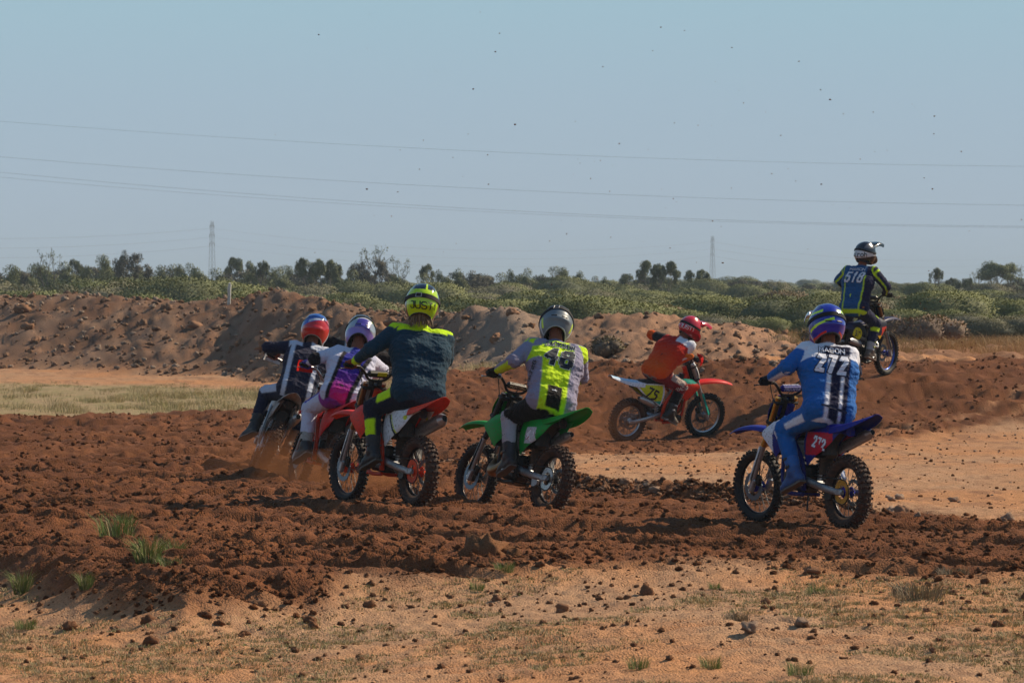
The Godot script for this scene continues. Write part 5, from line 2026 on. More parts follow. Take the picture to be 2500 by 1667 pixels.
func helmet(person: Node3D, at: Transform3D, look: Dictionary):
	var paint: Callable = look.paint
	var na := 150
	var ne := 76
	var h := Node3D.new()
	h.name = "helmet"
	person.add_child(h, true)
	h.transform = at
	var m := Collect.new()
	var idx := {}
	for j in ne + 1:
		for i in na:
			var az := TAU * i / na - PI
			var e := lerpf(low_edge(az), PI * 0.5, float(j) / ne)
			var p := helmet_point(az, e)
			m.tint = paint.call(az, e, p)
			m.put(p)
	var open_at := func(i: int, j: int) -> bool:
		var az := TAU * (i + 0.5) / na - PI
		var e := lerpf(low_edge(az), PI * 0.5, (j + 0.5) / ne)
		return absf(az) < 1.02 and e > -0.20 - 0.12 * (1.0 - absf(az)) and e < 0.42
	for j in ne:
		for i in na:
			if open_at.call(i, j): continue
			var a := j * na + i
			var b := j * na + (i + 1) % na
			m.quad(a, a + na, b + na, b)
	part("shell", m.done(), M[look.get("finish", "helmet_paint")], h)
	# padding fills the shell up to the rim
	var lm := Collect.new()
	var rows := []
	for j in 15:
		var row := []
		for i in 48:
			var az := TAU * i / 48.0 - PI
			var e := lerpf(low_edge(az) + 0.02, PI * 0.5, j / 14.0)
			row.append(helmet_point(az, e, -0.014))
		rows.append(row)
	lm.grid(rows, true, false, true)
	var rim_rows := []
	for k in 3:
		var row := []
		for i in 48:
			var az := TAU * i / 48.0 - PI
			row.append(helmet_point(az, low_edge(az), [-0.001, -0.012, -0.034][k]) - Vector3(0, [0.0, 0.010, 0.0][k], 0))
		rim_rows.append(row)
	lm.grid(rim_rows, true)
	part("lining", lm.done(), M.helmet_lining, h)
	var em := Collect.new()
	em.tint = look.get("edge", Color(0.03, 0.03, 0.03))
	var edge := []
	for i in 61: edge.append(helmet_point(TAU * i / 60.0 - PI, low_edge(TAU * i / 60.0 - PI), -0.002))
	em.tube(edge, [0.0055], 6, false)
	part("edge_trim", em.done(), M.helmet_matt, h)
	# goggles
	var gm := Collect.new()
	var gl := []
	for j in 7:
		var row := []
		for i in 17:
			var az := lerpf(-0.95, 0.95, i / 16.0)
			row.append(helmet_point(az, lerpf(-0.26, 0.38, j / 6.0), -0.030 + 0.012 * cos(az)))
		gl.append(row)
	gm.sheet(gl, 0.006, 1)
	part("goggles", gm.done(), M.goggle_lens, h)
	var sm := Collect.new()
	var band := []
	for k in 2:
		var row := []
		for i in 73:
			var az := lerpf(0.98, TAU - 0.98, i / 72.0)
			if az > PI: az -= TAU
			var b := absf(az) / PI
			var e: float = 0.02 + look.get("strap_rise", 0.18) * smoothstep(0.3, 1.0, b) + (-0.085 if k == 0 else 0.085) * look.get("strap_wide", 1.0)
			row.append(helmet_point(az, e, 0.0045))
		band.append(row)
	sm.sheet(band, 0.005, 2)
	part("goggle_strap", sm.done(), M[look.get("strap", "strap_black")], h)
	if look.get("clip", true):
		var cm := Collect.new()
		for k in 2:
			var az: float = PI - 0.10 - k * 0.26
			var es: float = 0.02 + look.get("strap_rise", 0.18)
			cm.tube([helmet_point(-az, es - 0.095, 0.009), helmet_point(-az, es + 0.095, 0.009)], [0.0028], 6)
		for k in 2:
			var es: float = 0.02 + look.get("strap_rise", 0.18) + (-0.095 if k == 0 else 0.095)
			cm.tube([helmet_point(-PI + 0.10, es, 0.009), helmet_point(-PI + 0.23, es, 0.009), helmet_point(-PI + 0.36, es, 0.009)], [0.0028], 6)
		part("strap_clip", cm.done(), M.steel, h)
	# peak
	var pk := Collect.new()
	var prow := []
	for k in 5:
		var t := k / 4.0
		var ww: float = lerpf(0.112, 0.082, t)
		var zz := lerpf(-0.085, -0.285, t)
		var yy := lerpf(0.118, 0.120, t) + 0.020 * sin(t * PI)
		prow.append([Vector3(-ww, yy - 0.045, zz + 0.03), Vector3(-ww * 0.75, yy - 0.006, zz), Vector3(0, yy + 0.006, zz - 0.012), Vector3(ww * 0.75, yy - 0.006, zz), Vector3(ww, yy - 0.045, zz + 0.03)])
	var pc: Color = look.get("peak", Color(0.05, 0.05, 0.05))
	var pc2: Color = look.get("peak_stripe", pc)
	pk.sheet(prow, 0.004, 4, func(u, v, _p): return pc2 if absf(u - 0.5) < 0.16 else pc)
	part("peak", pk.done(), M[look.get("finish", "helmet_paint")], h)
	if look.has("vents"):
		for sd in [-1.0, 1.0]:
			var vm := Collect.new()
			vm.tint = Color(0.02, 0.02, 0.02)
			vm.tube([helmet_point(PI - 0.12 * sd - 0.28 * sd, -0.10, 0.001), helmet_point(PI - 0.12 * sd, -0.09, 0.001)], [0.006], 6)
			part("vent", vm.done(), M.helmet_matt, h)
	if look.has("text"):
		var tr: Vector3 = look.get("text_at", Vector3(0.0, -0.22, 0.085))   # turn from the nape, elevation, height in metres
		var wide: float = look.get("text_wide", 0.19)
		var slope: float = look.get("text_bow", 0.0)
		print_on(h, "lettering", look.text, func(x, y):
			var az: float = PI - (x / 0.140) + tr.x
			if az > PI: az -= TAU
			return helmet_point(az, tr.y + y / 0.165 + slope * x * x, 0.0035), Vector2(wide, tr.z), look.text_ink, M.glossy_print, look.get("text_slant", 0.0), look.get("text_bold", 0.6))
# ------------------------------------------------------------------ the field of riders
# place of the rear wheel, heading, lean and pitch in degrees
const BIKES := {
	"272": [Vector3(2.98, -0.015, -36.43), 28.7, 2.5, -0.5],
	"48": [Vector3(0.33, -0.02, -38.97), 29.8, 12.0, -1.5],
	"teal": [Vector3(-0.90, 0.085, -38.29), 28.2, 5.0, -1.0],
	"75": [Vector3(1.66, -0.135, -59.96), -52.0, 12.0, 1.7],
	"518": [Vector3(5.01, 0.65, -61.98), -31.5, 2.0, 5.3],
	"purple": [Vector3(-1.95, -0.05, -43.55), 17.0, 14.0, -0.5],
	"navy": [Vector3(-2.90, 0.0, -46.6), 6.0, 24.0, 0.0],
	"hidden": [Vector3(-2.12, -0.02, -48.3), 10.0, 14.0, 0.0]}

func bike_place(k: String) -> Transform3D:
	var b: Array = BIKES[k]
	return base_at(b[0], b[1], b[2], b[3])

func base_at(pos: Vector3, yaw: float, lean: float, pitch: float) -> Transform3D:
	return Transform3D(Basis(Vector3.UP, deg_to_rad(yaw)) * Basis(Vector3.RIGHT, deg_to_rad(pitch)) * Basis(Vector3(0, 0, 1), deg_to_rad(-lean)), pos)

func look_turn(yaw: float, nod: float, roll := 0.0) -> Basis:
	# yaw > 0 turns the face to the rider's left; nod > 0 looks down; roll > 0 tips the head to the right
	return Basis(Vector3.UP, deg_to_rad(yaw)) * Basis(Vector3.RIGHT, deg_to_rad(-nod)) * Basis(Vector3(0, 0, 1), deg_to_rad(-roll))

func star_shape(size: float) -> PackedVector2Array:
	# a five-pointed star with a swoosh drawn out to one side
	var pts := PackedVector2Array()
	for q in [[-1.0, 0.05], [-0.75, 0.17], [-0.35, 0.16], [-0.05, 0.20], [0.22, 0.55], [0.32, 0.18], [0.85, 0.12], [0.42, -0.06], [0.50, -0.50], [0.12, -0.16], [-0.25, -0.22], [-0.70, -0.16]]:
		pts.append(Vector2(q[0], q[1]) * size * 0.5)
	return pts

func stripe(pts: Array, w: float) -> PackedVector2Array:
	var a := PackedVector2Array()
	var b := PackedVector2Array()
	for i in pts.size():
		var d: Vector2 = (pts[mini(i + 1, pts.size() - 1)] - pts[maxi(i - 1, 0)]).normalized()
		var n := Vector2(-d.y, d.x) * w * 0.5
		a.append(pts[i] + n); b.append(pts[i] - n)
	b.reverse()
	a.append_array(b)
	return a

func star_outline(size: float, w: float) -> Array:
	var s := star_shape(size)
	var out := []
	for i in s.size():
		out.append(stripe([s[i], s[(i + 1) % s.size()]], w))
	return out

func plain_boot(c: Color, sole := Color(0.10, 0.075, 0.055), buckle := Color(0.05, 0.05, 0.05)) -> Dictionary:
	return {paint = func(_h, _o, _f, _l): return c, sole = sole, buckle = buckle}

func is_arm(reg: int) -> bool: return reg == ARM_L or reg == ARM_R
func is_fore(reg: int) -> bool: return reg == FORE_L or reg == FORE_R
func is_thigh(reg: int) -> bool: return reg == THIGH_L or reg == THIGH_R

func build_race():
	rider_272()
	rider_48()
	rider_teal()
	rider_75()
	rider_518()
	rider_purple()
	rider_navy()
	rider_hidden()

func rider_272():
	var at := bike_place("272")
	var blue := lin("#1c5fa8"); var navy := lin("#14173a"); var white := lin("#dcdce6")
	var steer := 0.10
	var red := lin("#c81a33"); var dblue := lin("#0d1f7a")
	build_bike("blue motocross bike with a red 272 side plate and gold fork tubes", at, {steer = steer, rim = "rim_black", hub = "blue_anodised", sprocket = "gold", fork_upper = "gold", guard = "white_plastic", bar = "dark_metal", pad = "blue_plastic", pad_text = "PROTAPER", pad_ink = lin("#d8dbe8"), front_plate = "blue_plastic", front_fender = "blue_plastic", frame = "blue_frame", swingarm = "alloy", guide = "black_plastic", spring = "dark_metal", seat = "blue_plastic", tail = "blue_plastic",
		panel_print = func(_u, v, p: Vector3): return red if -p.z > 0.10 and -p.z < 0.50 and p.y > 0.655 and p.y < 0.86 else dblue, panel = "blue_plastic",
		shroud_print = func(_u, _v, p: Vector3): return white if -p.z > 0.98 and p.y < 0.95 else dblue, shroud = "blue_plastic",
		number = "272", number_size = Vector2(0.185, 0.11), number_ink = white, number_edge = lin("#1a1440"), number_at = Vector2(0.285, 0.765), number_tilt = 0.22, muffler_to = P(0.150, 0.875, -0.13), muffler_r = 0.046, side_stand = true})
	var paint := func(reg: int, a: float, b: float, c: float, n: Vector3) -> Color:
		if reg == TORSO:
			if b > 1.06 - absf(a) * 0.1: return white
			if b > 0.84 and absf(a - 0.02) < 0.12 and c > 0: return navy
			if b > 0.84 - absf(a) * 0.35: return white
			if c < 0.0: return blue
			if a < -0.055: return blue
			if a < -0.015: return white
			if a < 0.075: return navy
			if a < 0.105: return white
			return navy if a < 0.15 else blue
		if reg == HIP: return white if b > -0.36 and c > 0.02 else blue
		if is_arm(reg):
			if reg == ARM_R: return navy if a > 0.35 else white
			return white if a < 0.30 and c > 0.15 else blue
		if is_fore(reg): return blue if c > -0.6 else white
		if is_thigh(reg):
			return white if b > 0.1 and absf(c + 0.10) < 0.28 and a > 0.25 and a < 0.80 else blue
		return white if b > -0.2 and a < 0.30 and c > 0.1 else blue
	var boots := {paint = func(h, o, f, l): return (lin("#dfe0ea") if h > 0.38 and h < 0.50 and f > -0.1 else blue) if h > 0.1 else lin("#274f86"), sole = Color(0.10, 0.085, 0.075), buckle = lin("#26262c")}
	var hb := lin("#1c2a9a"); var fy := lin("#c9f01a")
	var hp := func(az: float, e: float, p: Vector3) -> Color:
		var bz := PI - absf(az)
		if e > 0.40 and e < 0.55 and az > -2.6 and az < 2.9 and bz < 1.7: return fy
		if absf(e + 0.20 + 0.32 * (az + 2.4)) < 0.07 and az < -1.5: return fy
		if e < low_edge(az) + 0.14 and bz > 0.35: return lin("#d83020")
		if az > -1.45 and az < -0.9: return lin("#29a3d8") if e < 0.5 else fy
		return hb
	build_rider("rider in blue and white jersey lettered MASON 272 with blue helmet", at, {
		pelvis = Vector3(-0.03, 1.065, -0.30), left_shoulder = Vector3(-0.085, 1.58, -0.63), right_shoulder = Vector3(0.255, 1.55, -0.43), head = Vector3(0.125, 1.835, -0.62), head_turn = look_turn(-14, 14, 2),
		left_elbow = Vector3(-0.6, -0.2, 0.6), right_elbow = Vector3(0.9, -0.2, 0.25), left_knee = Vector3(-0.30, 0.5, -1.0), bulk = 1.08, skin = "#7d4a33", paint = paint, boot = boots, glove = "#10131f",
		left_foot = P(-0.245, 0.495, 0.50), left_toe = Vector3(-0.12, -0.42, -1.0), hair = "#3a2416", hair_length = 0.055,
		helmet = {paint = hp, strap = "strap_black", strap_rise = 0.24, strap_wide = 1.1, clip = false, peak = hb, peak_stripe = fy, vents = true},
		prints = [{text = "MASON", at = Vector2(0.025, 0.945), size = Vector2(0.235, 0.062), ink = white, edge = navy, bold = 1.0, rim = 0.006},
			{text = "272", at = Vector2(0.02, 0.665), size = Vector2(0.285, 0.205), ink = white, edge = navy, bold = 2.2, slant = 0.18, rim = 0.010},
			{shape = star_shape(0.13), limb = [Vector3(-0.60, 1.49, -0.70), Vector3(0.5, 0.55, 0.62), Vector3(-0.9, 0.25, 0.35), Vector3.UP], ink = navy, edge = white},
			{shape = stripe([Vector2(-0.12, 0), Vector2(0.12, 0)], 0.02), at = Vector2(0.03, -0.12), ink = navy}]}, steer)

func rider_48():
	var at := bike_place("48")
	var fy := lin("#c3e317"); var lil := lin("#8d889e"); var ink := lin("#0d1628"); var white := lin("#c9cbd2"); var black := lin("#0d0e14")
	var green := lin("#0b9a3a")
	var steer := 0.06
	build_bike("green motocross bike with a white 48 plate on its side", at, {steer = steer, rim = "rim_black", hub = "dark_metal", sprocket = "steel", fork_upper = "dark_metal", guard = "black_plastic", bar = "dark_metal", bright_lever = true, pad = "black_plastic", pad_text = "RENTHAL", pad_ink = lin("#d9b98f"), front_plate = "green_plastic", front_fender = "green_plastic", frame = "dark_metal", swingarm = "alloy", guide = "alloy", spring = "dark_metal", seat = "seat_cover", tail = "green_plastic", two_stroke = true, muffler_to = P(0.13, 0.80, 0.02), muffler_r = 0.042,
		panel_print = func(_u, _v, p: Vector3): return white if -p.z > 0.24 and -p.z < 0.42 and p.y > 0.665 and p.y < 0.825 else green, panel = "green_plastic", shroud = "green_plastic",
		number = "48", number_size = Vector2(0.13, 0.10), number_ink = lin("#e9e6ee"), number_edge = lin("#a0202e"), number_at = Vector2(0.33, 0.745), number_tilt = 0.35})
	var paint := func(reg: int, a: float, b: float, c: float, n: Vector3) -> Color:
		if reg == TORSO:
			if b > 1.08 and a < 0.06: return lin("#5f6f96")
			if b > 1.0 - absf(a) * 0.25 and absf(a) > 0.10: return lil
			if b > -0.24 and b < 0.13 and absf(a) < 0.075 and c > 0.05: return black
			if c > 0.0 and absf(a + 0.01) < 0.135 + 0.04 * clampf(b - 0.3, 0, 1): return fy
			if b > 0.62 and b < 0.90 and a < 0 and c > -0.02: return fy
			return lil
		if reg == HIP: return black
		if is_arm(reg): return fy if a < 0.20 and c < 0.80 else lil
		if is_fore(reg): return fy if c < -0.15 else lil
		if reg == SHIN_L or reg == SHIN_R: return lin("#a9aab2") if b > -0.35 else black
		return black
	var boots := {paint = func(h, o, f, l): return lin("#b9bac2") if h > 0.62 and f > -0.5 else (lin("#23262d") if h > 0.05 else lin("#2a2623")), sole = Color(0.09, 0.07, 0.055), buckle = lin("#3b3d42")}
	var grey_h := lin("#6a747c"); var top := lin("#3a3d46")
	var hp := func(az: float, e: float, p: Vector3) -> Color:
		if e > 0.62: return top
		if absf(absf(az) - 2.05) < 0.10 and e < -0.05 and e > -0.65: return lin("#bfd91c")
		if absf(absf(az) - 1.75) < 0.10: return lin("#b8c0c6")
		return grey_h
	var pr := [{text = "JACKSON", at = Vector2(0.02, 0.975), size = Vector2(0.30, 0.068), ink = ink, edge = white, bold = 1.2, bow = -0.9, rim = 0.003},
		{text = "48", at = Vector2(0.02, 0.68), size = Vector2(0.285, 0.225), ink = ink, edge = white, rim = 0.005, bold = 2.0, slant = 0.10, turn = -0.06},
		{shape = star_shape(0.065), at = Vector2(0.0, 0.02), ink = white},
		{text = "astars", limb = [Vector3(-0.66, 1.32, 0.0), Vector3(0.0, -1.0, -0.18), Vector3(-0.75, 0, 0.66), Vector3(-1, 0, 0)], size = Vector2(0.30, 0.055), ink = black, bold = 0.8}]
	build_rider("rider in fluorescent yellow and lilac jersey lettered JACKSON 48 with grey helmet", at, {
		pelvis = Vector3(0.0, 1.09, -0.27), left_shoulder = Vector3(-0.095, 1.62, -0.64), right_shoulder = Vector3(0.315, 1.62, -0.45), head = Vector3(0.135, 1.885, -0.665), head_turn = look_turn(-24, 26, 2),
		left_elbow = Vector3(-0.5, -0.3, 0.5), right_elbow = Vector3(0.9, -0.15, 0.3), left_knee = Vector3(-0.15, 0.6, -1.0), bulk = 1.10, arm = 1.06, skin = "#7d4f3d", paint = paint, boot = boots, glove = "#0c0c0e", left_foot = P(-0.225, 0.51, 0.50), left_toe = Vector3(0.05, -0.40, -1.0),
		helmet = {paint = hp, finish = "helmet_matt", strap = "strap_black", strap_rise = 0.42, strap_wide = 1.25, peak = top, vents = true, edge = lin("#9aa0a6")}, prints = pr}, steer)

func rider_teal():
	var at := bike_place("teal")
	var teal := lin("#0e3547"); var fy := lin("#c3ea12"); var navy := lin("#0d1c2c")
	var steer := 0.05
	var orange := lin("#dd3a12"); var white := lin("#d8d8da")
	build_bike("white and orange motocross bike with silver muffler under the teal rider", at, {steer = steer, rim = "rim_black", hub = "orange_anodised", sprocket = "orange_anodised", fork_upper = "bronze_tube", guard = "white_plastic", bar = "dark_metal", pad = "black_plastic", pad_patch = "yellow_plastic", front_plate = "white_plastic", front_fender = "orange_plastic", frame = "orange_frame", swingarm = "alloy", guide = "black_plastic", spring = "white_plastic", seat = "seat_cover", muffler_to = P(0.15, 0.845, -0.16), muffler_from = P(0.135, 0.70, 0.36), muffler_r = 0.058,
		tail_print = func(u, v, p: Vector3): return orange if -p.z < 0.10 else white, tail = "orange_plastic",
		panel_print = func(_u, v, p: Vector3): return lin("#1b2a33") if absf(p.y - 0.30 - 1.35 * -p.z + 0.02) < 0.022 and p.y < 0.86 else (lin("#b8c41a") if Vector2((-p.z - 0.12) / 0.032, (p.y - 0.835) / 0.022).length() < 1.0 or absf(p.y - 0.34 - 1.35 * -p.z + 0.02) < 0.012 and p.y < 0.86 else white), panel = "white_plastic", shroud = "orange_plastic"})
	var paint := func(reg: int, a: float, b: float, c: float, n: Vector3) -> Color:
		if reg == TORSO:
			return fy if b > 1.0 - absf(a) * 0.12 else teal
		if reg == HIP: return navy
		if is_arm(reg): return fy if a < 0.12 and c > 0.55 else teal
		if is_fore(reg): return fy if a > 0.82 else teal
		if is_thigh(reg): return fy if a > 0.28 and a < 0.72 and c > 0.05 else navy
		return fy if a > 0.5 and b > 0.2 else navy
	var hp := func(az: float, e: float, p: Vector3) -> Color:
		var bz := PI - absf(az)
		if e > 0.62: return fy if absf(p.x - 0.02) < 0.006 or absf(p.x) > 0.085 else navy
		if bz > 1.05: return lin("#2c3338") if bz < 1.3 else navy
		return lin("#b5d90c")
	build_rider("rider in dark teal jersey with yellow yoke and yellow helmet lettered JUST1", at, {
		pelvis = Vector3(0.075, 1.085, -0.27), left_shoulder = Vector3(-0.045, 1.64, -0.58), right_shoulder = Vector3(0.40, 1.60, -0.43), head = Vector3(0.155, 1.935, -0.47), head_turn = look_turn(-26, 6, 3),
		left_elbow = Vector3(-0.5, -0.2, 0.4), right_elbow = Vector3(1.0, -0.15, 0.1), bulk = 1.16, arm = 1.10, left_knee = Vector3(-0.35, 0.75, -1.0), skin = "#8a5a44", paint = paint, boot = plain_boot(lin("#15151a"), Color(0.07, 0.06, 0.05)), glove = "#7a3a22", hair = "#7a6144", hair_length = 0.16, left_foot = P(-0.235, 0.51, 0.50), left_toe = Vector3(-0.10, -0.38, -1.0),
		helmet = {paint = hp, strap = "strap_purple", strap_rise = 0.22, strap_wide = 1.25, peak = navy, peak_stripe = fy, text = "JUST1", text_ink = lin("#0a0d10"), text_at = Vector3(-0.10, -0.23, 0.060), text_wide = 0.215, text_slant = -0.1},
		prints = [{text = "F   L   Y", at = Vector2(0.02, 0.12), size = Vector2(0.18, 0.018), ink = lin("#9aa3a0"), bold = 0.2}]}, steer)

func rider_75():
	var at := bike_place("75")
	var white := lin("#d6d8e2"); var teal := lin("#129c86"); var red := lin("#d8321c"); var ly := lin("#c9cf22"); var lb := lin("#a9c8e0")
	var steer := -0.12
	build_bike("white, teal and orange motocross bike with a yellow 75 side plate", at, {steer = steer, rim = "rim_silver", hub = "alloy", sprocket = "steel", fork_upper = "alloy", guard = "teal_plastic", bar = "dark_metal", pad = "black_plastic", front_plate = "white_plastic", front_fender = "red_plastic", frame = "orange_frame", swingarm = "alloy", guide = "black_plastic", spring = "white_plastic", seat = "seat_cover", hand_guard = "red_plastic", two_stroke = true, muffler_to = P(0.13, 0.70, 0.06), muffler_from = P(0.13, 0.58, 0.36), muffler_r = 0.042,
		tail_print = func(u, v, p: Vector3): return lb if absf(u - 0.5) < 0.3 and -p.z < 0.05 else white, tail = "white_plastic",
		panel_print = func(u, v, p: Vector3): return white if u < 0.08 or u > 0.93 or v > 0.95 or v < 0.06 else (teal if p.y < 0.64 else ly), panel = "white_plastic",
		shroud_print = func(u, v, p: Vector3): return teal if p.y > 0.88 else red, shroud = "red_plastic",
		number = "75", number_size = Vector2(0.21, 0.16), number_ink = lin("#101216"), number_at = Vector2(0.30, 0.755), number_tilt = -0.40})
	var r1 := lin("#b3170f"); var r2 := lin("#d4500c"); var black := lin("#121216")
	var paint := func(reg: int, a: float, b: float, c: float, n: Vector3) -> Color:
		if reg == TORSO:
			return r1.lerp(r2, clampf(0.95 - b * 1.15, 0, 1)) if b < 0.93 or absf(a) < 0.12 else white
		if reg == HIP: return lin("#8c8478")
		if is_arm(reg): return white if a < 0.42 and b > 0.1 else (black if a < 0.75 or b > 0.5 else r2)
		if is_fore(reg): return (r2 if b < 0.3 or c < -0.3 else white) if a < 0.78 else lin("#d8681a")
		if is_thigh(reg): return (lin("#a5948c") if a > 0.36 and c > 0.0 else lin("#7c0f18"))
		return lin("#7c0f18") if a < 0.4 else black
	var rh := lin("#c01a30")
	var hp := func(az: float, e: float, p: Vector3) -> Color:
		if e > 0.70: return lin("#47b6d8") if az < -1.4 and az > -2.6 else rh
		if absf(e - 0.02) < 0.04 and absf(az) < 2.2: return lin("#6fc6d0")
		return rh if e > -0.45 else lin("#8f1226")
	build_rider("rider in red to orange jersey with white shoulder patch and red helmet", at, {cell = 0.014, helmet_size = 1.17,
		pelvis = Vector3(0.03, 1.075, -0.42), left_shoulder = Vector3(-0.185, 1.475, -0.72), right_shoulder = Vector3(0.205, 1.465, -0.86), head = Vector3(0.05, 1.705, -0.96), head_turn = look_turn(-2, 22, -4),
		left_elbow = Vector3(-1.0, 0.35, 0.6), right_elbow = Vector3(0.7, -0.9, 0.5), right_knee = Vector3(0.1, 0.5, -1.0), skin = "#7d4f3d", paint = paint, boot = {paint = func(h, o, f, l): return lin("#17171b") if l < 0.10 else lin("#6f665a"), sole = Color(0.16, 0.14, 0.12), buckle = lin("#8b8d92")}, glove = "#1a1a1c",
		right_foot = P(0.215, 0.48, 0.60), right_toe = Vector3(0, -0.45, -1.0),
		helmet = {paint = hp, strap = "strap_black", strap_rise = 0.16, strap_wide = 1.2, peak = rh, clip = false, text = "JUST1", text_ink = lin("#d9cdd0"), text_at = Vector3(-0.62, -0.16, 0.060), text_wide = 0.20},
		prints = [{shape = star_shape(0.06), at = Vector2(0.02, 0.35), ink = lin("#3a0a08"), turn = 1.3},
			{text = "RACING", limb = [Vector3(0.62, 0.90, -0.72), Vector3(0, 0.12, -1.0), Vector3(1, 0.15, 0.1), Vector3.UP], size = Vector2(0.22, 0.055), ink = lin("#c9c1bb"), bold = 0.6},
			{text = "FOX", limb = [Vector3(0.62, 0.985, -0.80), Vector3(0, 0.12, -1.0), Vector3(1, 0.3, 0.1), Vector3.UP], size = Vector2(0.15, 0.06), ink = lin("#7c0f18"), bold = 0.6}]}, steer)

func rider_518():
	var at := bike_place("518")
	var blue := lin("#0f4f7e"); var navy := lin("#101c3c"); var fy := lin("#b8d81c"); var white := lin("#c6cad2")
	var yel := lin("#d8c712"); var dk := lin("#1a1e30")
	var steer := -0.05
	build_bike("dark blue motocross bike with a yellow 518 side plate and red shroud", at, {steer = steer, rim = "rim_blue", hub = "blue_anodised", sprocket = "steel", fork_upper = "bronze_tube", guard = "black_plastic", bar = "dark_metal", pad = "black_plastic", front_plate = "navy_plastic", front_fender = "navy_plastic", frame = "dark_metal", swingarm = "dark_metal", guide = "black_plastic", spring = "dark_metal", seat = "navy_plastic", tail = "navy_plastic", side_stand = true, muffler_r = 0.045, muffler_from = P(0.12, 0.60, 0.38), muffler_to = P(0.125, 0.70, 0.0),
		panel_print = func(u, v, p: Vector3): return yel if Vector2((-p.z - 0.26) / 0.135, (p.y - 0.775) / 0.095).length() < 1.0 else dk, panel = "navy_plastic",
		shroud_print = func(u, v, p: Vector3): return lin("#c23a2c") if p.y < 0.80 and -p.z > 0.98 else (lin("#d8a520") if p.y < 0.68 else dk), shroud = "red_plastic",
		number = "518", number_size = Vector2(0.15, 0.095), number_ink = lin("#0c0c10"), number_at = Vector2(0.26, 0.775), number_tilt = -0.20})
	var paint := func(reg: int, a: float, b: float, c: float, n: Vector3) -> Color:
		if reg == TORSO:
			if b < -0.13 and b > -0.22: return fy
			if c > -0.03 and absf(a - (0.135 + 0.03 * b)) < 0.010 and b < 0.80: return fy
			if c > -0.03 and absf(a + (0.135 + 0.03 * b)) < 0.010 and b < 0.80: return fy
			if a > 0.15: return navy
			return blue
		if reg == HIP: return navy
		if is_arm(reg):
			if absf(a - 0.12) < 0.06: return fy
			if absf(b - 0.25) < 0.13: return fy
			return navy if reg == ARM_R else blue
		if is_fore(reg): return fy if absf(b - 0.35) < 0.13 else navy
		if is_thigh(reg): return fy if absf(c - 0.75) < 0.06 and a > 0.2 else navy
		return fy if a > 0.25 and a < 0.5 and b > -0.3 else navy
	var hp := func(az: float, e: float, p: Vector3) -> Color:
		var bz := PI - absf(az)
		if e > 0.30 - 0.1 * bz: return lin("#16181d") if absf(p.x) < 0.07 or e < 0.5 else lin("#4a4f58")
		if e < -0.40 + 0.10 * bz: return lin("#1a1b20")
		return lin("#bfc4cb") if bz < 1.6 else (lin("#101218") if e > -0.1 else lin("#c9ccd2"))
	var pr := [{text = "MASON", at = Vector2(0.0, 0.985), size = Vector2(0.25, 0.050), ink = white, bold = 0.9, slant = 0.15},
		{text = "518", at = Vector2(-0.01, 0.74), size = Vector2(0.30, 0.190), ink = white, edge = navy, rim = 0.006, bold = 1.15, slant = 0.18},
		{shape = star_shape(0.07), at = Vector2(-0.03, 0.24), ink = fy, turn = 1.57}]
	for q in star_outline(0.24, 0.013):
		pr.append({shape = q, limb = [Vector3(0.62, 1.09, -0.52), Vector3(0, 0.0, -1.0), Vector3(1, 0.25, 0.45), Vector3.UP], ink = fy})
	build_rider("rider in blue jersey with yellow piping lettered MASON 518 and black helmet", at, {cell = 0.014, helmet_size = 1.2,
		pelvis = Vector3(0.075, 1.165, -0.28), left_shoulder = Vector3(-0.155, 1.695, -0.52), right_shoulder = Vector3(0.265, 1.695, -0.55), head = Vector3(0.095, 1.965, -0.62), head_turn = look_turn(-14, 4, 0),
		left_elbow = Vector3(-1.0, 0.1, 0.3), right_elbow = Vector3(0.6, -0.2, 0.3), right_knee = Vector3(0.25, 0.5, -1.0), skin = "#7d4f3d", paint = paint, boot = {paint = func(h, o, f, l): return lin("#15171c") if h > 0.30 else (lin("#9da0a6") if h > 0.02 else lin("#5a5148")), sole = Color(0.24, 0.19, 0.15), buckle = lin("#7d8a2a")}, glove = "#0f1014",
		helmet = {paint = hp, strap = "strap_black", strap_rise = 0.32, strap_wide = 0.9, peak = lin("#14161b"), clip = false, text = "airoh", text_ink = lin("#14161b"), text_at = Vector3(-0.15, -0.06, 0.070), text_wide = 0.20}, prints = pr}, steer)

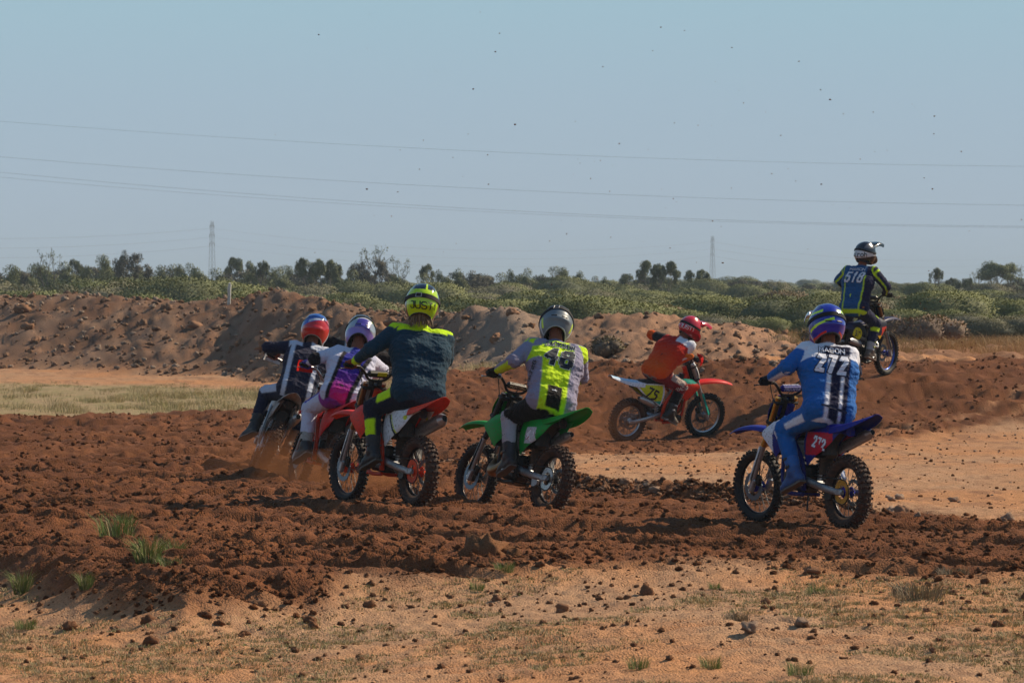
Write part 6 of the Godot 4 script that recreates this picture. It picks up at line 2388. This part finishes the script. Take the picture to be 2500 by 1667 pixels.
func rider_purple():
	var at := bike_place("purple")
	var white := lin("#c3c3d6"); var black := lin("#101018"); var b1 := lin("#1b1f86"); var b2 := lin("#7a2a8a"); var b3 := lin("#b8207c")
	var steer := 0.04
	build_bike("orange motocross bike leaning into the turn under the purple rider", at, {steer = steer, rim = "rim_black", hub = "orange_anodised", sprocket = "steel", fork_upper = "alloy", guard = "black_plastic", bar = "steel", pad = "black_plastic", front_plate = "white_plastic", front_fender = "orange_plastic", frame = "orange_frame", swingarm = "alloy", guide = "black_plastic", spring = "white_plastic", seat = "seat_cover", tail = "red_plastic", panel = "red_plastic", shroud = "red_plastic", hand_guard = "red_plastic"})
	var paint := func(reg: int, a: float, b: float, c: float, n: Vector3) -> Color:
		if reg == TORSO:
			if c < -0.02: return white
			if b > 0.92: return lin("#1e2c8c") if absf(a) < 0.10 else white
			var w := 0.095 + 0.025 * b
			if absf(a) < w: return b1.lerp(b2, clampf((0.55 - b) * 1.8, 0, 1)).lerp(b3, clampf((0.18 - b) * 3.0, 0, 1))
			if absf(a) < w + 0.045: return black
			return white
		if reg == HIP: return b2 if c > 0.0 else white
		if is_arm(reg): return white if a < 0.86 else black
		if is_fore(reg):
			if a < 0.12: return black
			return b3.lerp(lin("#5a35a8"), clampf(a * 1.2, 0, 1)) if c > -0.3 else white
		if is_thigh(reg): return (lin("#3a2fa0") if c > 0.35 else white) if a > 0.25 else lin("#8a2a90")
		return white
	var boots := {paint = func(h, o, f, l): return lin("#9a948e") if h > 0.10 else lin("#2a2624"), sole = Color(0.20, 0.14, 0.10), buckle = lin("#3a3530")}
	var hp := func(az: float, e: float, p: Vector3) -> Color:
		var bz := PI - absf(az)
		if e < -0.28 and bz < 1.5: return lin("#7a68b8")
		if bz < 0.42 - 0.15 * e and e < 0.40: return lin("#4a3f96")
		if e < 0.40: return lin("#8d98a6")
		if e < 0.66: return lin("#c4e016") if absf(absf(az) - 2.5) < 0.15 else lin("#d5d6de")
		return lin("#15161c")
	build_rider("rider in blue to pink faded jersey with white sleeves and lavender helmet", at, {cell = 0.0125,
		pelvis = Vector3(-0.04, 1.055, -0.27), left_shoulder = Vector3(-0.095, 1.51, -0.62), right_shoulder = Vector3(0.235, 1.485, -0.44), head = Vector3(0.110, 1.770, -0.69), head_turn = look_turn(-12, 34, 4),
		left_elbow = Vector3(-0.8, -0.35, 0.4), right_elbow = Vector3(0.9, 0.1, 0.3), left_knee = Vector3(-0.3, 0.6, -1.0), skin = "#7a4a38", paint = paint, boot = boots, glove = "#3d3a8c", left_foot = P(-0.235, 0.455, 0.52), left_toe = Vector3(-0.25, -0.55, -1.0), hair = "#3a261a", hair_length = 0.04,
		helmet = {paint = hp, strap = "strap_black", strap_rise = 0.60, strap_wide = 0.7, clip = false, peak = lin("#d5d6de"), vents = true}, prints = [{shape = star_shape(0.085), at = Vector2(0.0, 0.63), ink = lin("#3b418f")}, {shape = star_shape(0.075), at = Vector2(0.0, 0.02), ink = lin("#1a1020")}]}, steer)

func rider_navy():
	var at := bike_place("navy")
	var navy := lin("#1a2136"); var white := lin("#b9bfce")
	var steer := 0.0
	build_bike("dirty white motocross bike tipped far over in the turn", at, {steer = steer, rim = "rim_black", hub = "alloy", sprocket = "steel", fork_upper = "alloy", guard = "white_plastic", bar = "steel", pad = "black_plastic", front_plate = "white_plastic", front_fender = "white_plastic", frame = "alloy", swingarm = "alloy", guide = "black_plastic", spring = "white_plastic", seat = "seat_cover", tail = "muddy_plastic", panel = "muddy_plastic", shroud = "white_plastic", hand_guard = "white_plastic", muffler_to = P(0.145, 0.80, -0.12)})
	var paint := func(reg: int, a: float, b: float, c: float, n: Vector3) -> Color:
		if reg == TORSO:
			if b > 0.94: return navy if absf(a) < 0.05 else white
			if absf(absf(a) - 0.150) < 0.026: return white
			return navy
		if reg == HIP: return white
		if is_arm(reg): return white if a < 0.15 else navy
		if is_fore(reg): return navy if a < 0.8 else lin("#8a4a30")
		if is_thigh(reg): return (lin("#6a2018") if a < 0.3 and c > 0.3 else white) if b > -0.2 and c > -0.35 else navy
		return navy
	var hp := func(az: float, e: float, p: Vector3) -> Color:
		var side := az if az > 0 else az + TAU
		var k := side - PI       # 0 at the nape
		if e > 0.42 - 0.25 * k: return lin("#1d4f9c")
		if e > 0.22 - 0.35 * k and k > -0.9: return lin("#b4bccb") if e > 0.26 - 0.35 * k and k < 0.4 else lin("#2a4fb0")
		if absf(k) > 1.5: return lin("#cfd4de")
		return lin("#bb1720")
	build_rider("rider in navy jersey with white side stripes and red, white and blue helmet", at, {cell = 0.0125,
		pelvis = Vector3(0.03, 1.055, -0.25), left_shoulder = Vector3(-0.185, 1.50, -0.55), right_shoulder = Vector3(0.185, 1.575, -0.52), head = Vector3(-0.035, 1.790, -0.66), head_turn = look_turn(-14, 16, -16),
		left_elbow = Vector3(-1.0, -0.30, 0.2), right_elbow = Vector3(0.9, 0.2, 0.3), left_knee = Vector3(-0.45, 0.45, -1.0), skin = "#6d4536", paint = paint, boot = plain_boot(lin("#17171a")), glove = "#8a4f38", left_foot = P(-0.235, 0.50, 0.46), left_toe = Vector3(-0.40, -0.55, -0.8),
		helmet = {paint = hp, strap = "strap_black", strap_rise = 0.55, strap_wide = 0.0001, clip = false, peak = lin("#cfd4de"), edge = lin("#7a6a5c")}, prints = [{text = "OPS", limb = [Vector3(-0.62, 1.60, -0.62), Vector3(0.8, 0.2, 0.0), Vector3(-0.2, 0.5, 1.0), Vector3.UP], size = Vector2(0.08, 0.035), ink = white}]}, steer)

func rider_hidden():
	var at := bike_place("hidden")
	var black := lin("#141416"); var white := lin("#b9bdc6")
	var steer := 0.0
	build_bike("black and white motocross bike hidden behind the purple rider", at, {steer = steer, rim = "rim_black", hub = "alloy", sprocket = "steel", fork_upper = "alloy", guard = "white_plastic", bar = "steel", pad = "black_plastic", front_plate = "white_plastic", front_fender = "white_plastic", frame = "dark_metal", swingarm = "alloy", guide = "black_plastic", spring = "white_plastic", seat = "seat_cover", tail = "white_plastic", panel = "white_plastic", shroud = "black_plastic"})
	var paint := func(reg: int, a: float, b: float, c: float, n: Vector3) -> Color:
		if reg == TORSO: return white if absf(absf(a) - 0.15) < 0.03 else black
		return black
	var hp := func(az: float, e: float, p: Vector3) -> Color:
		if e > 0.55: return lin("#15171c")
		if e > 0.15: return lin("#9a1a20")
		return lin("#a9afba") if e > -0.35 else lin("#1a1a1e")
	build_rider("rider in black with black, red and white helmet behind the purple rider", at, {cell = 0.014,
		pelvis = Vector3(0.02, 1.055, -0.27), left_shoulder = Vector3(-0.175, 1.44, -0.62), right_shoulder = Vector3(0.205, 1.45, -0.58), head = Vector3(0.02, 1.70, -0.74), head_turn = look_turn(0, 20, 0),
		left_elbow = Vector3(-1.0, 0.5, 0.2), right_elbow = Vector3(0.9, 0.2, 0.3), skin = "#6d4536", paint = paint, boot = plain_boot(black), glove = "#101012", helmet = {paint = hp, strap = "strap_black", clip = false, peak = lin("#15171c")}}, steer)
# ------------------------------------------------------------------ clods, stones, grass, dust
func clod_mesh(s: int, rough: float, rings := 7, segs := 10) -> ArrayMesh:
	var m := Collect.new()
	var rows := []
	for j in rings + 1:
		var row := []
		for i in segs:
			var e := -PI * 0.5 + PI * j / rings
			var a := TAU * i / segs
			var u := Vector3(cos(a) * cos(e), sin(e), sin(a) * cos(e))
			var r := 1.0 + rough * noise_mid.get_noise_3dv(u * 0.9 + Vector3(s * 7.3, 0, 0)) * 1.6 + rough * 0.5 * noise_mid.get_noise_3dv(u * 2.4 + Vector3(0, s * 3.1, 0))
			row.append(u * r * Vector3(1.0, 0.78, 0.95))
		rows.append(row)
	m.grid(rows, true, false, true)
	return m.done()

func scatter(called: String, label: String, mesh: Mesh, mat: Material, spots: Array):
	var mm := MultiMesh.new()
	mm.transform_format = MultiMesh.TRANSFORM_3D
	mm.use_colors = true
	mm.mesh = mesh
	mm.instance_count = spots.size()
	for i in spots.size():
		mm.set_instance_transform(i, spots[i][0])
		mm.set_instance_color(i, spots[i][1])
	var o := MultiMeshInstance3D.new()
	o.name = numbered(called)
	o.multimesh = mm
	o.material_override = mat
	add_child(o)
	tag(o, label, "", "", "stuff")

func lying(g: RandomNumberGenerator, x: float, d: float, s: float, sink := 0.35) -> Transform3D:
	var b := Basis(Vector3.UP, g.randf() * TAU) * Basis(Vector3.RIGHT, g.randf_range(-0.5, 0.5))
	return Transform3D(b.scaled(Vector3(s * g.randf_range(0.8, 1.25), s * g.randf_range(0.75, 1.1), s * g.randf_range(0.8, 1.2))), Vector3(x, height_at(x, -d) + s * (0.72 - sink), -d))

func one_piece(called: String, label: String, category: String, group: String, mesh: Mesh, tint: Color, at: Transform3D):
	var key := "mat|%s" % tint
	if not M.has(key):
		var m: StandardMaterial3D = M.clod_soil.duplicate()
		m.albedo_color = tint.linear_to_srgb()
		m.vertex_color_use_as_albedo = false
		M[key] = m
	var o := part(called, mesh, M[key], self, at)
	tag(o, label, category, group)

func below(x: float) -> String:
	if x < -2.8: return "beside the weedy verge"
	if x < -1.0: return "below the white and orange bike"
	if x < 0.7: return "below the green bike"
	if x < 2.3: return "between the green and blue bikes"
	return "below the blue bike"

func build_clods():
	var g := RandomNumberGenerator.new()
	g.seed = 808
	var shapes := []
	for k in 6: shapes.append(clod_mesh(k, 0.55, 8, 12))
	var dark := [Color(0.255, 0.098, 0.040), Color(0.20, 0.078, 0.033), Color(0.31, 0.135, 0.062)]
	var stone := [Color(0.55, 0.36, 0.25), Color(0.62, 0.43, 0.31), Color(0.46, 0.26, 0.16)]
	var brown := [Color(0.32, 0.155, 0.082), Color(0.38, 0.195, 0.11), Color(0.27, 0.125, 0.065)]
	# single clods along the near shoulder of the track
	for k in 105:
		var x := g.randf_range(-4.6, 4.6)
		var e: float = along(near_edge_t, x)
		var d := e + g.randf_range(-2.0, 1.2) * (1.0 if x > 0 else 0.8)
		if x > 1.4 and g.randf() < 0.55: d = e - g.randf_range(0.3, 4.6)
		var s := 0.016 + 0.038 * pow(g.randf(), 2.6)
		one_piece("earth_clod", "%s clod on the shoulder %s" % [["small", "fist-sized", "big"][clampi(int(s / 0.015) - 1, 0, 2)] + [" brown", " reddish brown", " dark brown"][k % 3], below(x)], "clod", "clods on the near shoulder", shapes[k % 6], brown[k % 3] if d < e else dark[k % 3], lying(g, x, d, s))
	for a in [[1180, 1372, 0.155, "large rounded brown clod with a smaller one leaning on it, at the track edge"], [1222, 1370, 0.075, "brown clod leaning against the largest clod at the track edge"], [1830, 1540, 0.062, "upright brown clod with a sharp shadow standing alone on the pale ground"], [1960, 1530, 0.052, "pale tan stone standing alone on the grassy pale ground"], [1255, 1380, 0.06, "rounded brown clod beside the largest clod at the track edge"]]:
		var d: float = (CAM_HEIGHT + 0.03) * 10000.0 / (a[1] - 700.0)
		one_piece("earth_clod", a[3], "clod", "", shapes[int(a[0]) % 6], Color(0.46, 0.31, 0.22) if "tan" in a[3] else Color(0.25, 0.115, 0.055), lying(g, spot(a[0], d), d, a[2], 0.25))
	# pale stones thrown up on the ridge beside the infield, and a few on the infield itself
	for k in 46:
		var x := g.randf_range(-0.6, 4.9)
		var d: float = along(infield_near_t, x) + g.randf_range(-0.7, 0.7)
		var lab := "pale stone lying in the ridge of dirt beside the infield"
		var grp := "stones in the infield ridge"
		if k >= 32:
			d = lerpf(along(infield_near_t, x), along(infield_far_t, x), g.randf_range(0.1, 0.9))
			lab = "pale stone lying loose on the smooth infield"
			grp = "stones on the infield"
		one_piece("stone", lab, "stone", grp, shapes[k % 6], stone[k % 3], lying(g, x, d, 0.020 + 0.042 * pow(g.randf(), 2.2)))
	# lumps on the face of the earth bank
	for k in 85:
		var x := g.randf_range(-14.5, 5.2)
		var line: float = along(berm_line_t, x)
		var d := line - g.randf_range(0.0, 7.5)
		var s := (0.05 + 0.18 * pow(g.randf(), 3.5)) * (1.0 if x < -2.0 else 0.6)
		one_piece("earth_lump", "%s lump %s of the bank %s" % [["reddish brown", "grey-brown", "light orange-brown"][k % 3], "near the crest" if d > line - 2.2 else ("at the foot" if d < line - 5.2 else "halfway up the face"), beyond(1250.0 + x * 10000.0 / d).replace("beyond", "behind")], "lump", "lumps of the earth bank", shapes[k % 6], [Color(0.30, 0.16, 0.09), Color(0.26, 0.155, 0.10), Color(0.36, 0.20, 0.12)][k % 3], lying(g, x, d, s, 0.45))
	# crumbs nobody could count
	var heaps := []
	for k in 6: heaps.append([])
	var put := func(x: float, d: float, s: float, pal: Array):
		var c: Color = pal[g.randi() % pal.size()]
		heaps[g.randi() % 6].append([lying(g, x, d, s), c * g.randf_range(0.8, 1.15)])
	for k in 100000:
		var d := 29.0 + 40.0 * pow(g.randf(), 1.5)
		var x := g.randf_range(-1, 1) * (d * 0.135 + 0.6)
		var c := churn_at(x, d)
		if g.randf() > c: continue
		if noise_mid.get_noise_2d(x * 0.5 + 90.0, d * 0.35) + g.randf_range(-0.35, 0.35) < -0.15: continue
		put.call(x, d, 0.004 + 0.026 * pow(g.randf(), 8.0), dark)
	for k in 7000:      # shoulder and foreground crumbs
		var x := g.randf_range(-5.0, 5.0)
		var e: float = along(near_edge_t, x)
		var d := e - 9.0 * pow(g.randf(), 1.8) + 0.3
		put.call(x, d, 0.003 + 0.020 * pow(g.randf(), 7.0), brown)
	for k in 1500:      # infield
		var x := g.randf_range(-0.7, 8.0)
		var a: float = along(infield_near_t, x)
		var b: float = along(infield_far_t, x)
		var t := g.randf()
		put.call(x, lerpf(a, b, t), 0.006 + 0.016 * pow(g.randf(), 3.0), stone if g.randf() < 0.4 else dark)
	for k in 1800:      # ridge
		var x := g.randf_range(-0.9, 3.4)
		put.call(x, along(infield_near_t, x) + g.randf_range(-0.7, 0.55), 0.010 + 0.030 * pow(g.randf(), 2.0), [dark[0], stone[2], brown[1], dark[1]])
	for k in 4200:      # earth bank
		var x := g.randf_range(-17.0, 5.6)
		var line: float = along(berm_line_t, x)
		var d := line + g.randf_range(-11.5, 1.0)
		var grey_here := exp(-pow(x / 1.3, 2.0))
		put.call(x, d, (0.010 + 0.080 * pow(g.randf(), 5.5)) * (1.0 if line > 85.0 else 0.7), [Color(0.30, 0.17, 0.10), Color(0.25, 0.15, 0.10), Color(0.42, 0.30, 0.22)] if g.randf() > grey_here else [Color(0.36, 0.27, 0.21), Color(0.42, 0.33, 0.26)])
	for k in 6: scatter("loose_dirt", "crumbs of loose red dirt strewn over track and banks", shapes[k], M.clod_soil, heaps[k])
	# dirt thrown up by the wheels, in the air over the track
	var fly := []
	for k in 180:
		var d := g.randf_range(46.0, 62.0)
		var px := 0.0
		var py := 0.0
		var s := 0.0
		if k % 3 == 0 and k > 40:
			px = 2215.0 + absf(g.randfn(0.0, 90.0)); py = 860.0 - absf(g.randfn(0.0, 75.0)); d = g.randf_range(62.0, 66.0)
			s = 0.006 + 0.012 * pow(g.randf(), 2.0)
		else:
			px = clampf(g.randfn(1600.0, 450.0), 640.0, 2495.0); py = g.randf_range(20.0, 760.0)
			if py < 250.0 and g.randf() < 0.5: py += 300.0
			s = 0.003 + 0.004 * pow(g.randf(), 2.0)
		if k < 40: s = g.randf_range(0.006, 0.010)
		var p := Vector3(spot(px, d), CAM_HEIGHT + (700.0 - py) * d / 10000.0, -d)
		var at := Transform3D(Basis(unit(g), g.randf() * TAU).scaled(Vector3(s * g.randf_range(0.6, 1.6), s, s * 0.8)), p)
		if k < 40:
			one_piece("flying_clod", "dark crumb of dirt flung up into the air by the wheels", "clod", "dirt flung into the air", shapes[k % 6], dark[k % 3], at)
		else:
			fly.append([at, dark[k % 3]])
	scatter("flying_dirt", "spray of fine dirt flung up into the air by the wheels", shapes[0], M.clod_soil, fly)

func tuft(s: int, blades: int, tall: float, spread: float, tone: Color, dry: Color, share: float) -> ArrayMesh:
	var g := RandomNumberGenerator.new()
	g.seed = s
	var m := Collect.new()
	for k in blades:
		var a := g.randf() * TAU
		var r := spread * sqrt(g.randf())
		var p := Vector3(cos(a) * r, -0.01, sin(a) * r)
		var lean := Vector3(cos(a), 0, sin(a)) * g.randf_range(0.0, 0.75) + unit(g) * 0.25
		var h := tall * g.randf_range(0.45, 1.0)
		var mid := p + Vector3(lean.x * h * 0.35, h * 0.6, lean.z * h * 0.35)
		var tip := p + Vector3(lean.x * h, h * g.randf_range(0.7, 1.0), lean.z * h)
		var w := g.randf_range(0.0018, 0.0042)
		var side := Vector3(-sin(a + 1.0), 0, cos(a + 1.0)) * w
		m.tint = (dry if g.randf() < share else tone) * g.randf_range(0.7, 1.3)
		var i := m.put(p - side); m.put(p + side); m.put(mid + side * 0.8); m.put(mid - side * 0.8); m.put(tip)
		m.quad(i, i + 1, i + 2, i + 3)
		m.tri(i + 3, i + 2, i + 4)
	return m.done(true)

func build_grass():
	var g := RandomNumberGenerator.new()
	g.seed = 99
	var green := Color(0.15, 0.20, 0.06)
	var straw := Color(0.46, 0.35, 0.20)
	var sage := Color(0.17, 0.19, 0.08)
	var fresh := tuft(1, 190, 0.26, 0.15, green, straw, 0.18)
	var weed := tuft(2, 200, 0.30, 0.07, Color(0.16, 0.19, 0.06), straw, 0.25)
	var dead := tuft(3, 240, 0.16, 0.17, Color(0.26, 0.20, 0.13), Color(0.22, 0.16, 0.11), 0.5)
	for a in [[282, 1350, fresh, 1.0, "bright green grass tuft growing at the foot of the track shoulder"], [305, 1322, weed, 0.8, "thin upright weed growing behind the bright green tuft"], [362, 1420, weed, 1.15, "tall grey-green weed on the slope below the clods"], [425, 1385, weed, 0.85, "grey-green weed between dark clods on the slope"], [410, 1440, fresh, 0.55, "low green tuft below the two grey-green weeds"], [50, 1415, weed, 0.8, "olive weed at the edge of the grassy verge"], [60, 1465, fresh, 0.45, "small green tuft on the grassy verge"], [205, 1440, weed, 0.6, "small olive weed in the middle of the grassy verge"], [1232, 1428, fresh, 0.45, "small green tuft on the slope below the largest clod"], [1165, 1440, fresh, 0.35, "little green tuft beside bare soil below the largest clod"], [1995, 1470, fresh, 0.42, "small green tuft among brown clods"], [1745, 1455, fresh, 0.28, "tiny green tuft above scattered clods"], [1560, 1622, fresh, 0.40, "green tuft on the pale ground with straw round it"], [1735, 1632, fresh, 0.40, "low green tuft beside reddish bare ground"], [1955, 1662, fresh, 0.45, "bright green tuft on bare red ground at the verge"], [2240, 1480, dead, 1.1, "tangled grey dead tussock among the clods"], [2330, 1440, dead, 0.7, "small grey dead tussock on the shoulder"], [1800, 1530, dead, 0.5, "straw-coloured dead tuft beside the upright clod"]]:
		var d: float = (CAM_HEIGHT + 0.08) * 10000.0 / (a[1] - 700.0)
		var x := spot(a[0], d)
		var o := part("grass_tuft", a[2], M.foliage, self, Transform3D(Basis(Vector3.UP, g.randf() * TAU).scaled(Vector3.ONE * a[3]), Vector3(x, height_at(x, -d), -d)))
		tag(o, a[4], "grass", "tufts in front of the track")
	# dry shrubs on the bank
	var dry := shrub(31, 0.75, 0.42, Color(0.13, 0.095, 0.075), 0.9, 900)
	for a in [[1481, 72.5, "round dark dry shrub growing on the slope of the bank"], [1990, 73.0, "low dry shrub at the end of the bank"]]:
		var x := spot(a[0], a[1])
		place_plant("dry_shrub", dry, a[2], "bush", "", Transform3D(Basis(), Vector3(x, height_at(x, -a[1]) - 0.03, -a[1])))
	var pink := shrub(32, 1.5, 0.75, Color(0.26, 0.175, 0.13), 0.5, 3600)
	for a in [[2262, 83.0, "pinkish brown dead bush in front of the green scrub, in the flung-up dirt"], [2190, 86.0, "pinkish brown dead bush behind the wheel of the 518 bike"]]:
		var x := spot(a[0], a[1])
		place_plant("dead_bush", pink, a[2], "bush", "", Transform3D(Basis(Vector3.UP, a[1]), Vector3(x, height_at(x, -a[1]) - 0.03, -a[1])))
	# sparse grass that covers ground
	var mats := [tuft(11, 26, 0.055, 0.10, Color(0.26, 0.22, 0.10), straw, 0.6), tuft(12, 22, 0.045, 0.09, Color(0.15, 0.19, 0.06), straw, 0.35), tuft(13, 24, 0.07, 0.10, straw, Color(0.30, 0.22, 0.12), 0.5)]
	var heaps := [[], [], []]
	for k in 20000:
		var d := g.randf_range(20.0, 35.0)
		var x := g.randf_range(-1, 1) * (d * 0.14 + 0.5)
		if churn_at(x, d) > 0.25: continue
		var n := noise_big.get_noise_2d(x * 2.6 + 20.0, d * 1.5) + noise_mid.get_noise_2d(x * 0.7, d * 0.5) * 0.6
		var e: float = along(near_edge_t, x) - d
		if n < 0.06 - 0.25 * exp(-pow((e - 2.2) / 2.0, 2.0)): continue
		heaps[g.randi() % 3].append([Transform3D(Basis(Vector3.UP, g.randf() * TAU).scaled(Vector3(1, 0.75, 1) * g.randf_range(0.35, 1.0)), Vector3(x, height_at(x, -d), -d)), Color(1, 1, 1) * g.randf_range(0.8, 1.1)])
	for k in 3: scatter("short_grass", "short dry grass growing in patches in front of the track", mats[k], M.foliage, heaps[k])
	var tall := [tuft(14, 46, 0.24, 0.22, Color(0.42, 0.33, 0.18), straw, 0.5), tuft(15, 40, 0.18, 0.20, Color(0.30, 0.28, 0.12), straw, 0.5)]
	heaps = [[], []]
	for k in 4200:
		var d := g.randf_range(67.5, 92.0)
		var x := g.randf_range(-1.0, 0.35) * (d * 0.135 + 1.0)
		var lane_near: float = 90.0 - smoothstep(-9.0, 1.0, x) * 19.0
		if churn_at(x, d) > 0.3 or d > lane_near + g.randf_range(-2.0, 2.0) or x > 1.0: continue
		if noise_big.get_noise_2d(x * 1.6, d * 0.8) + noise_mid.get_noise_2d(x * 0.5, d * 0.3) * 0.8 + g.randf_range(-0.3, 0.3) < 0.0: continue
		heaps[g.randi() % 2].append([Transform3D(Basis(Vector3.UP, g.randf() * TAU).scaled(Vector3(1.2, 1, 1.2) * g.randf_range(0.35, 0.95) * (0.55 if d > 84.0 else 1.0)), Vector3(x, height_at(x, -d), -d)), Color(1, 1, 1) * g.randf_range(0.8, 1.15)])
	for k in 2: scatter("dry_grass", "strip of knee-high dry grass between track and earth bank", tall[k], M.foliage, heaps[k])
	heaps = [[], []]
	for k in 900:
		var d := g.randf_range(72.0, 90.0)
		var x := g.randf_range(4.8, 12.5)
		heaps[g.randi() % 2].append([Transform3D(Basis(Vector3.UP, g.randf() * TAU).scaled(Vector3(1.2, 1, 1.2) * g.randf_range(0.6, 1.5)), Vector3(x, height_at(x, -d), -d)), Color(1.0, 0.85, 0.8) * g.randf_range(0.7, 1.0)])
	for k in 2: scatter("dry_grass", "dry brown grass at the foot of the scrub past the bank", tall[k], M.foliage, heaps[k])

func build_dust():
	var k := 0
	for a in [[690, 1150, 45.6, Vector3(1.5, 0.75, 1.8), 0.55], [775, 1180, 42.9, Vector3(1.4, 0.60, 1.5), 0.65], [905, 1195, 40.3, Vector3(1.2, 0.5, 1.4), 0.6], [1395, 1040, 57.0, Vector3(1.6, 0.9, 1.8), 0.16], [2440, 880, 69.0, Vector3(3.4, 0.7, 3.0), 0.22]]:
		for n in 4:      # thicker towards the middle
			var fog := FogVolume.new()
			fog.name = numbered("dust_cloud")
			fog.shape = RenderingServer.FOG_VOLUME_SHAPE_ELLIPSOID
			fog.size = a[3] * [1.25, 0.95, 0.7, 0.45][n]
			var key := "dust%s" % a[4]
			if not M.has(key):
				var fm := FogMaterial.new()
				fm.density = a[4] * 0.30
				fm.albedo = Color(0.72, 0.47, 0.30)
				M[key] = fm
			fog.material = M[key]
			var d: float = a[2]
			var shift: Vector3 = Vector3(sin(n * 2.1 + k), 0.25 * sin(n * 1.3), cos(n * 1.7 + k)) * a[3] * 0.12
			fog.position = Vector3(spot(a[0], d), CAM_HEIGHT + (700.0 - a[1]) * d / 10000.0, -d) + shift
			add_child(fog)
			tag(fog, "reddish dust hanging in the air behind the wheels", "", "", "stuff")
		k += 1
